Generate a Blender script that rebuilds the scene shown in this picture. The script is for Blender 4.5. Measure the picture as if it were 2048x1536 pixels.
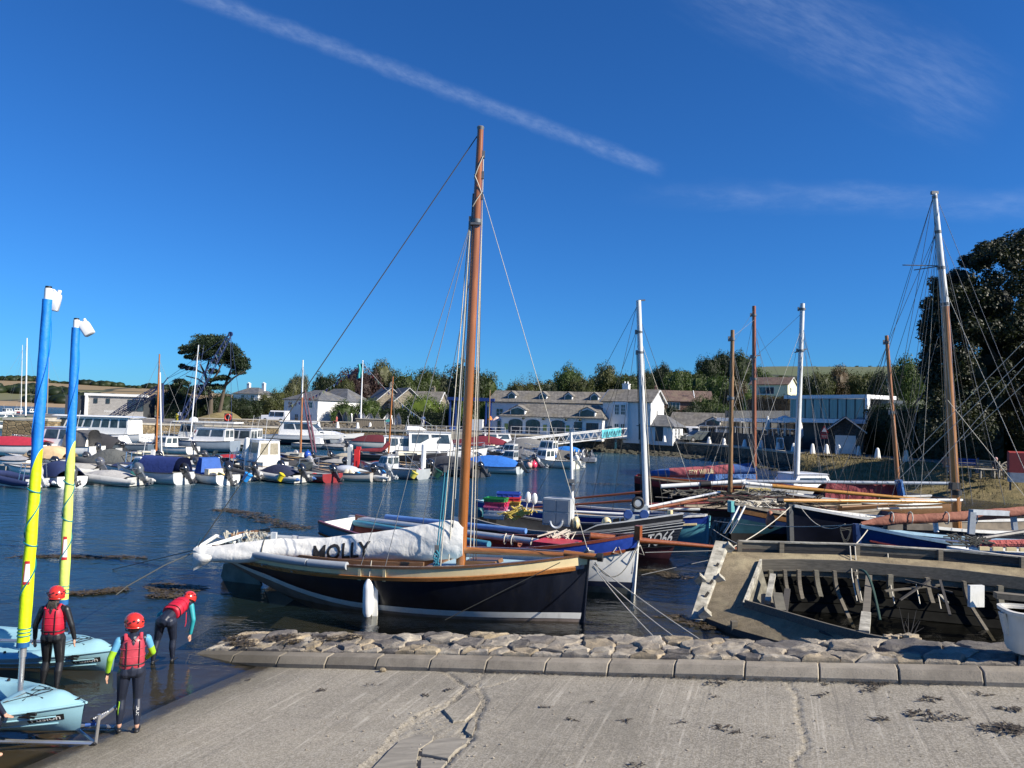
import bpy,bmesh,math,random
from mathutils import Vector,Matrix,noise
from math import sin,cos,pi,radians as rad,sqrt,exp,atan2
for o in list(bpy.data.objects):
 bpy.data.objects.remove(o)
SC=bpy.context.scene
COL=SC.collection
RND=random.Random(7)
#camera
HC,FPX,PITCH,ROLL=4.3,1500.0,rad(2.42),rad(1.7)
_f=Vector((0,cos(PITCH),sin(PITCH)))
_r0=Vector((1,0,0));_u0=Vector((0,-sin(PITCH),cos(PITCH)))
_R=_r0*cos(ROLL)+_u0*sin(ROLL)
_U=_u0*cos(ROLL)-_r0*sin(ROLL)
cam_d=bpy.data.cameras.new('camera')
cam=bpy.data.objects.new('camera',cam_d);COL.objects.link(cam)
cam_d.sensor_width=36.0;cam_d.lens=36.0*FPX/2048
cam_d.clip_start=0.1;cam_d.clip_end=9000
cam.matrix_world=Matrix(((_R.x,_U.x,-_f.x,0),(_R.y,_U.y,-_f.y,0),(_R.z,_U.z,-_f.z,HC),(0,0,0,1)))
SC.camera=cam
#light and sky
SUN_EL=rad(34);SUN_AZ=rad(-23);SUN_DIR=Vector((cos(SUN_AZ)*cos(SUN_EL),sin(SUN_AZ)*cos(SUN_EL),sin(SUN_EL)))
sl=bpy.data.lights.new('sun','SUN');sl.energy=5.0;sl.angle=rad(0.53);sl.color=(1.0,0.92,0.79)
so=bpy.data.objects.new('sun',sl);COL.objects.link(so)
so.rotation_euler=SUN_DIR.to_track_quat('Z','Y').to_euler()
W=bpy.data.worlds.new('World');SC.world=W;W.use_nodes=True
nt=W.node_tree;nt.nodes.clear()
class NG:
 """small helper for node graphs: every method returns an output socket"""
 def __init__(s,nt):s.nt=nt
 def n(s,t,**kw):
  x=s.nt.nodes.new(t)
  for k,v in kw.items():setattr(x,k,v)
  return x
 def set(s,inp,v):
  if isinstance(v,bpy.types.NodeSocket):s.nt.links.new(v,inp)
  else:
   try:inp.default_value=v
   except Exception:inp.default_value=tuple(v)+(1.0,)
 def math(s,op,a,b=0.0,c=0.0,clamp=False):
  x=s.n('ShaderNodeMath',operation=op);x.use_clamp=clamp
  for i,v in enumerate((a,b,c)):s.set(x.inputs[i],v)
  return x.outputs[0]
 def vmath(s,op,a,b=(0,0,0)):
  x=s.n('ShaderNodeVectorMath',operation=op)
  s.set(x.inputs[0],a);s.set(x.inputs[1],b)
  return x.outputs['Value']if op in('DOT_PRODUCT','LENGTH','DISTANCE')else x.outputs[0]
 def map(s,v,a,b,c=0.0,d=1.0,smooth=False):
  x=s.n('ShaderNodeMapRange');x.clamp=True
  if smooth:x.interpolation_type='SMOOTHSTEP'
  for i,q in enumerate((v,a,b,c,d)):s.set(x.inputs[i],q)
  return x.outputs[0]
 def noise(s,vec,scale,detail=3,rough=.5,dist=0.0,w=None):
  x=s.n('ShaderNodeTexNoise')
  if vec is not None:s.set(x.inputs['Vector'],vec)
  s.set(x.inputs['Scale'],scale);s.set(x.inputs['Detail'],detail)
  s.set(x.inputs['Roughness'],rough);s.set(x.inputs['Distortion'],dist)
  return x.outputs['Fac']
 def vor(s,vec,scale,feature='F1',rand=1.0,out='Distance'):
  x=s.n('ShaderNodeTexVoronoi',feature=feature)
  if vec is not None:s.set(x.inputs['Vector'],vec)
  s.set(x.inputs['Scale'],scale);s.set(x.inputs['Randomness'],rand)
  return x.outputs[out]
 def mix(s,f,a,b,mode='MIX'):
  x=s.n('ShaderNodeMix',data_type='RGBA',blend_type=mode)
  s.set(x.inputs[0],f);s.set(x.inputs[6],a);s.set(x.inputs[7],b)
  return x.outputs[2]
 def scale(s,vec,sc,rot=(0,0,0),loc=(0,0,0)):
  x=s.n('ShaderNodeMapping')
  s.set(x.inputs['Vector'],vec);s.set(x.inputs['Scale'],sc);s.set(x.inputs['Rotation'],rot);s.set(x.inputs['Location'],loc)
  return x.outputs[0]
 def bump(s,h,strength=.3,dist=.02,normal=None):
  x=s.n('ShaderNodeBump');s.set(x.inputs['Height'],h)
  s.set(x.inputs['Strength'],strength);s.set(x.inputs['Distance'],dist)
  if normal is not None:s.set(x.inputs['Normal'],normal)
  return x.outputs[0]
 def ramp(s,f,stops):
  x=s.n('ShaderNodeValToRGB');e=x.color_ramp.elements
  while len(e)<len(stops):e.new(.5)
  for q,(p,c)in zip(e,stops):q.position=p;q.color=tuple(c)+(1.0,)
  s.set(x.inputs[0],f);return x.outputs[0]
def Dv(px,py):
 return _f+_R*((px-1024)/FPX)+_U*((768-py)/FPX)
def P(px,py,d):
 """point of the world seen towards (px, py) of the photograph at forward distance d"""
 v=Dv(px,py);return Vector((0,0,HC))+v*(d/v.y)
def G(px,py,z=0.0):
 v=Dv(px,py);return Vector((0,0,HC))+v*((z-HC)/v.z)
g=NG(nt)
sky=g.n('ShaderNodeTexSky',sky_type='NISHITA',sun_disc=False,sun_elevation=SUN_EL,altitude=0,air_density=1.0,dust_density=0.15,ozone_density=4.5)
sky.sun_rotation=atan2(SUN_DIR.x,SUN_DIR.y)
tc=g.n('ShaderNodeTexCoord').outputs['Generated']
dirn=g.vmath('NORMALIZE',tc)
hs=g.n('ShaderNodeHueSaturation');g.set(hs.inputs['Saturation'],1.0);g.set(hs.inputs['Value'],1.0);g.set(hs.inputs['Hue'],0.5)
nt.links.new(sky.outputs[0],hs.inputs['Color'])
skyc=g.mix(1.0,hs.outputs[0],(.22,.62,1.10,1),'MULTIPLY')
def band(p0,p1,wid,a0,a1,fade,nscale,stretch,edge=1.0,lo=.3,hi=.7):
 """thin high cloud lying along the great circle through two directions"""
 d0,d1=Dv(*p0).normalized(),Dv(*p1).normalized()
 n=d0.cross(d1).normalized();e=n.cross(d0).normalized();span=d0.angle(d1)
 across=g.vmath('DOT_PRODUCT',dirn,n)
 along=g.math('ARCTAN2',g.vmath('DOT_PRODUCT',dirn,e),g.vmath('DOT_PRODUCT',dirn,d0))
 cv=g.n('ShaderNodeCombineXYZ');g.set(cv.inputs[0],along);g.set(cv.inputs[1],g.math('MULTIPLY',across,stretch))
 wob=g.noise(cv.outputs[0],nscale,5,.6)
 dist=g.math('ABSOLUTE',g.math('ADD',across,g.math('MULTIPLY',g.math('SUBTRACT',wob,.5),wid*edge)))
 core=g.map(dist,0.0,wid,1.0,0.0,True)
 al=g.math('DIVIDE',along,span)
 ends=g.math('MULTIPLY',g.map(al,a0-fade,a0+fade,0,1,True),g.map(al,a1-fade,a1+fade,1,0,True))
 tex=g.map(g.noise(cv.outputs[0],nscale*2.2,6,.65),lo,hi,.25,1.0)
 return g.math('MULTIPLY',g.math('MULTIPLY',core,ends),tex)
c1=band((390,-10),(1325,342),.0135,-1.2,.985,.03,26,2.2,.8)
c2=band((1400,-60),(1960,215),.062,.0,1.0,.12,9,4.5,.9,.4,.8)
c3=band((1330,392),(2080,418),.020,.05,2.0,.25,7,3.0,1.2,.45,.75)
c4=band((1420,375),(2080,398),.016,.2,2.0,.35,8,3.0,1.2,.5,.8)
m=g.math('ADD',g.math('MULTIPLY',c1,.20),g.math('ADD',g.math('MULTIPLY',c2,.17),g.math('MULTIPLY',g.math('ADD',c3,c4),.13)))
skyc=g.mix(g.math('MINIMUM',m,.6),skyc,(5.2,6.4,8.6))
bg=g.n('ShaderNodeBackground');g.set(bg.inputs[0],skyc);g.set(bg.inputs[1],0.070)
wo=g.n('ShaderNodeOutputWorld');nt.links.new(bg.outputs[0],wo.inputs[0])
vs=SC.view_settings
vs.view_transform='Standard';vs.look='None';vs.exposure=0.78;vs.gamma=1.0;vs.use_curve_mapping=False
SC.cycles.max_bounces=8;SC.cycles.transparent_max_bounces=16
SC.cycles.caustics_reflective=False;SC.cycles.caustics_refractive=False
#materials
MATS={}
def newmat(name):
 m=bpy.data.materials.new(name);m.use_nodes=True;MATS[name]=m
 t=m.node_tree;g=NG(t);b=t.nodes['Principled BSDF']
 return m,g,b
def M(name,col,rough=.55,metal=0.0,var=.22,scale=5.0,bump=.12,bscale=45.0,coat=0.0,stretch=(1,1,1),dirt=0.0):
 """painted or plain surface: colour with soft mottling, fine relief, optional grime in patches"""
 if name in MATS:return MATS[name]
 m,g,b=newmat(name)
 oc=g.n('ShaderNodeTexCoord').outputs['Object']
 v=g.scale(oc,stretch)
 n1=g.noise(v,scale,5,.6)
 lo=[c*(1-var)for c in col];hi=[min(1,c*(1+var*.6))for c in col]
 c=g.mix(g.map(n1,.3,.7),tuple(lo)+(1,),tuple(hi)+(1,))
 if dirt:
  d=g.map(g.noise(g.scale(oc,(1.5,1.5,.5)),3.1,6,.7),.52,.72)
  c=g.mix(g.math('MULTIPLY',d,dirt),c,(.10,.085,.06,1))
 g.set(b.inputs['Base Color'],c)
 g.set(b.inputs['Roughness'],g.map(n1,.2,.8,max(.03,rough-.08),min(1,rough+.08)))
 b.inputs['Metallic'].default_value=metal
 b.inputs['Coat Weight'].default_value=coat
 b.inputs['Coat Roughness'].default_value=.12
 if bump:g.set(b.inputs['Normal'],g.bump(g.noise(v,bscale,4,.6),bump,.01))
 return m
def wood(name,col,rough=.35,coat=.4,axis=0,var=.35):
 if name in MATS:return MATS[name]
 st=[14,14,14];st[axis]=.8
 return M(name,col,rough,0,var,2.2,.15,9,coat,tuple(st))
def cloth(name,col,rough=.8,fold=.5,scale=4.0):
 if name in MATS:return MATS[name]
 m,g,b=newmat(name)
 oc=g.n('ShaderNodeTexCoord').outputs['Object']
 n1=g.noise(oc,3.0,4,.6)
 g.set(b.inputs['Base Color'],g.mix(g.map(n1,.3,.7),tuple(x*.84 for x in col)+(1,),tuple(min(1,x*1.08)for x in col)+(1,)))
 b.inputs['Roughness'].default_value=rough
 h=g.math('ADD',g.noise(oc,scale,3,.5,1.2),g.math('MULTIPLY',g.noise(oc,scale*3.2,3,.5,.6),.35))
 g.set(b.inputs['Normal'],g.bump(h,fold,.12))
 return m
def leafmat(name,col,var=.45,trans=.25):
 if name in MATS:return MATS[name]
 m,g,b=newmat(name)
 gp=g.n('ShaderNodeNewGeometry')
 n1=g.noise(gp.outputs['Position'],.8,3,.6);rn=gp.outputs['Random Per Island']
 f=g.math('ADD',g.math('MULTIPLY',n1,.55),g.math('MULTIPLY',rn,.45))
 lo=tuple(c*(1-var)for c in col);hi=tuple(c*(1+var)for c in col)
 g.set(b.inputs['Base Color'],g.ramp(f,[(.25,lo),(.5,col),(.75,(hi[0]*1.12,hi[1],hi[2]*.85))]))
 b.inputs['Roughness'].default_value=.55
 b.inputs['Specular IOR Level'].default_value=.35
 tr=g.n('ShaderNodeBsdfTranslucent');g.set(tr.inputs[0],(col[0]*1.6,col[1]*1.7,col[2]*.7,1))
 mx=g.n('ShaderNodeMixShader');mx.inputs[0].default_value=trans
 m.node_tree.links.new(b.outputs[0],mx.inputs[1]);m.node_tree.links.new(tr.outputs[0],mx.inputs[2])
 m.node_tree.links.new(mx.outputs[0],m.node_tree.nodes['Material Output'].inputs[0])
 return m
def glass_dark(name,col=(.02,.03,.04),rough=.06):
 if name in MATS:return MATS[name]
 m,g,b=newmat(name)
 gp=g.n('ShaderNodeNewGeometry').outputs['Position']
 n=g.noise(gp,1.3,3,.6)
 g.set(b.inputs['Base Color'],g.mix(g.map(n,.35,.65),tuple(c*.5 for c in col)+(1,),tuple(c*1.7 for c in col)+(1,)))
 b.inputs['Roughness'].default_value=rough
 b.inputs['Specular IOR Level'].default_value=.7
 return m
#mesh builder
class MB:
 def __init__(s):s.v=[];s.f=[];s.mi=[]
 def add(s,vs,fs,mi=0):
  o=len(s.v);s.v+=[Vector(a)for a in vs]
  for f in fs:s.f.append([i+o for i in f]);s.mi.append(mi)
  return s
 def box(s,c,size,rot=None,mi=0):
  hx,hy,hz=size[0]/2,size[1]/2,size[2]/2
  vs=[Vector((x,y,z))for z in(-hz,hz)for y in(-hy,hy)for x in(-hx,hx)]
  if rot is not None:
   R=rot if isinstance(rot,Matrix)else Matrix.Rotation(rot,3,'Z')
   vs=[R@v for v in vs]
  c=Vector(c)
  return s.add([v+c for v in vs],[(0,2,3,1),(4,5,7,6),(0,1,5,4),(2,6,7,3),(0,4,6,2),(1,3,7,5)],mi)
 def hexa(s,q,mi=0):
  """8 points: bottom ring of 4, top ring of 4"""
  return s.add(q,[(3,2,1,0),(4,5,6,7),(0,1,5,4),(1,2,6,5),(2,3,7,6),(3,0,4,7)],mi)
 def beam(s,a,b,w,h,up=(0,0,1),mi=0):
  a,b=Vector(a),Vector(b);d=(b-a).normalized();up=Vector(up)
  sd=d.cross(up)
  if sd.length<1e-4:sd=d.cross(Vector((1,0,0)))
  sd.normalize();u=sd.cross(d)
  q=[]
  for p in(a,b):
   q+=[p-sd*w/2-u*h/2,p+sd*w/2-u*h/2,p+sd*w/2+u*h/2,p-sd*w/2+u*h/2]
  return s.hexa(q,mi)
 def tube(s,pts,r,n=8,caps=True,mi=0,flat=1.0):
  pts=[Vector(p)for p in pts]
  rs=r if isinstance(r,(list,tuple))else[r]*len(pts)
  o=len(s.v);ref=None
  for i,p in enumerate(pts):
   d=(pts[min(i+1,len(pts)-1)]-pts[max(i-1,0)])
   d=d.normalized()if d.length>1e-9 else Vector((0,0,1))
   if ref is None:
    ref=Vector((0,0,1))if abs(d.z)<.9 else Vector((1,0,0))
   a=d.cross(ref)
   if a.length<1e-5:a=d.cross(Vector((0,1,0)))
   a.normalize();b=a.cross(d).normalized();ref=b
   for k in range(n):
    t=2*pi*k/n
    s.v.append(p+a*cos(t)*rs[i]+b*sin(t)*rs[i]*flat)
  for i in range(len(pts)-1):
   for k in range(n):
    k2=(k+1)%n
    s.f.append([o+i*n+k,o+i*n+k2,o+(i+1)*n+k2,o+(i+1)*n+k]);s.mi.append(mi)
  if caps:
   s.f.append([o+k for k in range(n)][::-1]);s.mi.append(mi)
   e=o+(len(pts)-1)*n
   s.f.append([e+k for k in range(n)]);s.mi.append(mi)
  return s
 def loft(s,rings,closed=True,caps=True,mi=0):
  o=len(s.v);n=len(rings[0])
  for r in rings:s.v+=[Vector(p)for p in r]
  for i in range(len(rings)-1):
   for k in range(n if closed else n-1):
    k2=(k+1)%n
    s.f.append([o+i*n+k,o+i*n+k2,o+(i+1)*n+k2,o+(i+1)*n+k]);s.mi.append(mi)
  if caps and closed:
   s.f.append([o+k for k in range(n)][::-1]);s.mi.append(mi)
   e=o+(len(rings)-1)*n
   s.f.append([e+k for k in range(n)]);s.mi.append(mi)
  return s
 def grid(s,fn,nu,nv,mi=0):
  o=len(s.v)
  for i in range(nu+1):
   for j in range(nv+1):s.v.append(Vector(fn(i/nu,j/nv)))
  for i in range(nu):
   for j in range(nv):
    a=o+i*(nv+1)+j
    s.f.append([a,a+nv+1,a+nv+2,a+1]);s.mi.append(mi)
  return s
 def lathe(s,prof,c,n=16,axis=(0,0,1),mi=0):
  ax=Vector(axis).normalized();q=ax.to_track_quat('Z','Y').to_matrix();c=Vector(c)
  return s.loft([[c+q@Vector((r*cos(2*pi*k/n),r*sin(2*pi*k/n),z))for k in range(n)]for r,z in prof],True,True,mi)
 def ell(s,c,r,n=12,m=7,rot=None,mi=0):
  c=Vector(c);rings=[]
  for i in range(m+1):
   a=-pi/2+pi*i/m;cr=max(cos(a),.02)
   ring=[]
   for k in range(n):
    v=Vector((r[0]*cr*cos(2*pi*k/n),r[1]*cr*sin(2*pi*k/n),r[2]*sin(a)))
    if rot is not None:v=rot@v
    ring.append(c+v)
   rings.append(ring)
  return s.loft(rings,True,True,mi)
 def prism(s,poly,vec,mi=0):
  n=len(poly);a=[Vector(p)for p in poly];v=Vector(vec)
  fs=[list(range(n))[::-1],[n+i for i in range(n)]]+[[i,(i+1)%n,n+(i+1)%n,n+i]for i in range(n)]
  return s.add(a+[p+v for p in a],fs,mi)
 def onquad(s,q,u0,u1,v0,v1,off=.01,th=.012,mi=0):
  """thin slab lying on the quad q = (bl, br, tr, tl)"""
  bl,br,tr,tl=[Vector(x)for x in q]
  nrm=(br-bl).cross(tl-bl).normalized()
  f=lambda u,v:(bl*(1-u)+br*u)*(1-v)+(tl*(1-u)+tr*u)*v
  c=[f(u0,v0),f(u1,v0),f(u1,v1),f(u0,v1)]
  return s.hexa([x+nrm*(off-th)for x in c]+[x+nrm*off for x in c],mi)
 def mesh(s,name,mats,smooth=38):
  me=bpy.data.meshes.new(name)
  me.from_pydata([tuple(v)for v in s.v],[],s.f)
  for m in(mats if isinstance(mats,(list,tuple))else[mats]):me.materials.append(m)
  if any(s.mi):me.polygons.foreach_set('material_index',s.mi)
  if smooth:
   me.polygons.foreach_set('use_smooth',[True]*len(me.polygons))
   me.update();me.set_sharp_from_angle(angle=rad(smooth))
  me.update()
  return me
 def build(s,name,mats,parent=None,world=False,smooth=38,recalc=True):
  if world and parent is not None:
   inv=parent.matrix_basis.inverted()
   s.v=[inv@v for v in s.v]
  me=s.mesh(name,mats,smooth)
  if recalc:
   bm=bmesh.new();bm.from_mesh(me);bmesh.ops.recalc_face_normals(bm,faces=bm.faces);bm.to_mesh(me);bm.free()
  o=bpy.data.objects.new(name,me);COL.objects.link(o)
  if parent is not None:o.parent=parent
  return o
def tag(o,label=None,cat=None,group=None,kind=None):
 if label:o['label']=label
 if cat:o['category']=cat
 if group:o['group']=group
 if kind:o['kind']=kind
 return o
def thing(name,label,cat,loc=(0,0,0),rz=0.0,group=None,mat=None):
 o=bpy.data.objects.new(name,None);COL.objects.link(o);o.empty_display_size=.2
 if mat is not None:o.matrix_basis=mat
 else:o.location=loc;o.rotation_euler=(0,0,rz);o.matrix_basis=Matrix.Translation(Vector(loc))@Matrix.Rotation(rz,4,'Z')
 return tag(o,label,cat,group)
def copyobj(o,parent=None):
 c=o.copy();COL.objects.link(c)
 if parent is not None:c.parent=parent
 return c
def copy_tree(o,parent=None):
 c=copyobj(o,parent)
 for ch in[x for x in COL.objects if x.parent==o]:copy_tree(ch,c)
 return c
def sag(a,b,s,n=12):
 a,b=Vector(a),Vector(b)
 return[a.lerp(b,i/n)-Vector((0,0,s*4*(i/n)*(1-i/n)))for i in range(n+1)]
def rope(name,a,b,r,mat,parent=None,s=0.0,world=True,n=10):
 return MB().tube(sag(a,b,s,n)if s else[a,b],r,6).build(name,mat,parent,world)
def text_mesh(txt,size,fn,name,mat,parent,extrude=.002,world=False,shear=0.0,bold=0.0,sub=0):
 """lettering: the glyphs' mesh, each vertex (u, v) sent through fn to its place on the surface"""
 cu=bpy.data.curves.new(name,'FONT');cu.body=txt;cu.size=size;cu.shear=shear;cu.offset=bold
 cu.resolution_u=3;cu.align_x='CENTER';cu.align_y='CENTER'
 t=bpy.data.objects.new(name,cu);COL.objects.link(t)
 dg=bpy.context.evaluated_depsgraph_get()
 me=bpy.data.meshes.new_from_object(t.evaluated_get(dg))
 bpy.data.objects.remove(t)
 bm=bmesh.new();bm.from_mesh(me)
 if sub:
  bmesh.ops.triangulate(bm,faces=bm.faces)
  bmesh.ops.subdivide_edges(bm,edges=bm.edges,cuts=sub,use_grid_fill=True)
 for v in bm.verts:
  v.co=Vector(fn(v.co.x,v.co.y))
 bm.to_mesh(me);bm.free()
 me.materials.clear();me.materials.append(mat)
 o=bpy.data.objects.new(name,me);COL.objects.link(o)
 if parent is not None:
  o.parent=parent
  if world:me.transform(parent.matrix_basis.inverted())
 return o
def lerp(a,b,t):return a+(b-a)*t
def sstep(a,b,x):
 t=max(0.0,min(1.0,(x-a)/(b-a)));return t*t*(3-2*t)
def pw(x,pts):
 if x<=pts[0][0]:return pts[0][1]
 for(a,p),(b,q)in zip(pts,pts[1:]):
  if x<=b:return p+(q-p)*(x-a)/(b-a)
 return pts[-1][1]
#hulls
class Hull:
 """t runs stern to bow, s keel to sheer, side +1 port / -1 starboard; bow along +x, waterline z = 0"""
 def __init__(h,L,B,sh=(.7,.65,1.0),keel=(-.1,-.35,-.3),tr=.75,pwr=2.2,k=2.6,e=1.0,rake=.2,tm=.45,srake=0.0):
  h.L,h.B,h.sh,h.kl,h.tr,h.pwr,h.k,h.e,h.rake,h.tm,h.srake=L,B,sh,keel,tr,pwr,k,e,rake,tm,srake
 @staticmethod
 def q(c,t):return c[0]*(2*(t-.5)*(t-1))+c[1]*(4*t*(1-t))+c[2]*(2*t*(t-.5))
 def hb(h,t):
  if t<h.tm:return h.B/2*lerp(h.tr,1,sin(pi/2*t/h.tm))
  return h.B/2*max(0.0,1-((t-h.tm)/(1-h.tm))**h.pwr)
 def sz(h,t):return h.q(h.sh,t)
 def kz(h,t):return h.q(h.kl,t)
 def pt(h,t,s,side,off=0.0):
  hb=h.hb(t)+.012;z0,z1=h.kz(t),h.sz(t)
  kk=lerp(h.k,1.25,t**3)
  y=hb*(1-max(0.0,1-s)**kk)+off
  return Vector((-h.L/2+h.L*t+h.rake*s*t**8-h.srake*s*(1-t)**8+(off*t**12),side*y,z0+(z1-z0)*s**h.e))
 def s_at(h,t,z):
  z0,z1=h.kz(t),h.sz(t);a=(z-z0)/(z1-z0)
  return max(0.0,min(1.0,a))**(1/h.e)
 def strip(h,mb,f0,f1,n=22,m=4,off=0.0,t0=0.0,t1=1.0,sides=(1,-1),mi=0):
  c0=f0 if callable(f0)else(lambda t:f0)
  c1=f1 if callable(f1)else(lambda t:f1)
  for sd in sides:
   mb.grid(lambda u,v:h.pt(t0+(t1-t0)*u,lerp(c0(t0+(t1-t0)*u),c1(t0+(t1-t0)*u),v),sd,off),n,m,mi)
  return mb
 def transom(h,mb,s0=0.0,s1=1.0,m=8,mi=0,off=0.0):
  a=[h.pt(0,lerp(s0,s1,i/m),1)for i in range(m+1)]
  b=[h.pt(0,lerp(s0,s1,i/m),-1)for i in range(m+1)]
  for l in(a,b):
   for p in l:p.x-=off
  return mb.loft([a,b],False,False,mi)
 def deck(h,mb,dz=-.06,inset=.04,t0=0.0,t1=.99,n=18,crown=.0,mi=0,m=4):
  def fn(u,v):
   t=lerp(t0,t1,u);y=max(0.0,h.hb(t)-inset)*(v*2-1)
   s=1.0
   return Vector((h.pt(t,s,1).x,y,h.sz(t)+dz+crown*(1-(v*2-1)**2)))
  return mb.grid(fn,n,m,mi)
 def rail(h,mb,w=.06,hh=.04,dz=0.0,t0=0.0,t1=1.0,off=0.0,sides=(1,-1),n=22,s=1.0,mi=0):
  for sd in sides:
   rings=[]
   for i in range(n+1):
    t=lerp(t0,t1,i/n);p=h.pt(t,s,sd,off)+Vector((0,0,dz))
    rings.append([p+Vector((0,sd*a,b))for a,b in((w/2,-hh/2),(w/2,hh/2),(-w/2,hh/2),(-w/2,-hh/2))])
   mb.loft(rings)
  return mb
 def cover(h,mb,t0,t1,hf,over=.03,n=16,m=12,seed=0,wr=.04,drop=.05,shp=2.0):
  def fn(u,v):
   t=lerp(t0,t1,u);a=v*2-1
   y=(h.hb(t)+over)*a
   z=h.sz(t)-drop+(hf(t)+drop)*(1-abs(a)**shp)
   z+=wr*noise.noise(Vector((t*9+seed,a*2.2,seed*1.7)))*(1-abs(a)**6)
   return Vector((h.pt(t,1,1).x,y,z))
  return mb.grid(fn,n,m)
#the harbour's ground plan
SG=.115
def slipz(x,y):return SG*(.923*(x+4.12)-.386*(y-12.64))
KA=rad(19.5);KD=Vector((cos(KA),-sin(KA),0));KN=Vector((sin(KA),cos(KA),0))
K0=Vector((-3.78,12.47,0))+KN*.10
def water_material():
 m,g,b=newmat('harbour_water');t=m.node_tree;t.nodes.remove(b)
 pos=g.n('ShaderNodeNewGeometry').outputs['Position']
 sx=g.n('ShaderNodeSeparateXYZ');g.set(sx.inputs[0],pos);X,Y=sx.outputs[0],sx.outputs[1]
 zs=g.math('MULTIPLY',g.math('SUBTRACT',g.math('MULTIPLY',g.math('ADD',X,4.12),.923),g.math('MULTIPLY',g.math('SUBTRACT',Y,12.64),.386)),SG)
 depth=g.math('MAXIMUM',g.math('MULTIPLY',zs,-1),0)
 op=g.math('SUBTRACT',1.0,g.math('POWER',2.718,g.math('MULTIPLY',depth,-1.0)))
 calm=g.map(g.noise(g.scale(pos,(.03,.12,1)),1.0,3,.6),.35,.65,.45,1.0)
 near=g.map(Y,12,46,.10,1.0)
 amp=g.math('MULTIPLY',calm,near)
 w1=g.noise(g.scale(pos,(1.0,1.7,1),(0,0,.35)),1.15,4,.55,.4)
 w2=g.noise(g.scale(pos,(1.0,2.2,1),(0,0,-.25)),3.6,3,.55,.3)
 w3=g.noise(g.scale(pos,(1.0,1.5,1),(0,0,.1)),.22,3,.5)
 h=g.math('ADD',g.math('MULTIPLY',w1,1.0),g.math('ADD',g.math('MULTIPLY',w2,.33),g.math('MULTIPLY',w3,1.6)))
 bp=g.n('ShaderNodeBump');g.set(bp.inputs['Height'],h);g.set(bp.inputs['Strength'],amp);bp.inputs['Distance'].default_value=.36
 nrm=bp.outputs[0]
 body=g.n('ShaderNodeBsdfDiffuse');g.set(body.inputs[0],g.mix(g.map(Y,12,40),(.022,.034,.027,1),(.016,.062,.085,1)))  # distant colour made bluer to stand in for sky mirrored in the waves
 tr=g.n('ShaderNodeBsdfTransparent');g.set(tr.inputs[0],(.80,.78,.70,1))
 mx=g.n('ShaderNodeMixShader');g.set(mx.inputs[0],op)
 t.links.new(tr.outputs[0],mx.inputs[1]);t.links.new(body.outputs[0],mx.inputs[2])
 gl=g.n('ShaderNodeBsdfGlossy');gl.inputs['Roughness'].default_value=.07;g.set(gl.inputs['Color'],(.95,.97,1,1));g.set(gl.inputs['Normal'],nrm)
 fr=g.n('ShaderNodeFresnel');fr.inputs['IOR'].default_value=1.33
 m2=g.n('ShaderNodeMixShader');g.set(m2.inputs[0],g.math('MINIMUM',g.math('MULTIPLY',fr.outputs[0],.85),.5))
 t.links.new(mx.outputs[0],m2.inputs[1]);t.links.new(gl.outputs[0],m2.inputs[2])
 t.links.new(m2.outputs[0],t.nodes['Material Output'].inputs[0])
 return m
wm_=water_material()
def water_sheet():
 mb=MB()
 mb.add([(-2500,4,0),(2500,4,0),(2500,3500,0),(-2500,3500,0)],[(0,1,2,3)])
 return tag(mb.build('water',wm_,smooth=0,recalc=False),kind='structure')
water_sheet()
sea=MB().add([(-2500,12,-1.6),(2500,12,-1.6),(2500,3500,-1.9),(-2500,3500,-1.9)],[(0,1,2,3)])
tag(sea.build('seabed',M('silt',(.05,.05,.035),.9),smooth=0,recalc=False),kind='structure')
import numpy as np
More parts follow.
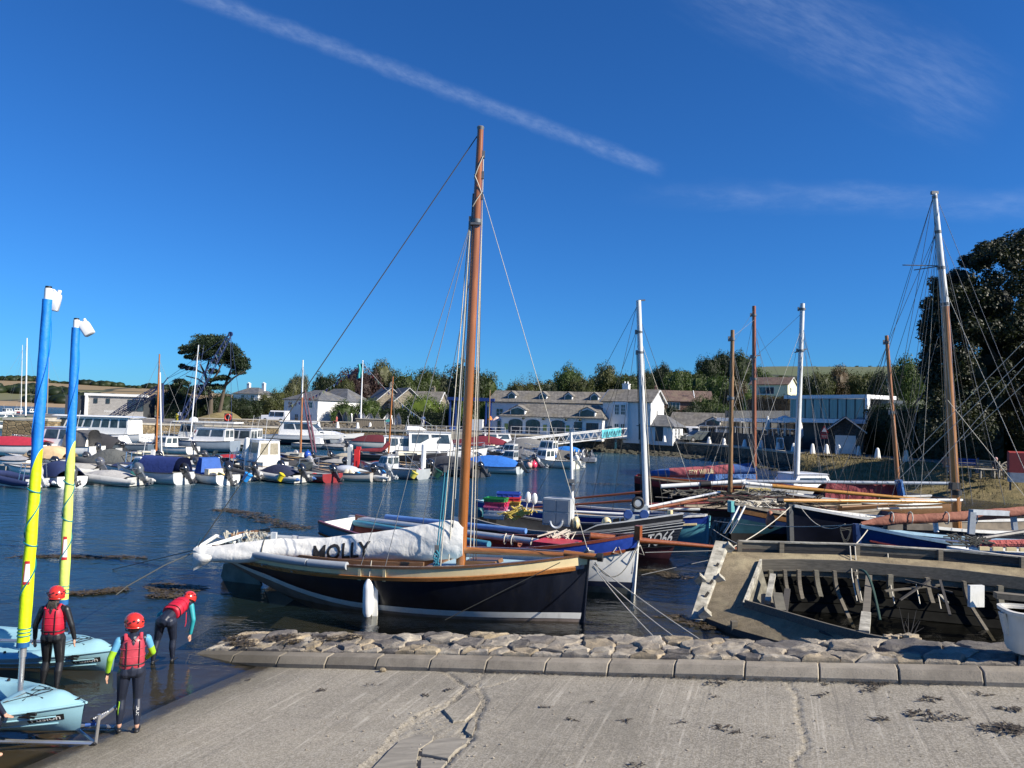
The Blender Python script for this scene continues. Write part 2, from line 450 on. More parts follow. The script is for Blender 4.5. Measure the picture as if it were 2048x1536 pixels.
def slip_material():
 m,g,b=newmat('slip_concrete')
 pos=g.n('ShaderNodeNewGeometry').outputs['Position']
 rp=g.scale(pos,(1,1,1),(0,0,KA))
 sx=g.n('ShaderNodeSeparateXYZ');g.set(sx.inputs[0],rp);u,v=sx.outputs[0],sx.outputs[1]
 sp=g.n('ShaderNodeSeparateXYZ');g.set(sp.inputs[0],pos)
 X,Y=sp.outputs[0],sp.outputs[1]
 zs=g.math('MULTIPLY',g.math('SUBTRACT',g.math('MULTIPLY',g.math('ADD',X,4.12),.923),g.math('MULTIPLY',g.math('SUBTRACT',Y,12.64),.386)),SG)
 big=g.noise(pos,.7,5,.65)
 med=g.noise(pos,5.5,5,.7)
 fine=g.noise(pos,70,4,.75)
 agg=g.vor(pos,62,out='Color')
 aggv=g.n('ShaderNodeSeparateColor');g.set(aggv.inputs[0],agg);aggv=aggv.outputs[0]
 col=g.mix(g.map(big,.3,.7),(.185,.162,.120,1),(.315,.278,.210,1))
 col=g.mix(g.map(med,.35,.7,0,.5),col,(.165,.147,.118,1))
 col=g.mix(g.map(aggv,.15,.95,0,.5),col,(.55,.505,.42,1))
 col=g.mix(g.map(fine,.5,.72,0,.5),col,(.09,.082,.07,1))
 sv=g.n('ShaderNodeCombineXYZ');g.set(sv.inputs[0],g.math('MULTIPLY',u,8.5));g.set(sv.inputs[1],g.math('MULTIPLY',v,.16))
 streak=g.noise(sv.outputs[0],1.6,4,.7,.25)
 brk=g.noise(pos,2.6,4,.7)
 col=g.mix(g.math('MULTIPLY',g.map(streak,.56,.64),g.map(brk,.36,.6,0,.6)),col,(.56,.51,.42,1))
 col=g.mix(g.map(streak,.42,.30,0,.6),col,(.11,.10,.085,1))
 pit=g.vor(g.scale(pos,(1,1,.3)),9.0)
 col=g.mix(g.math('MULTIPLY',g.map(pit,.10,.05),g.map(brk,.52,.6)),col,(.05,.045,.04,1))
 wet=g.map(g.math('ADD',zs,g.math('MULTIPLY',g.math('SUBTRACT',med,.5),.05)),.018,.05,1,0,True)
 damp=g.map(g.math('ADD',zs,g.math('MULTIPLY',g.math('SUBTRACT',med,.5),.12)),.03,.16,.55,0,True)
 col=g.mix(damp,col,(.085,.076,.048,1))
 stn=g.noise(g.scale(pos,(1,1,1),(0,0,.4)),.33,6,.7,.6)
 col=g.mix(g.map(stn,.5,.68,0,.42),col,(.12,.108,.082,1))
 col=g.mix(g.map(g.noise(pos,1.9,5,.75,.5),.58,.72,0,.5),col,(.40,.37,.30,1))
 col=g.mix(g.math('MULTIPLY',wet,.95),col,(.042,.034,.022,1))
 col=g.mix(g.map(zs,-.012,-.03),col,g.mix(med,(.12,.093,.056,1),(.22,.17,.10,1)))
 g.set(b.inputs['Base Color'],col)
 g.set(b.inputs['Roughness'],g.math('SUBTRACT',.9,g.math('MULTIPLY',wet,.62)))
 gro=g.n('ShaderNodeCombineXYZ');g.set(gro.inputs[0],g.math('MULTIPLY',u,26));g.set(gro.inputs[1],g.math('MULTIPLY',v,1.2))
 h=g.math('ADD',g.math('MULTIPLY',g.noise(gro.outputs[0],1.0,3,.6),.35),g.math('ADD',g.math('MULTIPLY',fine,.35),g.math('MULTIPLY',aggv,.5)))
 g.set(b.inputs['Normal'],g.bump(h,.75,.012))
 return m
slipmat=slip_material()
def slip_pt(px,py):
 v=Dv(px,py);o=Vector((0,0,HC))
 a=SG*(.923*(o.x+4.12)-.386*(o.y-12.64))-o.z
 bb=v.z-SG*(.923*v.x-.386*v.y)
 return o+v*(a/bb)
CRACKS=[[(878,1341),(893,1347),(915,1361),(933,1372),(945,1374),(955,1377),(964,1388),(972,1400),(968,1412),(955,1435),(948,1458),(942,1479),(915,1501),(884,1536)],[(933,1372),(922,1385),(911,1395),(898,1405),(868,1414),(836,1429),(815,1446),(797,1459),(781,1478),(770,1495),(745,1518),(726,1536)],[(871,1468),(853,1482),(836,1501),(838,1517),(834,1536)],[(968,1343),(961,1356),(955,1375)],[(957,1376),(985,1373),(1020,1362),(1058,1350)],[(942,1478),(922,1462),(935,1440),(948,1426)],[(1577,1354),(1577,1370),(1588,1383),(1595,1393),(1597,1415),(1600,1442),(1609,1470),(1614,1493),(1606,1504),(1588,1516),(1592,1536)],]
def slipway():
 xs=np.concatenate([np.linspace(-60,-6.2,14)[:-1],np.arange(-6.2,7.4,.034),np.linspace(7.5,30,8)])
 ys=np.concatenate([np.linspace(1.0,6.3,8)[:-1],np.arange(6.3,13.2,.034),np.linspace(13.3,24,8)])
 XX,YY=np.meshgrid(xs,ys,indexing='ij')
 Z=SG*(.923*(XX+4.12)-.386*(YY-12.64))
 Z=np.maximum(Z,-1.65)
 def segd(a,b):
  dx,dy=b[0]-a[0],b[1]-a[1];L2=dx*dx+dy*dy
  t=np.clip(((XX-a[0])*dx+(YY-a[1])*dy)/L2,0,1)
  return np.hypot(XX-a[0]-t*dx,YY-a[1]-t*dy)
 wig=.012*np.sin(XX*41+YY*17)+.009*np.sin(XX*23-YY*61)
 for i,c in enumerate(CRACKS):
  q=[slip_pt(*p)for p in c];d=None
  for a,b in zip(q,q[1:]):
   e=segd(a,b);d=e if d is None else np.minimum(d,e)
  wid=[.036,.032,.024,.018,.024,.022,.02][i]
  Z-=[.035,.03,.02,.018,.02,.018,.028][i]*np.clip(1-(d+wig)/wid,0,1)
 poly=[slip_pt(*p)for p in[(840,1432),(898,1408),(925,1390),(948,1384),(966,1402),(950,1435),(940,1477),(912,1500),(880,1540),(730,1540),(775,1494),(800,1461)]]
 ins=np.zeros(XX.shape,bool);j=len(poly)-1
 for i in range(len(poly)):
  a,b=poly[i],poly[j]
  ins^=((a.y>YY)!=(b.y>YY))&(XX<(b.x-a.x)*(YY-a.y)/(b.y-a.y+1e-9)+a.x)
  j=i
 Z-=ins*(.022+.006*np.sin(XX*37+2*np.sin(YY*9))*np.sin(YY*29+2*np.sin(XX*7))+.003*np.sin(XX*83+YY*71))
 Z+=.004*np.sin(XX*1.3+YY*.7)+.003*np.sin(XX*3.1-YY*2.3)
 nx,ny=XX.shape
 v=np.stack([XX,YY,Z],-1).reshape(-1,3)
 idx=np.arange(nx*ny).reshape(nx,ny)
 f=np.stack([idx[:-1,:-1],idx[1:,:-1],idx[1:,1:],idx[:-1,1:]],-1).reshape(-1,4)
 c=v[f].mean(1);ac=(c[:,0]-K0.x)*KN.x+(c[:,1]-K0.y)*KN.y;al=(c[:,0]-K0.x)*KD.x+(c[:,1]-K0.y)*KD.y
 f=f[(ac<.2)|(al<-3.4)]
 me=bpy.data.meshes.new('slipway');me.from_pydata(v.tolist(),[],f.tolist());me.materials.append(slipmat)
 me.polygons.foreach_set('use_smooth',[True]*len(me.polygons));me.update()
 o=bpy.data.objects.new('slipway',me);COL.objects.link(o)
 return tag(o,kind='structure')
SLIP=slipway()
def slabs():
 sets=[[(846,1466),(868,1470),(866,1480),(838,1499),(834,1515),(832,1538),(742,1538),(776,1502),(800,1480)],[(842,1497),(872,1478),(905,1474),(938,1478),(934,1487),(912,1500),(896,1518),(842,1508)],[(842,1513),(895,1521),(880,1539),(840,1539)],[(934,1386),(952,1387),(963,1402),(950,1424),(930,1441),(906,1444),(886,1420),(918,1400)],[(950,1431),(951,1452),(944,1471),(930,1462),(938,1444)]]
 mt=M('smooth_patch',(.27,.245,.20),.95,var=.3,scale=3,bump=.3,bscale=14,stretch=(1,4,1))
 for k,s in enumerate(sets):
  pts=[slip_pt(*p)for p in s];c=sum(pts,Vector())/len(pts)
  ring=[]
  for i,p in enumerate(pts):
   q=pts[(i+1)%len(pts)]
   for a in(0,.33,.66):
    w=p.lerp(q,a);w=w+(c-w)*(.01+.02*RND.random());ring.append(w)
  dz=[0.004,.002,-.004,.006,.0][k]
  top=[p.lerp(c,.03)+Vector((0,0,dz))for p in ring]
  MB().loft([[p-Vector((0,0,.05))for p in ring],[p+Vector((0,0,dz-.012))for p in ring],top]).build('slab',mt if k<3 else slipmat,SLIP)
slabs()
kerbmat=None
def kerb():
 global kerbmat
 m,g,b=newmat('kerb_concrete')
 pos=g.n('ShaderNodeNewGeometry').outputs['Position']
 oi=g.n('ShaderNodeObjectInfo').outputs['Random']
 n1=g.noise(pos,2.2,6,.7);n2=g.noise(pos,46,4,.7)
 col=g.mix(g.map(g.math('ADD',n1,g.math('MULTIPLY',g.math('SUBTRACT',oi,.5),.25)),.3,.7),(.19,.165,.128,1),(.36,.315,.245,1))
 col=g.mix(g.map(n2,.52,.75,0,.5),col,(.08,.072,.06,1))
 col=g.mix(g.map(g.vor(g.scale(pos,(1,1,1)),34),.16,.06,0,.75),col,(.035,.032,.028,1))
 sp=g.n('ShaderNodeSeparateXYZ');g.set(sp.inputs[0],pos)
 col=g.mix(g.map(sp.outputs[0],-2.2,-4.2,0,.75),col,(.06,.052,.035,1))
 g.set(b.inputs['Base Color'],col);b.inputs['Roughness'].default_value=.88
 g.set(b.inputs['Normal'],g.bump(g.math('ADD',n2,n1),.5,.012))
 kerbmat=m
 root=thing('kerb',None,None,(0,0,0));root['kind']='structure'
 L=.921
 prof=[(0,-.25),(0,.050),(.012,.062),(.075,.142),(.09,.152),(.30,.156),(.30,-.25)]
 for i in range(-4,13):
  rings=[]
  jig=[RND.uniform(-.006,.006)for _ in range(3)]
  for a in(.006,.02,L-.02,L-.006):
   u=i*L+a;sh=.0 if .01<a<L-.01 else .012
   base=K0+KD*u;base.z=.05+.115*u+jig[0]
   rings.append([base+KN*(v+sh*(1 if v<.15 else-1)+jig[1])+Vector((0,0,max(h-sh,-.25)))for v,h in prof])
  MB().loft(rings).build('kerb_stone',m,root,smooth=25)
kerb()
def stone_mat(name,lo,hi,spot,lichen):
 m,g,b=newmat(name)
 pos=g.n('ShaderNodeNewGeometry').outputs['Position'];oi=g.n('ShaderNodeObjectInfo').outputs['Random']
 n1=g.noise(pos,3.4,6,.7,.3);n2=g.noise(pos,38,5,.75);n3=g.noise(pos,1.3,4,.6)
 f=g.math('ADD',g.map(n1,.3,.7),g.math('MULTIPLY',g.math('SUBTRACT',oi,.5),.7))
 col=g.mix(f,lo+(1,),hi+(1,))
 col=g.mix(g.map(n2,.5,.7,0,.65),col,spot+(1,))
 col=g.mix(g.math('MULTIPLY',g.map(n3,.52,.66),g.map(n2,.3,.55,0,.8)),col,lichen+(1,))
 g.set(b.inputs['Base Color'],col);b.inputs['Roughness'].default_value=.92
 g.set(b.inputs['Normal'],g.bump(g.math('ADD',g.math('MULTIPLY',n1,1.2),n2),.8,.03))
 return m
ST=[stone_mat('granite_stone',(.21,.18,.14),(.44,.385,.305),(.085,.073,.06),(.56,.50,.39)),stone_mat('ochre_stone',(.23,.185,.12),(.45,.37,.26),(.09,.07,.05),(.48,.40,.27)),stone_mat('slate_stone',(.08,.072,.066),(.20,.18,.16),(.04,.036,.033),(.33,.30,.24))]
MORT=stone_mat('lime_mortar',(.22,.185,.135),(.42,.36,.275),(.11,.095,.07),(.52,.46,.36))
def clip(poly,a,n):
 out=[]
 for i in range(len(poly)):
  p,q=poly[i],poly[(i+1)%len(poly)]
  dp=(p[0]-a[0])*n[0]+(p[1]-a[1])*n[1];dq=(q[0]-a[0])*n[0]+(q[1]-a[1])*n[1]
  if dp<=0:out.append(p)
  if(dp<0<dq)or(dq<0<dp):
   t=dp/(dp-dq);out.append((p[0]+(q[0]-p[0])*t,p[1]+(q[1]-p[1])*t))
 return out
def wall_top(u):return .05+.115*u+.152
def wall_far(u):return 1.58+.10*noise.noise(Vector((u*1.1,3.3,0)))-(.25*sstep(5.2,7.0,u))
def stone_wall():
 root=thing('stone_wall','low wall of rough mortared stones beside the concrete slipway','wall',(0,0,0))
 rr=random.Random(21)
 U0,U1=-1.75,12.2
 rings=[]
 for i in range(71):
  u=lerp(U0-.05,U1,i/70);z=wall_top(u)-.012;end=sstep(U0-.05,U0+.9,u)
  fr=wall_far(u)-.05
  def pp(v,dz):
   q=K0+KD*u+KN*v;q.z=z+dz+.03*noise.noise(Vector((u*2.6,v*2.6,9)));return q
  rings.append([pp(.302,-.6),pp(.302,0),pp(lerp(.302,fr,.3),.012),pp(lerp(.302,fr,.65),.0),pp(fr-.06,-.03),pp(fr+.02,-.2),pp(fr+.12,-1.1-.0)])
 MB().loft(rings).build('mortar',MORT,root)
 pts=[]
 for _ in range(4000):
  u,v=rr.uniform(U0,U1),rr.uniform(.30,1.58)
  big=1.0 if v>.85 else .62
  if u>7.6:big*=1.45
  if all(((u-a)/1.35)**2+(v-b)**2>(.255*(big+c)*.5/.8)**2 for a,b,c in pts):pts.append((u,v,big))
 for k,(u,v,big)in enumerate(pts):
  poly=[(u-1.1,.315),(u+1.1,.315),(u+1.1,wall_far(u)),(u-1.1,wall_far(u))]
  poly=clip(poly,(U0,0),(-1,0));poly=clip(poly,(U1,0),(1,0))
  for a,b,c in pts:
   if(a,b)==(u,v)or abs(a-u)>1.6:continue
   wgt=big/(big+c)
   poly=clip(poly,(u+(a-u)*wgt,v+(b-v)*wgt),(a-u,b-v))
   if len(poly)<3:break
  if len(poly)<3:continue
  cu=sum(p[0]for p in poly)/len(poly);cv=sum(p[1]for p in poly)/len(poly)
  ar=abs(sum(poly[i][0]*poly[(i+1)%len(poly)][1]-poly[(i+1)%len(poly)][0]*poly[i][1]for i in range(len(poly))))/2
  if ar<.006:continue
  per=[]
  for i in range(len(poly)):
   p,q=poly[i],poly[(i+1)%len(poly)];L=math.hypot(q[0]-p[0],q[1]-p[1]);nn=max(1,int(L/.06))
   per+=[(lerp(p[0],q[0],a/nn),lerp(p[1],q[1],a/nn))for a in range(nn)]
  sz=sqrt(ar);gap=rr.uniform(.003,.014);dome=rr.uniform(.018,.05)*(1.3 if sz>.3 else 1);lift=rr.uniform(-.014,.018)
  tu,tv=rr.uniform(-.05,.05),rr.uniform(-.05,.07)
  seed=rr.uniform(0,50)
  def ring(sc,h,inset):
   out=[]
   for(a,b)in per:
    du,dv=a-cu,b-cv;L=max(.01,math.hypot(du,dv))
    s2=sc*max(.35,(L-gap-inset)/L)
    nz=noise.noise(Vector((a*7+seed,b*7,seed)))
    s2*=1+.09*nz+.05*noise.noise(Vector((a*19,b*19+seed,2)))
    uu,vv=cu+du*s2,cv+dv*s2
    q=K0+KD*uu+KN*vv
    q.z=wall_top(uu)+h+lift+tu*(uu-cu)+tv*(vv-cv)+(.03*noise.noise(Vector((uu*6,vv*6,seed)))+.02*noise.noise(Vector((uu*15,vv*15,seed))))*(1 if h>0 else .3)
    q.z-=.05*sstep(.0,1.0,(vv-1.25)/.4)
    out.append(q)
   return out
  MB().loft([ring(1,-.14,0),ring(1,-.005,0),ring(.985,dome*.6,.004),ring(.9,dome*.95,.006),ring(.68,dome,0),ring(.4,dome,0),ring(.08,dome*1.0,0)]).build('stone',ST[rr.choices([0,1,2],[4.5,3,3])[0]],root,smooth=24)
stone_wall()
#land
GZ=1.75
QL=[(-48.6,72,2.6),(-44.4,72,2.6),(-43.6,92,2.0),(-25,100,1.9),(-13,98.4,1.9),(0,98.6,1.9),(13.6,97.2,1.85),(18,95.6,1.62),(21.8,93.6,1.6),(24.4,88.2,1.6),(25.9,82,1.6),(26.7,75,1.6),(27.2,68.6,1.6)]
BK=[(31.5,58.5,1.62),(46,51,1.7),(90,40,2.0),(140,60,2.2),(140,190,2.2),(-60,190,2.2),(-86,140,2.1),(-76,112,2.2),(-55,98,2.3)]
tarmac=M('quay_tarmac',(.17,.16,.145),.9,var=.3,scale=.8,bump=.3,bscale=12)
def land():
 from mathutils.geometry import tessellate_polygon
 pts=[Vector(p)for p in QL+BK]
 tri=tessellate_polygon([[Vector((p.x,p.y,0))for p in pts]])
 tag(MB().add(pts,[list(t)for t in tri]).build('quayside_ground',tarmac,smooth=0),kind='structure')
land()
qwall=None
def masonry(name,a,b,mort,sc):
 m,g,bs=newmat(name)
 pos=g.n('ShaderNodeNewGeometry').outputs['Position']
 st=g.scale(pos,(1,1,1.9))
 v=g.vor(st,sc,out='Color');e=g.vor(st,sc,'DISTANCE_TO_EDGE')
 sv=g.n('ShaderNodeSeparateColor');g.set(sv.inputs[0],v)
 col=g.mix(sv.outputs[0],a+(1,),b+(1,))
 col=g.mix(g.map(g.noise(pos,.9,4,.7),.4,.7,0,.6),col,tuple(x*.55 for x in a)+(1,))
 col=g.mix(g.map(e,.07,.0),col,mort+(1,))
 sz=g.n('ShaderNodeSeparateXYZ');g.set(sz.inputs[0],pos)
 col=g.mix(g.map(g.math('ADD',sz.outputs[2],g.math('MULTIPLY',g.noise(pos,1.5,3),.5)),.5,1.05,.85,0),col,(.035,.036,.022,1))
 g.set(bs.inputs['Base Color'],col);bs.inputs['Roughness'].default_value=.93
 g.set(bs.inputs['Normal'],g.bump(g.math('ADD',g.map(e,0,.12),g.noise(pos,9,4)),.7,.06))
 return m
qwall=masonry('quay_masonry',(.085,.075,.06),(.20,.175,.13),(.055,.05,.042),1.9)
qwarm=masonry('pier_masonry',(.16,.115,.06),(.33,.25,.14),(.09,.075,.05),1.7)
coping=M('coping_stone',(.40,.37,.31),.85,var=.25,scale=1.2,bump=.3,bscale=10)
def wall_along(pts,name,label,mat,h0,cop=.32,th=.5,depth=-1.4):
 root=thing(name,label,'wall',tuple(pts[0][:2])+(0,))
 mb,mc=MB(),MB()
 r1,r2=[],[]
 for i,p in enumerate(pts):
  p=Vector(p)
  d=(Vector(pts[min(i+1,len(pts)-1)])-Vector(pts[max(i-1,0)]));d.z=0;d.normalize()
  n=Vector((d.y,-d.x,0))
  top=Vector((p.x,p.y,p.z+h0))
  bt=Vector((p.x,p.y,depth))
  r1.append([bt+n*.15,top-Vector((0,0,cop*.6))+n*.02,top-Vector((0,0,cop*.6))-n*th,bt-n*th])
  a=top-Vector((0,0,cop*.6))
  r2.append([a+n*.1,a+n*.1+Vector((0,0,cop*.6+.012)),a-n*(th+.05)+Vector((0,0,cop*.6+.012)),a-n*(th+.05)])
 mb.loft(r1).build('masonry',mat,root,True,smooth=20)
 mc.loft(r2).build('coping',coping,root,True,smooth=20)
 return root
wall_along([(-48.6,80,2.6),(-48.6,72,2.6),(-44.4,72,2.6),(-43.6,92,2.0)],'stone_pier','stone pier end with a dark shaded face left of the marina boats',qwarm,.05)
wall_along([(-43.3,92.1,2.0),(-25,100,1.9),(-13.2,98.4,1.9)],'quay_wall','long pale coped quay wall behind the moored marina boats',qwarm,.04)
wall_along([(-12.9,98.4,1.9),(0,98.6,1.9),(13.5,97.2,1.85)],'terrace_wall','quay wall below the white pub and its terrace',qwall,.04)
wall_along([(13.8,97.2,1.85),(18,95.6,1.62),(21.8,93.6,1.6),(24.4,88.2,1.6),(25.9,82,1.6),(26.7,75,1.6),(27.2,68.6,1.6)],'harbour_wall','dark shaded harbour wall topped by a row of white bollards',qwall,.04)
mudm=M('wet_mud',(.075,.064,.042),.6,var=.4,scale=1.2,bump=.6,bscale=5)
def foreshore():
 top=[(10,97.3),(13.8,96.9),(18,95.3),(21.6,93.2),(24.1,88),(25.6,82),(26.4,75),(27,68),(30.5,58),(36,50),(60,38)]
 bot=[(9,95),(13,92.5),(15.5,88.5),(18.5,84),(20,79.5),(21,74),(21.6,68),(22.2,60),(23.0,51),(27,42),(45,30)]
 def fn(u,v):
  k=u*(len(top)-1);i=min(int(k),len(top)-2);a=k-i
  T=Vector((*top[i],0)).lerp(Vector((*top[i+1],0)),a);B=Vector((*bot[i],0)).lerp(Vector((*bot[i+1],0)),a)
  p=T.lerp(B,v);p.z=lerp(.3,-.3,v)+.12*noise.noise(p*.8)+.05*noise.noise(p*3)
  return p
 tag(MB().grid(fn,90,14).build('foreshore',mudm),kind='structure')
 rr=random.Random(5);mb=MB()
 for _ in range(420):
  u,v=rr.random()*.8,rr.random()**1.6*.75;p=fn(u,v);s=rr.uniform(.1,.42)
  mb.ell(p,(s*rr.uniform(.8,1.5),s,s*.6),6,4,Matrix.Rotation(rr.random()*3,3,'Z'))
 tag(mb.build('foreshore_rubble',qwall,smooth=25),kind='stuff')
foreshore()
grassm=None
def bank():
 global grassm
 m,g,b=newmat('dry_grass')
 pos=g.n('ShaderNodeNewGeometry').outputs['Position']
 n1=g.noise(pos,.55,5,.65);n2=g.noise(g.scale(pos,(1,1,.4)),7,5,.75)
 col=g.ramp(g.math('ADD',g.math('MULTIPLY',n1,.7),g.math('MULTIPLY',n2,.3)),[(.32,(.055,.06,.022)),(.47,(.17,.135,.055)),(.62,(.26,.205,.095)),(.75,(.13,.10,.055))])
 g.set(b.inputs['Base Color'],col);b.inputs['Roughness'].default_value=.95
 g.set(b.inputs['Normal'],g.bump(n2,.9,.12));grassm=m
 top=[(26.6,70.2),(29.2,67.8),(31,62.5),(32.4,57.5),(38,53),(50,47),(90,35)]
 bot=[(25.2,66.5),(24.6,62),(24.8,56),(26,50),(28.6,44.5),(37,38),(70,24)]
 def fn(u,v):
  k=u*(len(top)-1);i=min(int(k),len(top)-2);a=k-i
  T=Vector((*top[i],0)).lerp(Vector((*top[i+1],0)),a);B=Vector((*bot[i],0)).lerp(Vector((*bot[i+1],0)),a)
  p=T.lerp(B,v);p.z=1.63*(1-v**1.7)-.25*v**6+.22*noise.noise(p*.45)*sin(pi*min(1,v))+.07*noise.noise(p*1.9)*sstep(0,.2,v)
  return p
 tag(MB().grid(fn,90,40).build('grass_bank',m),kind='structure')
 rr=random.Random(9);mb=MB()
 for _ in range(5200):
  u,v=rr.random()**.8*.8,rr.random()**1.2*.93
  p=fn(u,v);h=rr.uniform(.08,.28);a=rr.random()*6.28;w=.03
  d=Vector((cos(a),sin(a),0));l=Vector((rr.uniform(-.1,.1),rr.uniform(-.1,.1),0))
  mb.add([p-d*w,p+d*w,p+l+Vector((0,0,h))],[(0,1,2)])
 tag(mb.build('grass_tufts',m,smooth=0,recalc=False),kind='stuff')
bank()
def rise(x,y):
 az=x/y*1500+1024
 sk=pw(az,[(300,3),(560,4),(760,22),(900,40),(1000,52),(1100,66),(1250,78),(1400,98),(1520,113),(1800,122),(2048,135),(2600,160)])
 t=sstep(118,470,y)
 return sk*480/1500*t*(1-.12*sstep(470,900,y))+2.2*noise.noise(Vector((x*.012,y*.012,0)))*t
def hillz(x,y):return max(1.5,1.5+rise(x,y))
def field_material(name,cols,hedge,sc):
 m,g,b=newmat(name)
 pos=g.n('ShaderNodeNewGeometry').outputs['Position']
 fl=g.n('ShaderNodeVectorMath',operation='MULTIPLY');g.set(fl.inputs[0],pos);g.set(fl.inputs[1],(1,.75,0));fl=fl.outputs[0]
 wob=g.n('ShaderNodeVectorMath',operation='ADD');g.set(wob.inputs[0],fl)
 nz=g.n('ShaderNodeTexNoise');g.set(nz.inputs['Vector'],fl);nz.inputs['Scale'].default_value=.006
 k=g.vmath('SCALE',nz.outputs['Color']);k.node.inputs['Scale'].default_value=40;g.set(wob.inputs[1],k)
 c=g.vor(wob.outputs[0],sc,out='Color');sv=g.n('ShaderNodeSeparateColor');g.set(sv.inputs[0],c)
 e=g.vor(wob.outputs[0],sc,'DISTANCE_TO_EDGE')
 n=len(cols);col=g.ramp(sv.outputs[0],[((i+.0)/n,q)for i,q in enumerate(cols)])
 col.node.color_ramp.interpolation='CONSTANT'
 col=g.mix(g.map(g.noise(pos,.05,5,.7),.35,.7,0,.3),col,(.14,.11,.06,1))
 col=g.mix(g.map(e,.035,.02),col,hedge+(1,))
 g.set(b.inputs['Base Color'],col);b.inputs['Roughness'].default_value=1
 return m
fieldR=field_material('hill_fields',[(.075,.10,.04),(.095,.12,.055),(.085,.105,.05),(.12,.125,.06)],(.02,.028,.012),.006)
fieldL=field_material('far_fields',[(.28,.20,.11),(.32,.24,.13),(.23,.165,.085),(.12,.125,.055),(.30,.21,.12),(.26,.19,.10)],(.025,.03,.014),.0062)
tag(MB().grid(lambda u,v:(lambda y:(lambda x:Vector((x,y,hillz(x,y)+(0 if y>119 else-.4))))(lerp(-.36*y-40,1.15*y+60,u)))(118+1100*v**1.7),90,60).build('hills',fieldR),kind='structure')
def farz(x,y):
 az=x/y*1500+1024
 sk=pw(az,[(-600,44),(-200,46),(0,45),(60,44),(120,40),(200,38),(280,37),(360,36),(480,30),(620,20),(760,8)])
 t=sstep(640,1050,y)
 return max(-3,-1+3.5*sstep(632,650,y)+sk*1000/1500*t**1.1+3*noise.noise(Vector((x*.006,y*.006,2)))*t)
tag(MB().grid(lambda u,v:(lambda y:(lambda x:Vector((x,y,farz(x,y))))(lerp(-1.5*y,-.1*y,u)))(626+900*v),110,40).build('far_hills',fieldL),kind='structure')
#buildings
whitew=M('white_render',(.78,.78,.76),.8,var=.07,scale=1.2,bump=.12,bscale=20,dirt=.12)
creamw=M('cream_render',(.80,.74,.50),.8,var=.06,scale=1.2,bump=.1)
framew=M('white_frames',(.75,.76,.76),.5,var=.05,bump=0)
darkfr=M('dark_frames',(.035,.045,.055),.5,bump=0)
pane_m=glass_dark('window_glass',(.03,.045,.06))
def slate(name,a,b,rowh=.28):
 m,g,bs=newmat(name)
 oc=g.n('ShaderNodeTexCoord').outputs['Object']
 br=g.n('ShaderNodeTexBrick');g.set(br.inputs['Vector'],g.scale(oc,(1,1,1),(0,0,0)))
 sx=g.n('ShaderNodeSeparateXYZ');g.set(sx.inputs[0],oc)
 cv=g.n('ShaderNodeCombineXYZ');g.set(cv.inputs[0],g.math('ADD',sx.outputs[0],sx.outputs[1]));g.set(cv.inputs[1],g.math('MULTIPLY',sx.outputs[2],1.5))
 g.set(br.inputs['Vector'],cv.outputs[0]);br.inputs['Scale'].default_value=1.0
 br.inputs['Brick Width'].default_value=.5;br.inputs['Row Height'].default_value=rowh;br.inputs['Mortar Size'].default_value=.02
 g.set(br.inputs['Color1'],a+(1,));g.set(br.inputs['Color2'],b+(1,));g.set(br.inputs['Mortar'],tuple(x*.45 for x in a)+(1,))
 n=g.noise(oc,1.4,5,.7);n2=g.noise(oc,.5,3,.6)
 col=g.mix(g.map(n,.45,.7,0,.6),br.outputs['Color'],tuple(min(1,x*1.55)for x in b)+(1,))
 col=g.mix(g.map(n2,.5,.7,0,.45),col,(.20,.17,.10,1))
 g.set(bs.inputs['Base Color'],col);bs.inputs['Roughness'].default_value=.72
 g.set(bs.inputs['Normal'],g.bump(g.math('ADD',br.outputs['Fac'],g.math('MULTIPLY',n,-.5)),.5,.03))
 return m
slate_g=slate('lichened_slate',(.135,.125,.11),(.20,.185,.16))
slate_b=slate('blue_slate',(.085,.09,.10),(.12,.125,.135))
tile_br=slate('brown_tiles',(.11,.072,.058),(.16,.105,.082))
rubble_w=masonry('rubble_masonry',(.17,.15,.115),(.33,.29,.22),(.25,.22,.17),2.2)
drystone=masonry('dark_slate_masonry',(.055,.055,.055),(.11,.108,.10),(.035,.035,.034),3.0)
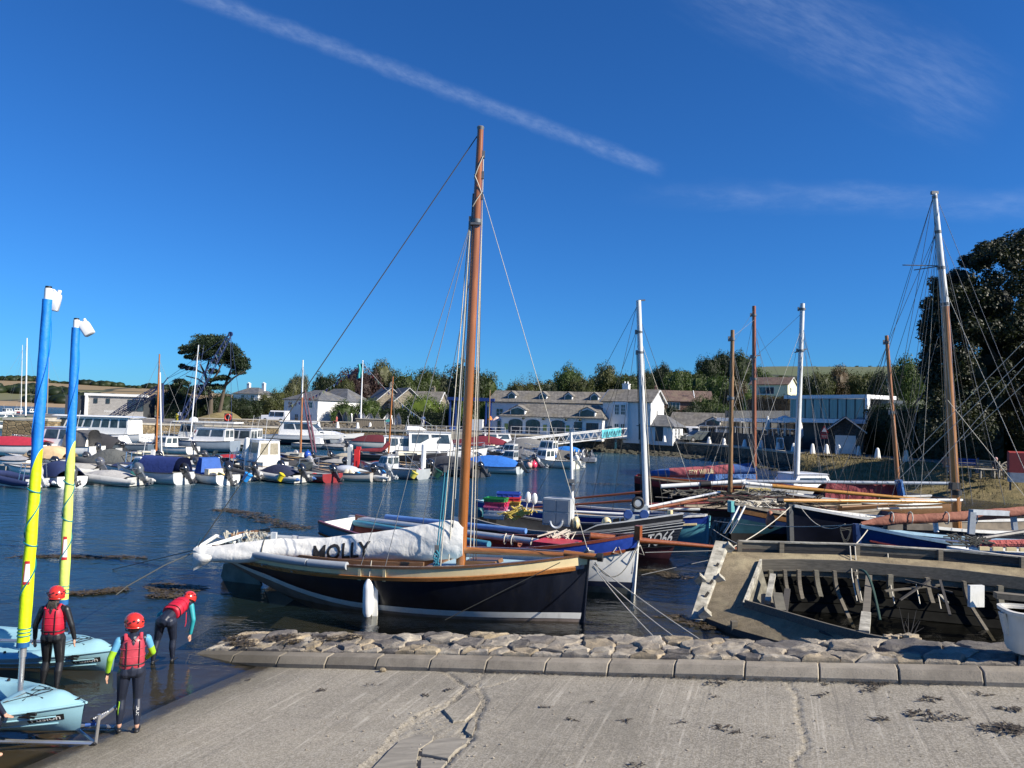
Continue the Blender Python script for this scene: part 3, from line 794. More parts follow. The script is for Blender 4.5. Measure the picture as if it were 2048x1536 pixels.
def window(par,q,u,z,w,h,cols=2,rows=2,arch=False,fm=None,pm=None,prj=.05):
 """q: (origin at wall centre foot, right dir, out dir); a framed window with its pane behind the bars"""
 o,r,n=q;up=Vector((0,0,1));c=o+r*u+up*z
 B=lambda du,dz,sw,sh,t,off:(c+r*du+up*dz+n*off,sw,sh,t)
 mb=MB()
 def bar(du,dz,sw,sh,t=.05,off=prj-.02):
  p=c+r*du+up*dz+n*off
  mb.hexa([p-r*sw/2-n*t/2-up*sh/2,p+r*sw/2-n*t/2-up*sh/2,p+r*sw/2+n*t/2-up*sh/2,p-r*sw/2+n*t/2-up*sh/2,p-r*sw/2-n*t/2+up*sh/2,p+r*sw/2-n*t/2+up*sh/2,p+r*sw/2+n*t/2+up*sh/2,p-r*sw/2+n*t/2+up*sh/2])
 fw=.07
 bar(-w/2-fw/2+.01,0,fw,h+.12);bar(w/2+fw/2-.01,0,fw,h+.12)
 bar(0,-h/2-.03,w-.0,.06,.09);
 if not arch:bar(0,h/2+.03,w,.06)
 for i in range(1,cols):bar(-w/2+w*i/cols,0,.045,h,.03)
 for i in range(1,rows):bar(0,-h/2+h*i/rows,w,.045,.036)
 poly=[(-w/2,-h/2),(w/2,-h/2),(w/2,h/2),(-w/2,h/2)]
 if arch:
  poly=[(-w/2,-h/2),(w/2,-h/2)]+[(w/2*cos(a),h/2+h*.28*sin(a))for a in[pi*k/8 for k in range(9)]]
  pts=[(w/2*cos(a),h/2+h*.28*sin(a))for a in[pi*k/8 for k in range(9)]]
  for(a,b),(a2,b2)in zip(pts,pts[1:]):
   mb.beam(c+r*a+up*b+n*(prj-.02),c+r*a2+up*b2+n*(prj-.02),.05,.07,n)
 fr=mb.build('window',fm or framew,par,smooth=0)
 MB().prism([c+r*a+up*b+n*.006 for a,b in poly],n*(prj-.03)).build('pane',pm or pane_m,fr,smooth=0)
 return fr
def side(which,w,d):
 return{'f':(Vector((0,-d/2,0)),Vector((1,0,0)),Vector((0,-1,0))),'r':(Vector((w/2,0,0)),Vector((0,1,0)),Vector((1,0,0))),'l':(Vector((-w/2,0,0)),Vector((0,-1,0)),Vector((-1,0,0)))}[which]
def roof_gable(mb,w,d,e,r,ov=.25,th=.14,y0=0,x0=0):
 for sgn in(-1,1):
  k=(r-e)/(d/2);n=Vector((0,sgn*k,1)).normalized()
  a=Vector((x0-w/2-ov,y0+sgn*(d/2+ov),e-k*ov));b=Vector((x0+w/2+ov,y0+sgn*(d/2+ov),e-k*ov))
  c=Vector((x0+w/2+ov,y0+sgn*.004,r));dd=Vector((x0-w/2-ov,y0+sgn*.004,r))
  mb.hexa([a,b,c,dd,a+n*th,b+n*th,c+Vector((0,0,th*1.05)),dd+Vector((0,0,th*1.05))])
def roof_hip(mb,w,d,e,r,ov=.3,hipl=None,hipr=None):
 hl=d/2 if hipl is None else hipl;hr=d/2 if hipr is None else hipr
 W2,D2=w/2+ov,d/2+ov
 z=e-.05
 v=[(-W2,-D2,z),(W2,-D2,z),(W2,D2,z),(-W2,D2,z),(-w/2+hl,0,r),(w/2-hr,0,r),(-W2,-D2,z-.1),(W2,-D2,z-.1),(W2,D2,z-.1),(-W2,D2,z-.1)]
 mb.add(v,[(0,1,5,4),(2,3,4,5),(1,2,5),(3,0,4),(6,7,1,0),(7,8,2,1),(8,9,3,2),(9,6,0,3),(9,8,7,6)])
def house(name,label,loc,rot,w,d,e,r,wall,roof,wins=(),hip=False,chim=(),cat='house',verge=False,hips=(None,None),fm=None,winfn=None):
 root=thing(name,label,cat,loc,rad(rot))
 mb=MB()
 if hip:mb.box((0,0,e/2-.25),(w,d,e+.5))
 else:
  mb.prism([(-w/2,-d/2,-.5),(-w/2,d/2,-.5),(-w/2,d/2,e),(-w/2,0,r-.03),(-w/2,-d/2,e)],(w,0,0))
 mb.build('wall',wall,root,smooth=0)
 rb=MB()
 if hip:roof_hip(rb,w,d,e,r,.3,*hips)
 else:roof_gable(rb,w,d,e,r)
 ro=rb.build('roof',roof,root,smooth=0)
 if verge and not hip:
  for sx in(-1,1):
   for sy in(-1,1):
    k=(r-e)/(d/2)
    MB().beam((sx*(w/2+.27),sy*(d/2+.28),e-k*.28+.04),(sx*(w/2+.27),0,r+.04),.06,.24,(1,0,0)).build('bargeboard',framew,root)
 for(x,y,cw,ch)in chim:
  zr=r-(r-e)*abs(y)/(d/2)
  c=MB().box((x,y,zr+ch/2-.3),(cw,cw*.8,ch+.6));c.box((x,y,zr+ch+.04),(cw+.12,cw*.8+.12,.1))
  for q in(-.25,.25):c.lathe([(.12,0),(.1,.32)],(x+q*cw,y,zr+ch+.08),8)
  c.build('chimney',wall,ro,smooth=30)
 for(sd,u,z,ww,hh,*rest)in wins:
  window(root,side(sd,w,d),u,z,ww,hh,*(rest or(2,2)),fm=fm)
 return root
PUBR=-21
pc=P(1113,850,108);
pub=house('pub_back_range','long white pub range with four dormers in its lichened slate roof',(pc.x+.2,109.5,1.85),PUBR,19.2,6.5,4.45,6.05,whitew,slate_g,[('f',-7.8,2.9,1.0,1.0),('f',-5.7,2.9,1.0,1.0),('f',-7.6,.9,1.0,1.6)],cat='pub')
def dormer(par,x,z,y,w=1.15,h=1.25,dep=1.6,gl=.6,wallm=darkfr,roofm=slate_g):
 mb=MB().prism([(x-w/2,y,z),(x+w/2,y,z),(x+w/2,y,z+h*.62),(x,y,z+h),(x-w/2,y,z+h*.62)],(0,dep,0))
 dm=mb.build('dormer',whitew,par,smooth=0)
 rb=MB()
 for s in(-1,1):
  a=Vector((x+s*(w/2+.18),y-.14,z+h*.62-.1));b=Vector((x,y-.14,z+h+.04))
  rb.hexa([a,b,b+Vector((0,dep,0)),a+Vector((0,dep,0)),a+Vector((0,0,.08)),b+Vector((0,0,.08)),b+Vector((0,dep,.08)),a+Vector((0,dep,.08))])
 rb.build('dormer_roof',roofm,dm,smooth=0)
 MB().prism([(x-w/2+.12,y-.03,z+.1),(x+w/2-.12,y-.03,z+.1),(x+w/2-.12,y-.03,z+h*.55),(x,y-.03,z+h*.8),(x-w/2+.12,y-.03,z+h*.55)],(0,.02,0)).build('dormer_window',pane_m,dm,smooth=0)
for x in(-6.3,-1.5,2.3,6.1):dormer(pub,x,4.75,-2.5)
pf=house('pub_front_range','low white pub front with three arched windows under a hipped slate roof',(P(1114,850,101).x,101.2,1.85),PUBR,13.9,5.6,2.5,4.15,whitew,slate_g,hip=True,cat='pub',hips=(1.6,1.2))
for u,w in((-4.9,1.85),(-2.45,1.85),(.95,1.85)):window(pf,side('f',13.9,5.6),u,.95,w,1.35,4,2,True,darkfr)
window(pf,side('f',13.9,5.6),3.75,1.35,.95,.95,3,2,fm=darkfr);window(pf,side('f',13.9,5.6),5.65,1.3,1.5,.9,3,1,fm=darkfr)
for x in(-4.7,4.9):dormer(pf,x,2.55,-2.75,2.1,1.25,2.2)
for u in(-6.2,-.75,2.35):MB().box((u,-2.86,1.0),(.5,.05,.8)).build('menu_board',M('menu_green',(.30,.34,.10),.6),pf)
for u in(-3.7,-.9,2.2,4.1):
 MB().tube([(u,-2.8,2.3),(u,-3.1,2.38)],.02,5).ell((u,-3.14,2.15),(.2,.2,.17),8,5).build('hanging_basket',M('basket',(.03,.035,.02),.9),pf)
wh=house('white_house','tall white house with a brilliant white gable end and slate roof beside the pub',(P(1258,850,98.5).x+.6,98.8,1.75),-31,6.6,4.9,4.85,6.35,whitew,slate_g,[],chim=[(-1.3,.5,.85,1.1)],verge=True)
for u,z,h in((-1.15,3.75,1.25),(-.3,3.75,1.25),(-1.15,1.25,1.3),(-.3,1.25,1.3),(2.2,3.75,1.2)):window(wh,side('f',6.6,4.9),u,z,.55,h,2,3,fm=framew)
MB().box((2.2,-2.5,1.0),(.85,.1,2.0)).build('door',darkfr,wh)
MB().box((-.73,-2.62,2.4),(2.1,.35,4.7)).build('bay',whitew,wh,smooth=0)
for o in[c for c in COL.objects if c.parent==wh and c.name.startswith('window')][:4]:o.location.y=-.36
MB().box((2.46,-.2,3.4),(.06,.3,.7)).build('window',darkfr,wh).location.x=.85
pb=house('porch_house','small white hipped porch building with double doors behind the bollards',(P(1326,860,95.5).x,96.6,1.65),-31,4.4,3.9,1.95,3.35,whitew,slate_b,hip=True,hips=(1.6,1.6),cat='building')
for u in(-1.55,-.95):window(pb,side('f',4.4,3.9),u,1.0,.5,1.3,2,3)
MB().box((.45,-1.96,.9),(1.0,.06,1.8)).build('door',darkfr,pb)
for u in(-.35,1.25):MB().box((u,-2.0,.95),(.55,.06,1.75)).build('door_leaf',whitew,pb)
for u in(-.9,.3):window(pb,side('r',4.4,3.9),u,1.0,.6,1.2,2,3)
barn=house('long_barn','long low slate roofed barn with a half round gable window',(P(1412,862,106).x+.4,107,1.65),-28,9.6,5.6,1.85,3.75,whitew,slate_g,[('f',-3.6,1.1,.8,.9),('f',.5,1.0,2.6,1.5,4,1)],cat='barn')
dormer(barn,1.4,1.95,-2.6,2.0,1.3,2.0)
hp=P(1365,800,142)
bung=house('brown_bungalow','brown tiled bungalow on the hillside above the harbour',(hp.x,143,5.4),-8,10.6,7.5,2.5,4.5,M('brick_wall',(.18,.10,.075),.9),tile_br,[('f',-1.6,1.6,2.0,1.2,3,1),('f',3.2,1.6,1.0,1.2)],chim=[(-4.8,.3,.5,.8)])
MB().box((.6,-2.3,3.35),(1.3,.06,.05),Matrix.Rotation(rad(28),3,'X')).build('rooflight',pane_m,bung).location.z=.25
MB().beam((2.2,-3.95,2.42),(2.2,-.1,4.68),.12,.1).build('verge',framew,bung)
cr=house('cream_house','pale cream gabled house standing high on the right hillside',(P(1553,780,172).x,174,9.6),-38,8.6,6.4,3.6,5.3,creamw,tile_br,[('f',-.6,2.2,3.6,1.5,4,1),('r',-1.2,2.4,.9,.9)],verge=True)
MB().box((-1.5,-3.5,1.2),(3.4,.7,.12)).build('balcony',whitew,cr)
h1=house('hipped_house','distant white house with two chimneys among trees on the left',(P(508,800,190).x,190,5.2),-20,7.6,6.5,2.7,4.3,whitew,slate_b,[('f',-.8,1.7,.9,1.1),('f',2.2,1.7,.9,1.1)],hip=True,chim=[(-2.2,.5,.8,1.2),(2.5,.4,.8,1.2)],hips=(2.4,2.4))
h2=house('quay_house','white two storey house with hipped grey roof behind the left quay',(P(632,820,130).x,131,2.0),-33,8.4,7.6,4.05,5.75,whitew,slate_b,[('f',-2.6,3.1,.9,.9),('f',.4,3.1,.6,.9),('f',2.3,3.1,1.2,.9),('f',.4,.95,.6,1.0),('f',2.3,.95,1.0,1.0),('f',-.9,.95,.8,1.0)],hip=True,hips=(3.3,3.0))
h2b=house('quay_house_wing','rear wing of the white quay house under a darker grey roof',(P(672,820,137).x+.3,139,2.0),-33,9.5,6,4.1,6.35,whitew,slate_b,[('f',2.4,3.1,.7,.9)],hip=True,hips=(3,3))
for x,y,w,rr_ in((772,146,6.0,-62),(806,144,6.4,-62),(846,146,8.2,-14)):
 house('stone_building',{772:'leftmost gabled slate roof of the old stone buildings',806:'middle gabled slate roof of the old stone buildings',846:'sunlit rubble stone building with long slate roof above the shrubs'}[x],(P(x,800,y).x,y,2.2),rr_,w,5.6,4.3 if x<840 else 3.9,6.7 if x<840 else 6.2,rubble_w,slate_b if x<840 else slate_g,[('f',0,3.0,.9,1.2)],verge=True,chim=[(2.0,.2,.7,1.0)]if x!=806 else[],cat='building')
mo=thing('marina_office','flat roofed marina office clad in grey weathered boards with white frame','office',(P(222,815,125).x,126.5,2.05),rad(9))
timb=wood('silver_boards',(.42,.40,.37),.85,0,0,.35)
MB().box((-1.2,1.5,1.75),(12.2,6,3.5)).build('wall',M('dark_cladding',(.05,.055,.06),.7),mo,smooth=0)
for i in range(15):MB().box((.55,-1.6,.22+i*.225),(8.6,.12,.205)).build('plank',timb,mo,smooth=0)
MB().box((.6,-1.5,3.72),(9.8,.9,.42)).box((-3.95,-1.5,1.7),(.42,.9,3.62)).box((1.0,-1.7,-.2),(11.2,1.3,.5)).build('frame',whitew,mo,smooth=0)
for u,z,w,h in((-2.6,2.7,.5,.7),(-.7,2.7,.5,.7),(3.1,2.1,1.3,1.8),(4.4,2.1,.9,1.8)):
 window(mo,(Vector((0,-1.66,0)),Vector((1,0,0)),Vector((0,-1,0))),u,z,w,h,2 if w>.6 else 1,1,fm=darkfr)
text_mesh('MARINA',.55,lambda u,v:(-.2+u,-1.675,.95+v),'lettering',whitew,mo)
ga,gb=Vector((29.6,80.2,0)),Vector((34.2,72.2,0));gd=(gb-ga).normalized();gl_=(gb-ga).length
gn=Vector((gd.y,-gd.x,0))
mod=thing('glass_building','modern flat roofed building with a long glazed upper storey and white frame','building',(ga.x,ga.y,1.65),atan2(gd.y,gd.x))
gfx=M('white_fascia',(.80,.81,.82),.6,var=.04,bump=0)
L=gl_
MB().box((L/2-.2,2.2,5.52),(L+.6,4.6,.36)).box((L+.02,.1,4.3),(.26,.4,2.1)).box((L/2-.2,3.2,3.08),(L+.6,7.0,.42)).build('frame',gfx,mod,smooth=0)
MB().box((L/2-.3,4.6,1.45),(L-.2,4,2.9)).box((L/2-.3,4.9,4.3),(L-.6,3.6,2.05)).build('wall',darkfr,mod,smooth=0)
blind=M('curtained_glass',(.14,.21,.25),.12,var=.5,scale=.9,bump=0,coat=.6,stretch=(3,1,.25))
for i in range(9):
 w=(L-.5)/9
 MB().box((.15+w*(i+.5),.12,4.3),(w-.07,.05,1.95)).build('glass_panel',blind,mod,smooth=0)
 MB().box((.15+w*(i+1),.1,4.3),(.07,.12,2.0)).build('mullion',darkfr,mod,smooth=0)
MB().box((L*.62,.5,1.3),(2.6,.1,2.3)).box((L*.62,.46,2.52),(3.0,.14,.16)).box((L*.62-1.42,.46,1.3),(.14,.14,2.5)).build('door',darkfr,mod,smooth=0)
for i in range(4):MB().box((L*.6,-.9+i*.32,-.0+i*.13),(3.4,.34,.14)).build('step',tarmac,mod,smooth=0)
lw=thing('cafe_terrace','low cafe wing with a long white fascia over dark glazing','building',(P(1442,860,97).x,98.5,1.65),atan2(-18.5,4.6))
WL=19.0
MB().box((WL/2,2.5,2.98),(WL,5.4,.42)).build('fascia',gfx,lw,smooth=0)
MB().box((WL/2,3.4,1.35),(WL,3.2,2.7)).build('wall',darkfr,lw,smooth=0)
for i in range(12):MB().box((.8+i*1.55,1.74,1.75),(1.4,.06,1.9)).build('window',pane_m,lw,smooth=0)
for i in range(13):MB().box((.05+i*1.55,1.7,1.75),(.12,.1,1.95)).build('mullion',gfx if i%4==0 else darkfr,lw,smooth=0)
MB().box((WL/2,1.0,3.7),(WL,.03,.9)).build('roof_balustrade',glass_dark('balustrade_glass',(.06,.08,.09)),lw,smooth=0)
tw=thing('terrace_stone_wall','dark dry slate retaining wall below the cafe terrace','wall',(0,0,0))
tp=[P(1398,888,96),P(1470,885,90),P(1545,890,81),P(1592,893,76.5)]
MB().loft([[Vector((p.x,p.y,1.4)),Vector((p.x,p.y,3.02)),Vector((p.x+.4,p.y+.5,3.02)),Vector((p.x+.4,p.y+.5,1.4))]for p in tp]).build('masonry',drystone,tw,smooth=0)
MB().tube([Vector((p.x,p.y,3.75))for p in tp],.03,6).build('handrail',framew,tw)
for p in[tp[i].lerp(tp[i+1],k/4)for i in range(3)for k in range(4)]:MB().tube([(p.x,p.y,3.0),(p.x,p.y,3.75)],.025,6).build('post',framew,tw)
shed=house('stone_shed','small stone gabled shed with a wide white garage door',(P(1692,880,71).x,71.4,1.68),-112,3.6,3.1,2.15,3.35,drystone,slate_b,cat='shed',verge=True)
MB().box((1.83,.05,.86),(.07,1.75,1.7)).build('garage_door',whitew,shed,smooth=0)
for i in range(1,4):MB().box((1.868,.05,.86+(i-2)*.42),(.012,1.7,.02)).build('door_rib',gfx,shed,smooth=0)
bol=[(1305.7,882),(1328.5,883.7),(1359,883),(1383,885),(1418,887),(1448,890),(1489,893.6),(1523,895),(1556,900),(1587,903.6),(1625,908),(1653,909),(1677.5,909.5),(1717,910.6),(1755,917),(1812,923.5)]
bn=['white stone bollard before the pale porch house, first from the left in the row','white bollard in front of the porch house doors','white bollard beside the parked white van','white bollard in front of the grey parked car','white bollard before the left end of the dark terrace wall','white bollard just left of the thin brown mast','white bollard between the thin brown mast and the reddish brown mast','white bollard just right of the reddish brown mast','white bollard beside the easel board','white bollard partly hidden by the white mast','white bollard below the cafe steps','white bollard behind the warning sign post','white bollard left of the garage door','white bollard right of the garage door','white shaded bollard on the grass edge left of the slanting mast','white shaded bollard right of the slanting mast, last of the row']
b0=None
def bolmesh():
 mb=MB();n=8;rings=[]
 for z,w in((0,.24),(.05,.24),(.5,.155),(.66,.12),(.74,.07),(.76,.01)):
  rings.append([Vector((w*cos(2*pi*(k+.5)/n),w*.82*sin(2*pi*(k+.5)/n),z))for k in range(n)])
 return mb.loft(rings)
for(q,l)in zip(bol,bn):
 p=G(q[0],q[1],1.62)
 if b0 is None:b0=bolmesh().build('bollard',M('white_bollard_paint',(.80,.80,.78),.7,var=.1,dirt=.15),smooth=30);o=b0
 else:o=copyobj(b0)
 o.location=p;s=RND.uniform(1.0,1.12);o.scale=(s*1.1,s*1.1,s*(1.0 if q[0]<1600 else 1.15));o.rotation_euler.z=RND.uniform(0,.5)
 tag(o,l,'bollard','white bollards along the harbour edge')
for(q,l)in zip([(637,856),(675,856),(715,857),(740,857)],['small white bollard on the left quay near the slatted mast','small white bollard under the upturned dinghies','small white bollard left of the flagpole foot','small white bollard right of the flagpole foot']):
 o=copyobj(b0);o.location=G(q[0],q[1],1.95);o.scale=(1.15,1.15,1.1);tag(o,l,'bollard','white bollards on the left quay')
gA,gB=P(1040,888,86),P(1245,868,95)
gA.z=.7;gB.z=2.2
gw=thing('gangway','long pale sloping access bridge down to the pontoons','gangway',tuple(gA))
gd_=(gB-gA).normalized();gs=gd_.cross(Vector((0,0,1))).normalized()
alu=M('pale_aluminium',(.62,.63,.64),.4,.3,var=.08,bump=0)
for sd in(-.75,.75):
 for dz in(0,.95):MB().beam(gA+gs*sd+Vector((0,0,dz)),gB+gs*sd+Vector((0,0,dz)),.12,.13 if dz==0 else .12).build('chord',alu,gw,True)
 tb=MB()
 for i in range(24):
  a,b=gA.lerp(gB,i/24)+gs*sd,gA.lerp(gB,(i+1)/24)+gs*sd
  tb.beam(a+Vector((0,0,0 if i%2 else .95)),b+Vector((0,0,.95 if i%2 else 0)),.05,.05)
 tb.build('truss',alu,gw,True)
MB().beam(gA,gB,1.4,.08).build('walkway',darkfr,gw,True)
bnr=tag(MB().grid(lambda u,v:gA.lerp(gB,lerp(.73,.93,u))-gs*-.92*1+Vector((0,0,lerp(.1,1.1,v)))+gs*.04*sin(u*19+v*3),22,4).build('banner',M('turquoise_banner',(.10,.48,.56),.7,var=.2,scale=4)),'turquoise fabric banner hung on the gangway rail','banner')
def scrib():
 mb=MB();rr=random.Random(4)
 for i in range(7):
  u0=.745+i*.026
  a=gA.lerp(gB,u0)+gs*1.0+Vector((0,0,.2));b=gA.lerp(gB,u0+.012)+gs*1.0+Vector((0,0,.85))
  c=gA.lerp(gB,u0+.02)+gs*1.0+Vector((0,0,rr.uniform(.2,.6)))
  mb.beam(a,b,.02,.06);mb.beam(b,c,.02,.05)
 mb.build('strokes',M('banner_print',(.03,.10,.14),.7),bnr)
scrib()
#vehicles on the quay
def vehicle(kind,label,loc,rz,col,name):
 root=thing(name,label,'van' if kind=='van' else 'car',loc,rz)
 body=M(name+'_paint',col,.25,var=.05,bump=0,coat=.8);gl=glass_dark('car_glass',(.02,.025,.03))
 L,Wd,H={'van':(4.9,1.9,1.95),'car':(4.4,1.8,1.45),'4x4':(4.3,1.8,1.95)}[kind]
 pr={'van':[(-L/2,.3),(-L/2,1.0),(-L/2+.08,H),(L*.2,H),(L*.36,1.15),(L/2,.95),(L/2,.3)],'car':[(-L/2,.3),(-L/2,.85),(-L*.36,1.0),(-L*.22,H),(L*.1,H),(L*.27,.95),(L/2,.78),(L/2,.3)],'4x4':[(-L/2,.45),(-L/2,1.15),(-L/2+.05,H),(L*.13,H),(L*.2,1.2),(L/2,1.15),(L/2,.45)]}[kind]
 rings=[]
 for y,k in((-Wd/2,.93),(-Wd/2+.07,1.0),(Wd/2-.07,1.0),(Wd/2,.93)):
  rings.append([Vector((x*(1-(1-k)*.3),y*(1 if z<1.05 else .9),.3+(z-.3)*(k if z>1.05 else 1)))for x,z in pr])
 MB().loft(rings).build('body',body,root,smooth=30)
 for sy in(-1,1):
  y=sy*(Wd/2+.0)
  top=H-.2;z0=1.05
  for(xa,xb)in{'van':((L*.12,L*.3),(-L*.2,L*.05)),'car':((-.02,L*.19),(-L*.24,-.08)),'4x4':((-.15,L*.13),(-L*.42,-.3))}[kind]:
   MB().hexa([(xa,y-.03,z0),(xb,y-.03,z0),(xb,y+.0,z0),(xa,y+.0,z0),(xa,y*.9-.02,top),(xb-.15*(kind!='4x4'),y*.9-.02,top),(xb-.15*(kind!='4x4'),y*.9+.02*sy,top),(xa,y*.9+.02*sy,top)]).build('window',gl,root)
  for x in(-L*.31,L*.32):
   w=MB().lathe([(.33,-.11),(.34,0),(.33,.11)],(x,sy*(Wd/2-.1),.33),18,(0,1,0)).build('wheel',M('tyre_rubber',(.02,.02,.02),.8),root)
   MB().lathe([(.2,-.12),(.16,.125),(.02,.128)],(x,sy*(Wd/2-.1),.33),14,(0,1,0)).build('hub',M('wheel_alloy',(.5,.5,.52),.35,.7,bump=0),w)
  MB().box((L/2-.03,sy*Wd*.36,.78),(.08,.28,.16)).build('headlight',M('lamp_lens',(.7,.7,.7),.2,bump=0),root)
 ws={'van':((L*.205,H-.1),(L*.355,1.2)),'car':((L*.11,H-.06),(L*.265,.99)),'4x4':((L*.135,H-.1),(L*.2,1.22))}[kind]
 (xa,za),(xb,zb)=ws
 MB().hexa([(xb,-Wd*.42,zb),(xb,Wd*.42,zb),(xb+.03,Wd*.42,zb+.02),(xb+.03,-Wd*.42,zb+.02),(xa,-Wd*.38,za),(xa,Wd*.38,za),(xa+.03,Wd*.38,za+.02),(xa+.03,-Wd*.38,za+.02)]).build('windscreen',gl,root)
 return root
p=G(1378,880,1.65);vehicle('van','white van parked beside the porch house',(P(1378,870,98).x,98,1.66),rad(-25),(.8,.8,.8),'parked_van')
vehicle('car','dark grey estate car parked in front of the white van',(P(1398,880,94.6).x,94.8,1.66),rad(-160),(.08,.095,.10),'parked_car')
vehicle('car','white car parked at the head of the gangway',(P(1228,868,97).x,98.3,1.85),rad(165),(.75,.75,.75),'parked_car')
vehicle('4x4','boxy white off road vehicle parked on the left quay',(P(551,832,124).x,124,2.05),rad(172),(.8,.8,.8),'off_road_vehicle')
#flagpole, bunting, signs, parasols, seats
fp=P(721,842,108);fp.z=1.9
fl=thing('flagpole','tall white flagpole on the left quay','flagpole',tuple(fp))
MB().tube([(0,0,0),(0,0,9.6)],[.13,.07],8).ell((0,0,9.65),(.1,.1,.1),8,5).build('pole',framew,fl)
flag=MB().grid(lambda u,v:Vector((-.12-.62*u+.1*sin(v*5),.25*sin(u*7+v*2),9.35-2.1*v-.3*u)),8,12).build('flag',M('teal_flag',(.03,.30,.34),.8,var=.2))
tag(flag,'limp teal flag at the head of the white flagpole','flag');flag.location=fp
def bunting(a,b,n,label,seed):
 root=thing('bunting',label,'bunting',tuple(a));rr=random.Random(seed)
 pts=sag(a,b,.9,n);MB().tube(pts,.012,4).build('line',framew,root,True)
 cols=[(.6,.05,.04),(.05,.05,.25),(.75,.75,.75),(.1,.1,.12),(.75,.7,.3)]
 for i in range(1,n):
  c=rr.choice(cols);d=(b-a).normalized()
  MB().add([pts[i]-d*.22,pts[i]+d*.22,pts[i]+d*.1*rr.uniform(-1,1)+Vector((0,rr.uniform(-.1,.1),-.5))],[(0,1,2)]).build('pennant',M('bunting_%d'%cols.index(c),c,.8,bump=0),root,True,0,False)
ft=fp+Vector((0,0,9.4))
bunting(ft,P(572,812,112),22,'bunting line of small flags left of the flagpole',1)
bunting(ft,P(868,852,102),26,'bunting line of small flags right of the flagpole',2)
def parasol(px,py,d,z,r,h,label,op=True,col=whitew,ztop=None):
 p=P(px,py,d);p.z=z
 root=thing('parasol',label,'parasol',tuple(p))
 MB().tube([(0,0,0),(0,0,h)],.03,6).build('pole',alu,root)
 if op:MB().lathe([(r,h-.55),(r*.96,h-.48),(r*.5,h-.2),(.12,h)],(0,0,0),8).build('canopy',col,root,smooth=10)
 else:MB().lathe([(.1,h-1.7),(.3,h-1.4),(.26,h-.8),(.1,h-.15),(.02,h)],(0,0,0),8).build('canopy',col,root)
parasol(1569,870,82,3.0,1.35,2.2,'open white parasol on the cafe terrace')
parasol(1535,868,84,3.0,.3,2.15,'furled white parasol left of the open one',False)
parasol(1559,868,86,3.0,.3,1.8,'furled grey parasol behind the open white one',False,M('grey_canvas',(.30,.31,.31),.8))
parasol(1601,868,75,2.0,.3,2.6,'furled white parasol beside the tall white mast',False)
parasol(993,845,104,1.9,.75,2.2,'pale pink parasol on the pub terrace',True,M('pink_canvas',(.75,.55,.48),.8))
parasol(980,845,106,1.9,.4,2.25,'orange parasol on the pub terrace',True,M('orange_canvas',(.75,.22,.05),.8))
sp_=G(1647,905,1.65);sp_=P(1648,905,69)
sg=thing('warning_sign','triangular warning sign over a dark red plate on a post','sign',(sp_.x,sp_.y,1.65),rad(-20))
MB().tube([(0,0,0),(0,0,2.6)],.04,6).build('post',darkfr,sg)
MB().prism([(-.36,-.06,1.95),(.36,-.06,1.95),(0,-.06,2.62)],(0,.02,0)).build('triangle',M('sign_red',(.45,.03,.03),.5,bump=0),sg)
MB().prism([(-.22,-.068,2.03),(.22,-.068,2.03),(0,-.068,2.43)],(0,.007,0)).build('face',whitew,sg)
MB().box((0,-.06,1.62),(.62,.03,.48)).build('plate',M('plate_red',(.22,.02,.03),.5,bump=0),sg)
MB().box((0,-.078,1.66),(.46,.006,.05)).box((0,-.078,1.55),(.4,.006,.05)).build('lettering',M('plate_text',(.5,.42,.4),.6,bump=0),sg)
ez=P(1560,890,78)
eb=thing('easel_board','white framed chalk board leaning against the terrace wall','board',(ez.x,ez.y,1.65),rad(-28))
MB().box((0,0,.62),(.72,.05,1.15),Matrix.Rotation(rad(-10),3,'X')).build('frame',framew,eb)
MB().box((0,-.035,.62),(.56,.02,.98),Matrix.Rotation(rad(-10),3,'X')).build('panel',M('chalk_panel',(.20,.20,.19),.8,var=.5,scale=6),eb)
def bench(px,py,d,rz,mat,label,fan=False):
 p=P(px,py,d);p.z=1.35 if d<58 else 1.6
 root=thing('garden_bench',label,'bench',tuple(p),rad(rz));w=1.5
 for i in range(4):MB().box((0,-.2+i*.13,.44),(w,.11,.035)).build('slat',mat,root)
 for sx in(-1,1):
  for y in(-.24,.26):MB().box((sx*w/2,y,.32 if y<0 else .5),(.07,.07,.64 if y<0 else 1.0)).build('leg',mat,root)
  MB().box((sx*w/2,0,.64),(.08,.58,.045)).build('armrest',mat,root)
 if fan:
  for k in range(9):
   a=rad(15+k*18.75);MB().beam((0,.28,.46),(cos(a)*.7*(1 if abs(cos(a))>.7 else .85),.3,.46+sin(a)*.52),.03,.055,(0,1,0)).build('slat',mat,root)
  MB().tube([(cos(rad(a))*.74,.3,.5+sin(rad(a))*.5)for a in range(0,181,20)],.03,5).build('top_rail',mat,root)
 else:
  for i in range(3):MB().box((0,.28,.58+i*.15),(w,.035,.1)).build('slat',mat,root)
 return root
oak=wood('weathered_oak',(.30,.27,.22),.85,0)
bench(2010,945,47.5,195,oak,'silvered garden bench with a fan shaped slatted back',True)
bench(1978,935,50,100,oak,'silvered garden bench beside the fan backed one')
bench(1929,930,52,160,M('blue_bench',(.02,.06,.32),.5),'blue painted bench on the grass under the big tree')
tb=P(1965,950,47);tt=thing('garden_table','weathered low garden table in front of the benches','table',(tb.x,tb.y,1.3),.3)
for i in range(6):MB().box((0,-.4+i*.16,.55),(1.3,.14,.04)).build('plank',oak,tt)
for sx in(-.55,.55):
 for sy in(-.35,.35):MB().box((sx,sy,.27),(.07,.07,.54)).build('leg',oak,tt)
rs=P(2038,935,40);rb_=thing('life_ring_housing','red box on a grey post at the right edge','box',(rs.x,rs.y,1.2),rad(-18))
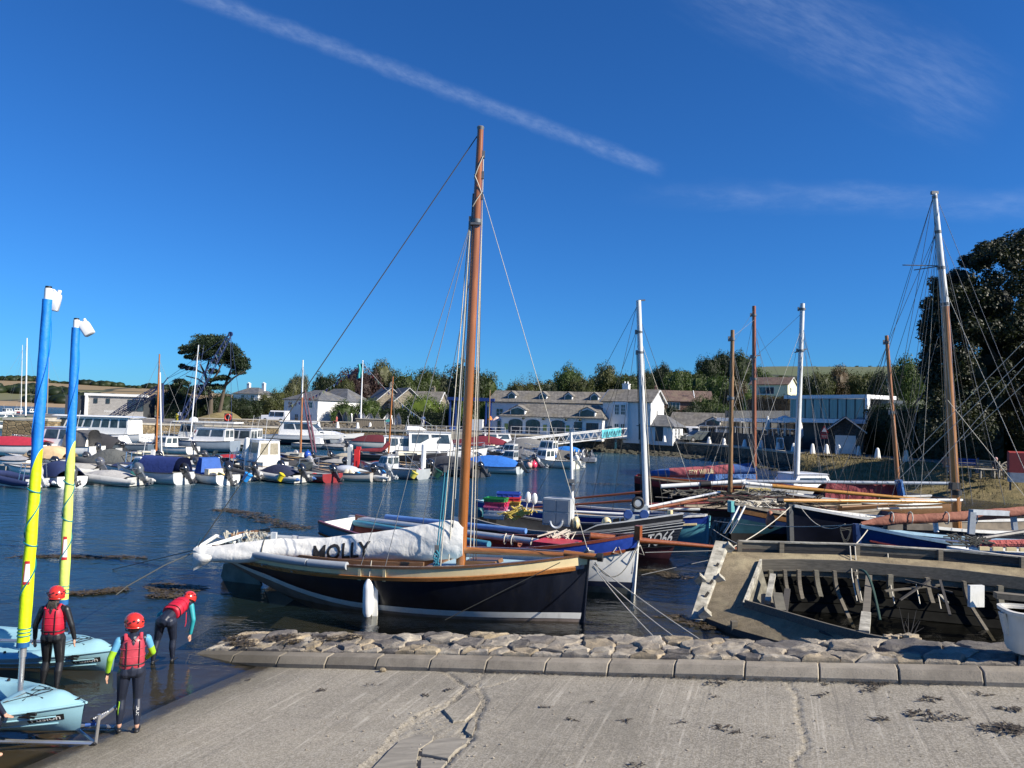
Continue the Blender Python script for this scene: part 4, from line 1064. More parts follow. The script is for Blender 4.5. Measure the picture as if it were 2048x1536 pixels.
MB().box((0,0,1.4),(1.0,.4,1.05)).prism([(-.5,-.2,1.92),(.5,-.2,1.92),(.5,0,2.0),(-.5,0,2.0)],(0,.2,.0)).build('housing',M('faded_red',(.28,.035,.03),.6),rb_)
MB().box((0,.0,.62),(.95,.45,.5)).build('tank',M('grey_tank',(.36,.38,.40),.6),rb_)
for sx in(-.4,.4):MB().box((sx,0,.18),(.08,.08,.5)).build('leg',darkfr,rb_)
#blue quay crane
crane_m=M('crane_blue',(.015,.035,.12),.5,var=.2,bump=0)
cb=P(352,862,96);cb.z=1.9
crn=thing('quay_crane','old dark blue lattice derrick crane rising over the left quay','crane',tuple(cb))
def lattice(a,b,w,n,par,name,r=.045,taper=True):
 a,b=Vector(a),Vector(b);d=(b-a).normalized();s=d.cross(Vector((0,0,1))).normalized();u=s.cross(d)
 mb=MB()
 def C(i,k):
  t=i/n;ww=w*(1 if not taper else(.35+.65*sin(pi*min(1,max(0,t*.9+.05)))))
  return a.lerp(b,t)+s*ww*(.5 if k in(0,1)else-.5)+u*ww*(.5 if k in(1,2)else-.5)
 for k in range(4):
  mb.tube([C(i,k)for i in range(n+1)],r,5)
  for i in range(n):mb.tube([C(i,k),C(i+1,(k+1)%4)]if i%2 else[C(i,(k+1)%4),C(i+1,k)],r*.55,4)
 return mb.build(name,crane_m,par,True)
tip=P(461,668,97);foot=P(352,858,96)
lattice(foot,tip,.75,26,crn,'jib')
MB().lathe([(.3,-.12),(.3,.12)],tip,12,(.3,1,0)).build('head_sheave',crane_m,crn,True)
mtop=P(326,768,97)
MB().tube([P(324,856,97),mtop],.14,6).build('mast',crane_m,crn,True)
lattice(P(212,838,99),mtop,.5,22,crn,'back_stay');lattice(P(222,843,100),P(312,790,98),.45,16,crn,'back_stay')
MB().tube([P(336,755,97),mtop,P(300,790,97)],.07,5).build('strut',crane_m,crn,True)
for a,b in((P(334,758,97),P(440,705,97)),(P(334,757,97),tip),(P(327,772,97),P(430,715,97)),(tip,P(463,840,97)),(P(400,690,97),P(352,875,95)),(tip,P(478,790,99)),(P(408,690,97),P(382,850,96))):
 MB().tube([a,b],.025,4).build('cable',crane_m,crn,True)
MB().box(P(352,862,96),(1.6,1.6,1.4)).build('cab',crane_m,crn,True)
hb_=thing('boat_hoist','bright blue travelling boat hoist frame on the quay','boat hoist',(P(940,860,106).x,106,1.9),rad(-12))
hoist=M('hoist_blue',(.015,.045,.20),.45,var=.1,bump=0)
for sx in(-2.6,2.6):
 for sy in(-1.4,1.4):MB().box((sx,sy,2.3),(.22,.22,4.4)).build('leg',hoist,hb_)
 MB().box((sx,0,.35),(.4,4,.45)).build('bogie',hoist,hb_)
 for sy in(-1.7,1.7):MB().lathe([(.4,-.15),(.4,.15)],(sx,sy,.35),12,(1,0,0)).build('wheel',M('tyre_rubber',(.02,.02,.02),.8),hb_)
for sy in(-1.4,1.4):MB().box((0,sy,4.55),(6.2,.36,.42)).build('beam',hoist,hb_)
MB().box((1.5,-1.6,1.0),(1.6,.8,1.5)).build('engine_box',whitew,hb_)
#trees
def quads(pos,nrm,size,rr,out_v,out_f,asp=.7):
 n=nrm.normalized();a=n.cross(Vector((rr.uniform(-1,1),rr.uniform(-1,1),rr.uniform(-1,1))))
 if a.length<1e-4:a=n.orthogonal()
 a.normalize();b=n.cross(a);s=size*rr.uniform(.6,1.3)
 o=len(out_v)
 out_v+=[pos-a*s,pos+b*s*asp,pos+a*s,pos-b*s*asp]
 out_f.append([o,o+1,o+2,o+3])
def crown_mesh(name,seed,clumps,leaves,size,flat=1.0,cr=(.2,.34),core=.62,shape='dome',droop=0.0):
 rr=random.Random(seed);V,F=[],[]
 cs=[]
 for i in range(clumps):
  while True:
   p=Vector((rr.uniform(-1,1),rr.uniform(-1,1),rr.uniform(-1,1)))
   if .25<p.length<1:break
  p=p.normalized()*(p.length**.45)
  p=Vector((p.x*.74,p.y*.74,.56+p.z*.36*flat))
  if shape=='cone':k=1.15-p.z*.9;p.x*=k;p.y*=k
  p+=Vector((noise.noise(p*2+Vector((seed,0,0))),noise.noise(p*2+Vector((0,seed,0))),0))*.16
  cs.append((p,rr.uniform(*cr)))
 for c,r in cs:
  for k in range(leaves):
   d=Vector((rr.gauss(0,1),rr.gauss(0,1),rr.gauss(0,1)+.25)).normalized()
   q=c+Vector((d.x*r,d.y*r,d.z*r*.72))*rr.uniform(.55,1.05)
   quads(q,d+Vector((rr.uniform(-.7,.7),rr.uniform(-.7,.7),rr.uniform(-.3,.8)-droop)),size,rr,V,F)
 if core:
  mb=MB();rings=[]
  for i in range(9):
   a=-pi/2+pi*i/8
   rings.append([(lambda v:Vector((v.x,v.y,.54+v.z))*1)(Vector((cos(a)*cos(t)*core,cos(a)*sin(t)*core,sin(a)*.36*flat))*(1+.28*noise.noise(Vector((cos(a)*cos(t)*2.3+seed,cos(a)*sin(t)*2.3,sin(a)*2.3)))))for t in[2*pi*k/14 for k in range(14)]])
  mb.loft(rings);o=len(V);V+=mb.v;F+=[[i+o for i in f]for f in mb.f]
 me=bpy.data.meshes.new(name);me.from_pydata([tuple(v)for v in V],[],F);me.update()
 return me
def trunk_mesh(name,seed,limbs=6):
 rr=random.Random(seed);mb=MB()
 mb.tube([(0,0,-.05),(.01,0,.15),(.03*rr.uniform(-1,1),.02,.35),(.05*rr.uniform(-1,1),0,.62)],[.055,.042,.034,.018],8)
 for i in range(limbs):
  a=rr.random()*6.28;z=rr.uniform(.22,.42);L=rr.uniform(.35,.6)
  mb.tube([(0,0,z),(cos(a)*L*.4,sin(a)*L*.4,z+.12),(cos(a)*L,sin(a)*L,z+.3)],[.024,.016,.007],6)
 return mb
bark=M('bark',(.10,.08,.06),.95,var=.4,scale=9,bump=.6,stretch=(4,4,.6))
GR={'oak':leafmat('oak_leaves',(.034,.054,.011)),'dark':leafmat('dark_leaves',(.016,.028,.008)),'olive':leafmat('olive_leaves',(.050,.060,.016)),'grey':leafmat('grey_green_leaves',(.065,.075,.036)),'beech':leafmat('copper_leaves',(.035,.020,.018),trans=.15),'mid':leafmat('mid_leaves',(.044,.074,.014)),'bright':leafmat('bright_leaves',(.070,.11,.017)),'brown':leafmat('brown_leaves',(.060,.044,.022)),'pine':leafmat('pine_needles',(.022,.040,.018),trans=.1)}
CM=[crown_mesh('crown_a',1,60,130,.027),crown_mesh('crown_b',2,56,130,.027,.9,(.22,.36)),crown_mesh('crown_c',3,64,120,.026,1.05,(.2,.38)),crown_mesh('crown_d',4,52,130,.027,1.0,(.18,.32)),crown_mesh('crown_e',6,60,120,.026,1.0,(.2,.4))]
SPARSE=crown_mesh('crown_sparse',8,60,26,.016,.9,(.14,.26),0)
TM=[trunk_mesh('t',k).mesh('trunk_%s'%'abc'[k],bark)for k in range(3)]
tcount=0
def tree(px,ytop,d,wpx,leaf,label,zb=None,name='broadleaf_tree',cat='tree',crown=None,group='trees behind the harbour',low=.0):
 global tcount
 p=P(px,ytop,d);zt=p.z;zb=hillz(p.x,p.y)-.3 if zb is None else zb
 h=max(1.5,zt-zb);r=wpx*d/1500/2
 root=thing(name,label,cat,(p.x,p.y,zb),RND.random()*6.28,group)
 me=crown if crown is not None else CM[tcount%len(CM)]
 o=bpy.data.objects.new('crown',me)
 if not me.materials:me.materials.append(GR['oak'])
 COL.objects.link(o);o.parent=root;o.material_slots[0].link='OBJECT';o.material_slots[0].material=GR[leaf]
 hh=min(h,r*2.6)if low==0 else h;o.scale=(r*1.08,r*1.08,hh*1.06);o.location.z=h-hh
 t=bpy.data.objects.new('trunk',TM[tcount%3]);COL.objects.link(t);t.parent=root;t.scale=(h*.5,h*.5,h)
 tcount+=1
 return root
TL=[(652,752,165,62,'dark','round dark green tree just left of the flagpole'),(690,758,160,44,'olive','olive green tree left of the copper beech'),(716,741,168,105,'beech','large purple copper beech behind the flagpole'),(765,728,175,62,'grey','tall grey green tree right of the copper beech'),(812,748,172,74,'oak','broad olive oak behind the old stone buildings'),(858,741,178,62,'oak','open crowned green tree above the stone building roof'),(888,751,182,42,'grey','thin grey green tree right of the open crowned one'),(930,735,160,96,'dark','massive dark tree behind the tall varnished mast'),(976,752,165,62,'oak','rounded oak right of the tall varnished mast'),(1032,767,175,50,'olive','low olive tree over the pub roof left end'),(1100,772,168,44,'dark','small dark shrubby tree over the pub roof middle'),(1138,736,175,68,'mid','domed green pine like tree above the pub roof'),(1165,760,170,60,'olive','brownish olive tree over the pub roof'),(1210,736,178,72,'olive','large olive tree behind the white house chimney'),(1255,752,175,56,'oak','oak close behind the white house chimney, right side'),(1292,744,190,44,'dark','dark tree behind the tall white mast'),(1325,731,205,44,'dark','dark tree rising above the brown bungalow chimney'),(1352,748,190,66,'mid','green tree over the left of the brown bungalow roof'),(1392,752,195,70,'oak','green tree over the right of the brown bungalow roof'),(1418,716,225,52,'dark','dark tree on the skyline left of the thin brown mast'),(1450,707,230,56,'dark','tallest dark skyline tree behind the thin brown mast'),(1482,708,228,54,'oak','dark skyline tree between the two brown masts'),(1432,757,180,80,'mid','mid green tree on the slope below the skyline trees'),(1475,770,165,60,'brown','russet tinged tree left of the reddish brown mast'),(1415,795,130,60,'oak','bushy tree right of the brown bungalow'),(1450,812,120,56,'mid','bush like tree above the low barn'),(1385,812,118,64,'dark','dark leafy bush above the barn roof, centre'),(1340,815,120,50,'dark','dark leafy bush beside the white gable'),(1500,790,125,46,'bright','light green young tree beside the reddish brown mast'),(1530,800,130,70,'brown','brown hedge like bush below the cream house'),(1572,798,128,60,'dark','dark bush below the cream house gable'),(1520,740,210,50,'mid','hedge tree left of the cream house roof'),(1640,748,190,60,'olive','olive scrub tree above the glass building, left'),(1680,740,200,66,'brown','brown scrub tree above the glass building, middle'),(1725,748,190,60,'olive','olive scrub tree above the glass building, right'),(1770,745,170,66,'dark','dark scrub tree left of the slanting wooden mast'),(1815,720,120,80,'mid','leafy green tree behind the slanting wooden mast'),(1610,756,200,56,'dark','dark hedge tree behind the tall white right hand mast'),(585,762,165,40,'grey','tall pale green willow like tree right of the hipped house'),(560,782,160,50,'olive','olive bush right of the hipped house'),(600,752,172,40,'grey','slim grey green tree behind the slatted mast'),(535,792,150,70,'olive','broad olive shrub below the hipped house'),(485,798,140,80,'dark','dark evergreen shrub left of the hipped house'),(448,790,138,70,'dark','dark shrub under the right side of the big pine'),(350,770,135,44,'dark','dark tree at the left foot of the big pine'),(335,788,138,50,'olive','thin olive shrub left of the big pine'),(375,792,134,60,'dark','dark shrub right under the big pine trunk'),(412,795,132,60,'dark','low dark shrub under the big pine'),(845,796,122,104,'bright','large bright green rounded shrub below the stone building'),(795,815,125,50,'dark','dark green shrub left of the bright rounded one'),(740,800,128,60,'mid','green shrub right of the flagpole behind the hedge'),(690,805,126,60,'mid','green shrub left of the flagpole behind the hedge'),(900,815,120,40,'mid','green shrub beside the blue boat hoist'),(925,800,118,36,'bright','palm like bright green shrub left of the pub'),(972,805,116,30,'bright','bright climbing shrub at the pub corner'),]
for a in TL:
 tree(*a,low=1 if a[1]>765 else 0)
tree(1064,745,172,66,'brown','sparse half bare grey tree above the pub dormers',crown=SPARSE,name='bare_tree')
tree(1290,742,230,22,'olive','thin bare skyline tree beside the tall white mast',crown=SPARSE,name='bare_tree')
tree(1405,765,185,60,'olive','bare branched grey tree left of the thin brown mast',crown=SPARSE,name='bare_tree')
def pine():
 b=P(432,828,128);zb=2.0
 root=thing('pine_tree','huge spreading flat topped pine with bare branching trunks on the left shore','tree',(b.x,b.y,zb))
 rr=random.Random(11)
 S=lambda px,py,dy=0:P(px,py,128+dy)-Vector((b.x,b.y,zb))
 mb=MB()
 nodes={'a':S(428,826),'b':S(424,780),'c':S(418,752)}
 mb.tube([S(420,830),S(422,800),S(416,772),S(410,748),S(400,728)],[.45,.34,.28,.2,.12],9)
 mb.tube([S(438,830,1),S(444,800,1),S(450,772,1),S(458,750,1),S(476,735)],[.36,.28,.24,.18,.1],9)
 for pts in([S(416,772),S(434,748,-1),S(446,722,-1),S(452,700)],[S(410,748),S(418,722,1),S(415,695)],[S(410,748),S(388,738),S(368,734)],[S(450,772),S(468,755,-2),S(490,742,-2)],[S(458,750),S(466,728,1),S(470,705)],[S(416,772),S(396,758),S(372,752)],[S(434,748),S(440,735,3),S(430,712,3)]):
  mb.tube(pts,[.18-.04*i for i in range(len(pts))],6)
 mb.build('trunk',bark,root)
 pads=[(408,686,34,17),(432,682,30,15),(388,700,30,14),(372,696,16,8),(365,704,12,5),(420,702,34,14),(452,700,26,14),(468,708,24,14),(480,722,22,14),(492,735,14,10),(470,735,22,9),(445,720,24,10),(400,715,26,8),(380,713,16,6),(372,733,15,7),(385,738,12,5),(428,745,20,7),(445,755,22,6),(365,765,20,8),(352,772,14,6),(480,745,20,6),(412,692,40,16),(440,690,26,12),(462,722,26,12),(425,760,16,5),(405,775,24,7),(380,780,26,9),(432,775,22,7)]
 V,F=[],[]
 for px,py,rx,ry in pads:
  for l in range(max(3,int(rx/3.4))):
   ox,oy=rr.uniform(-.55,.55)*rx,rr.uniform(-.5,.5)*ry
   c=S(px+ox,py+oy,rr.uniform(-1,1)*rx*.09)
   a=rx*.52*128/1500;bb=ry*.66*128/1500
   for k in range(210):
    d=Vector((rr.gauss(0,1),rr.gauss(0,1),rr.gauss(0,1)+.3)).normalized()
    q=c+Vector((d.x*a,d.y*a,d.z*bb))*rr.uniform(.4,1.05)
    quads(q,Vector((rr.uniform(-1,1),rr.uniform(-1,1),rr.uniform(.2,1))),.17,rr,V,F,.5)
 me=bpy.data.meshes.new('crown');me.from_pydata([tuple(v)for v in V],[],F);me.materials.append(GR['pine']);me.update()
 o=bpy.data.objects.new('crown',me);COL.objects.link(o);o.parent=root
pine()
def sycamore():
 b=P(2075,900,52);zb=1.5
 root=thing('sycamore_tree','towering dark sycamore filling the right edge above the grass bank','tree',(b.x,b.y,zb))
 rr=random.Random(3)
 MB().tube([(0,0,-.3),(.1,0,3),(-.1,.2,6),(.2,0,10)],[.7,.55,.42,.2],10).tube([(0,0,3),(-2,0,6.5),(-3.4,.3,9)],[.3,.2,.08],7).tube([(0,0,4),(-2.5,-1,5.5),(-4.5,-1,6.5)],[.25,.16,.06],7).build('trunk',bark,root)
 S=lambda px,py,d:P(px,py,d)-Vector((b.x,b.y,zb))
 V,F=[],[]
 blobs=[]
 outline=[(2048,470),(2020,480),(1985,490),(1955,500),(1930,520),(1912,545),(1895,560),(1872,565),(1860,590),(1856,620),(1850,650),(1858,680),(1848,705),(1852,740),(1862,775),(1880,800)]
 for px,py in outline:
  for _ in range(9):blobs.append((px+rr.uniform(-4,26),py+rr.uniform(-6,26),52+rr.uniform(-2.5,2.5),rr.uniform(10,21)))
 for _ in range(330):
  py=rr.uniform(500,870);xl=pw(py,[(470,2030),(520,1950),(570,1890),(620,1876),(700,1868),(760,1870),(870,1840)])
  blobs.append((rr.uniform(xl+10,2250),py,52+rr.uniform(-4.5,4),rr.uniform(16,30)))
 for px,py,d,r in blobs:
  c=S(px,py,d);a=r*52/1500
  for k in range(int(110+r*9)):
   dv=Vector((rr.gauss(0,1),rr.gauss(0,1),rr.gauss(0,1)+.2)).normalized()
   quads(c+Vector((dv.x*a,dv.y*a,dv.z*a*.85))*rr.uniform(.5,1.05),dv+Vector((rr.uniform(-.8,.8),rr.uniform(-.8,.8),rr.uniform(-.3,.9))),.088,rr,V,F,.75)
 mb=MB()
 for _ in range(40):
  py=rr.uniform(600,860);mb.ell(S(rr.uniform(1925,2240),py,53.5+rr.uniform(-1,2)),(1.3,1.3,1.2),8,5)
 o=len(V);V+=mb.v;F+=[[i+o for i in f]for f in mb.f]
 me=bpy.data.meshes.new('crown');me.from_pydata([tuple(v)for v in V],[],F)
 me.materials.append(leafmat('sycamore_leaves',(.019,.026,.010),.5,.15));me.update()
 ob=bpy.data.objects.new('crown',me);COL.objects.link(ob);ob.parent=root
sycamore()
def hedge(name,label,pts,h,w,leaf,dens,size,cat='hedge',seed=2,zf=None):
 rr=random.Random(seed);V,F=[],[]
 for a,b in zip(pts,pts[1:]):
  a,b=Vector(a),Vector(b);L=(b-a).length;d=(b-a).normalized();n=Vector((d.y,-d.x,0))
  for k in range(int(L*dens)):
   t=rr.random();s=rr.choice(['t','f','f','b'])
   hh=h*(1+.12*noise.noise(Vector((t*L*.6,seed,0))))
   if s=='t':q=a+d*L*t+n*rr.uniform(-w,w)+Vector((0,0,hh));nn=Vector((0,0,1))
   else:q=a+d*L*t+n*(w if s=='f' else-w)*rr.uniform(.85,1.1)+Vector((0,0,rr.uniform(0,hh)));nn=n if s=='f' else-n
   q+=Vector((rr.uniform(-1,1),rr.uniform(-1,1),rr.uniform(-1,1)))*.15
   quads(q,nn+Vector((rr.uniform(-.7,.7),rr.uniform(-.7,.7),rr.uniform(-.4,.7))),size,rr,V,F)
  mb=MB().beam(a+Vector((0,0,h*.48)),b+Vector((0,0,h*.48)),w*1.75,h*.93);o=len(V);V+=mb.v;F+=[[i+o for i in f]for f in mb.f]
 me=bpy.data.meshes.new(name);me.from_pydata([tuple(v)for v in V],[],F);me.materials.append(GR[leaf]);me.update()
 o=bpy.data.objects.new(name,me);COL.objects.link(o);return tag(o,label,cat)
hg=lambda px,py,d,z:(P(px,py,d).x,d,z)
hedge('clipped_hedge','clipped green hedge behind the upturned dinghies',[hg(662,840,118,2),hg(720,840,119,2),hg(762,840,119,2)],2.0,.9,'mid',160,.12)
hedge('dark_hedge','dark shaded hedge right of the dinghy racks',[hg(762,840,119.5,2),hg(830,842,119.5,2),hg(892,845,119,2)],2.6,1.2,'dark',160,.13)
hedge('ivy_bank','dark ivy covered bank behind the stone shed and benches',[(35.3,72.5,1.6),(36.5,66,1.6),(40,60,1.6),(52,55,1.6),(70,50,1.6)],4.6,1.3,'dark',420,.12,cat='bank')
hedge('terrace_ivy','ivy hanging behind the cafe roof terrace',[hg(1505,830,101,3.5),hg(1590,830,94,3.5)],4.2,1.0,'brown',260,.12,cat='ivy')
hedge('shore_hedge','dark hedge along the shore under the big pine',[hg(330,835,130,2),hg(400,835,131,2),hg(440,830,134,2)],2.6,1.6,'dark',150,.14)
tag(MB().grid(lambda u,v:Vector((P(lerp(395,470,u),820,126).x,lerp(121,131,v),2.05+1.7*v*sin(pi*min(1,u*.9+.12)))),12,8).build('grass_mound',grassm),kind='structure')
def woods():
 rr=random.Random(31);mb=MB()
 for _ in range(900):
  px=rr.uniform(-60,420);y=rr.choice([rr.gauss(720,20),rr.gauss(830,25),rr.gauss(1040,20)])
  if noise.noise(Vector((px*.018,y*.01,4)))<.02:continue
  x=(px-1024)/1500*y;z=farz(x,y);s=rr.uniform(3.5,7.5)
  mb.ell((x,y,z+s*.35),(s*1.2,s,s*.75),7,4,Matrix.Rotation(rr.random(),3,'Z'))
 for i in range(90):
  px=-60+i*5.4;y=1052;x=(px-1024)/1500*y;s=rr.uniform(2.5,5.5)
  mb.ell((x,y,farz(x,y)+s*.2),(s*1.6,s,s*.7),7,4)
 tag(mb.build('far_woods',GR['dark'],smooth=60),kind='stuff')
woods()
def skyline():
 rr=random.Random(13);V,F=[],[]
 for _ in range(420):
  px=rr.uniform(1020,1900);y=rr.uniform(300,470)if px<1500 else rr.choice([rr.uniform(250,330),470+rr.uniform(-4,4)])
  x=(px-1024)/1500*y;z=hillz(x,y);s=rr.uniform(1.5,4.2)*(1 if y<460 else .45)
  for k in range(45):
   d=Vector((rr.gauss(0,1),rr.gauss(0,1),abs(rr.gauss(0,1)))).normalized()
   quads(Vector((x,y,z))+d*s*rr.uniform(.6,1),d,s*.2,rr,V,F)
 me=bpy.data.meshes.new('hillside_scrub');me.from_pydata([tuple(v)for v in V],[],F);me.materials.append(GR['olive']);me.update()
 o=bpy.data.objects.new('hillside_scrub',me);COL.objects.link(o);tag(o,kind='stuff')
skyline()
lw_=thing('upper_wall','low pale coped wall behind the left quay rocks','wall',(0,0,0))
pl=[P(395,842,108),P(560,842,111),P(700,844,112),P(760,845,112)]
for p in pl:p.z=2.55
MB().loft([[p+Vector((0,0,-.9)),p+Vector((0,0,.0)),p+Vector((0,.5,.0)),p+Vector((0,.5,-.9))]for p in pl]).build('masonry',qwarm,lw_,smooth=0)
MB().loft([[p+Vector((0,-.08,.005)),p+Vector((0,-.08,.13)),p+Vector((0,.6,.13)),p+Vector((0,.6,.005))]for p in pl]).build('coping',coping,lw_,smooth=0)
rr_=random.Random(77);mb=MB()
for _ in range(520):
 px=rr_.uniform(395,900);d=rr_.uniform(102,110);p=P(px,850,d);s=rr_.uniform(.15,.4)
 mb.ell((p.x,d,1.95+(d-102)*.05),(s*1.3,s,s*.7),6,4,Matrix.Rotation(rr_.random()*3,3,'Z'))
tag(mb.build('quay_rocks',qwall,smooth=20),kind='stuff')
dl=['dark upturned dinghy first from the left in the rack','grey dinghy standing on end, second in the rack','pale green dinghy standing on end','white dinghy on end right of the pale green one','dark dinghy leaning left of the flagpole','white dinghy on end close to the flagpole','low white dinghy right of the flagpole','white and black dinghy on end','white dinghy before the clipped hedge end','cream dinghy beside the wooden hut','tall white dinghy leaning on another','white dinghy with a dark keel','white dinghy second from the right end','dark and white dinghy next to the last','white dinghy last at the right end of the rack']
dx=[680,690,698,704,713,720,728,735,743,757,770,776,785,791,797]
dcol=[(.05,.055,.07),(.35,.37,.38),(.55,.60,.40),(.75,.75,.75),(.06,.065,.08),(.75,.75,.75),(.7,.7,.7),(.72,.72,.72),(.75,.75,.75),(.7,.65,.5),(.78,.78,.78),(.7,.7,.7),(.75,.75,.75),(.3,.3,.3),(.75,.75,.75)]
hd=Hull(2.6,1.25,(.4,.36,.5),(.0,-.05,.1),.8,2.0)
for i,(x,l,c)in enumerate(zip(dx,dl,dcol)):
 p=P(x,842,113.5);h=RND.uniform(.78,1.1)
 R=Matrix.Translation((p.x,p.y,2.9))@Matrix.Rotation(RND.uniform(-.5,.1),4,'Z')@Matrix.Rotation(rad(-90+RND.uniform(-14,14)),4,'Y')@Matrix.Rotation(rad(RND.uniform(50,130)),4,'X')@Matrix.Scale(h*.86,4)
 rt=thing('upended_dinghy',l,'dinghy',mat=R,group='dinghies stored on end behind the left quay')
 mb=MB();hd.strip(mb,0,1,10,3);hd.transom(mb,0,1,4);mb.build('hull',M('dinghy_%d'%(dcol.index(c)),c,.5,bump=0),rt)
 MB().tube([hd.pt(t/8,1,1)for t in range(9)],.03,5).tube([hd.pt(t/8,1,-1)for t in range(9)],.03,5).build('gunwale',M('gunwale_dark',(.06,.06,.06),.6,bump=0),rt)
hut=thing('wooden_hut','low timber board hut in front of the racked dinghies','hut',(P(742,855,105).x,105,1.9),.05)
for i in range(14):MB().box((-1.9+i*.29,0,.65),(.27,.9,1.3)).build('plank',wood('hut_boards',(.20,.17,.13),.9,0,2),hut,smooth=0)
MB().box((0,0,1.35),(4.3,1.1,.1)).build('roof',coping,hut)
MB().box((2.3,-.3,1.2),(1.0,.08,.36)).build('teal_sign',M('teal_sign',(.05,.30,.30),.6),hut)
jt=thing('concrete_jetty','flat concrete jetty deck on square piles left of the pub','jetty',(0,0,0))
ja,jb=P(812,872,93),P(1010,872,95)
MB().hexa([(ja.x,93,1.1),(jb.x,95,1.1),(jb.x,99,1.1),(ja.x,99,1.1),(ja.x,93,1.78),(jb.x,95,1.78),(jb.x,99,1.78),(ja.x,99,1.78)]).build('deck',M('jetty_concrete',(.27,.25,.21),.9,var=.3,scale=1.0),jt,smooth=0)
for k in range(6):
 q=ja.lerp(jb,.02+k*.19);MB().box((q.x,q.y+.5,.1),(.5,.5,2.1)).build('pile',qwarm,jt,smooth=0)
for zz in(2.35,2.75):MB().tube([(ja.x,93.2,zz),(jb.x,95.2,zz)],.025,5).build('rail',alu,jt)
for k in range(11):
 q=ja.lerp(jb,k/10);MB().tube([(q.x,lerp(93.2,95.2,k/10),1.75),(q.x,lerp(93.2,95.2,k/10),2.8)],.03,5).build('post',alu,jt)
tr=thing('terrace_railing','thin metal railing along the pub terrace edge','railing',(0,0,0))
ra,rb2=P(1022,862,97.8),P(1240,868,96.5);ra.z=rb2.z=1.9
for dz in(.5,1.0):MB().tube([ra+Vector((0,0,dz)),rb2+Vector((0,0,dz))],.025,5).build('rail',alu,tr)
for k in range(13):q=ra.lerp(rb2,k/12);MB().tube([q,q+Vector((0,0,1))],.03,5).build('post',alu,tr)
lb=P(455,852,104);lbo=thing('lifebuoy','red lifebuoy on a stand on the left quay','lifebuoy',(lb.x,lb.y,1.95))
MB().tube([(.42*cos(a),0,.95+.42*sin(a))for a in[2*pi*k/18 for k in range(19)]],.1,7).build('ring',M('lifebuoy_red',(.55,.05,.03),.5,bump=0),lbo)
MB().box((0,.15,.9),(1.1,.06,1.2)).box((0,.2,.3),(.1,.1,.7)).build('backboard',darkfr,lbo)
yb=P(355,852,98);tag(MB().lathe([(.3,0),(.32,.9),(.34,1.25),(.2,1.32)],(yb.x,yb.y,1.95),10).build('yellow_bin',M('bin_yellow',(.55,.45,.02),.5,bump=0)),'yellow bin on the quay under the blue crane','bin')
#marina boats
gel=M('white_gelcoat',(.78,.78,.76),.28,var=.05,scale=1.5,bump=0,coat=.5,dirt=.06)
MC={}
def C(col,rough=.35,coat=.3):
 k='%.3f_%.3f_%.3f'%col
 if k not in MC:MC[k]=M('boat_paint_%d'%len(MC),col,rough,var=.12,scale=2,bump=0,coat=coat)
 return MC[k]
def CV(col,fold=.22):
 k='c%.3f_%.3f_%.3f'%col
 if k not in MC:MC[k]=cloth('boat_canvas_%d'%len(MC),col,.85,fold,3.0)
 return MC[k]
rub_b=M('black_rubber',(.02,.02,.022),.6,bump=0)
steel=M('stainless_steel',(.65,.66,.68),.22,.9,var=.05,bump=0)
wire=M('rigging_wire',(.16,.165,.17),.6,bump=0)
ropem=M('pale_rope',(.55,.51,.42),.9,var=.3,scale=60,bump=.5,bscale=120)
roped=M('dark_rope',(.07,.07,.06),.9,var=.4,scale=60,bump=.5,bscale=120)
sea_glass=glass_dark('cabin_glass',(.035,.05,.06),.05)
NAVY,GREY,LGREY,BLACK,WHITE,RED,CREAM,CHAR=(.02,.035,.11),(.22,.23,.24),(.48,.48,.46),(.018,.018,.02),(.76,.76,.74),(.42,.025,.03),(.72,.66,.50),(.05,.052,.058)
BURG=(.16,.015,.025);BLUE=(.03,.12,.42)
def outboard(root,x,y=0,col=BLACK,s=1.0,tilt=.35,z=.55):
 R=Matrix.Rotation(tilt+.3,3,'Y');o=Vector((x,y,z))
 f=lambda a,b,c:o+R@Vector((a*s,b*s,c*s))
 mb=MB()
 prof=[(-.06,.04),(-.30,.02),(-.44,.2),(-.46,.48),(-.34,.64),(-.1,.62),(.02,.45),(.02,.12)]
 rings=[]
 for yy,k in((-.19,.72),(-.15,.95),(0,1.03),(.15,.95),(.19,.72)):
  rings.append([f(-.21+(a+.21)*k,yy,.33+(c-.33)*k)for a,c in prof])
 ob=mb.loft(rings).build('outboard',C(col,.2,.8),root,smooth=50)
 lg=MB().loft([[f(a,b,c)for a,b in((-.34,-.06),(-.05,-.08),(-.05,.08),(-.34,.06))]for c in(.05,-.3)])
 lg.loft([[f(a,b,c)for a,b in((-.32,-.035),(-.1,-.05),(-.1,.05),(-.32,.035))]for c in(-.3,-.72)])
 lg.box(f(-.22,0,-.42),(.42*s,.2*s,.025*s)).ell(f(-.24,0,-.68),(.26*s,.07*s,.07*s),8,5)
 lg.beam(f(-.05,0,.1),f(.12,0,-.1),.18*s,.12*s)
 for k in range(3):lg.ell(f(-.5,.1*cos(k*2.1),-.68+.1*sin(k*2.1)),(.02*s,.09*s,.09*s),6,4)
 lg.build('leg',C(col if sum(col)>.3 else CHAR),ob)
 for y_ in(.198,-.198):MB().box(f(-.21,y_,.36),(.2*s,.012,.05*s)).build('trim',C((.4,.4,.42)),ob)
 return ob
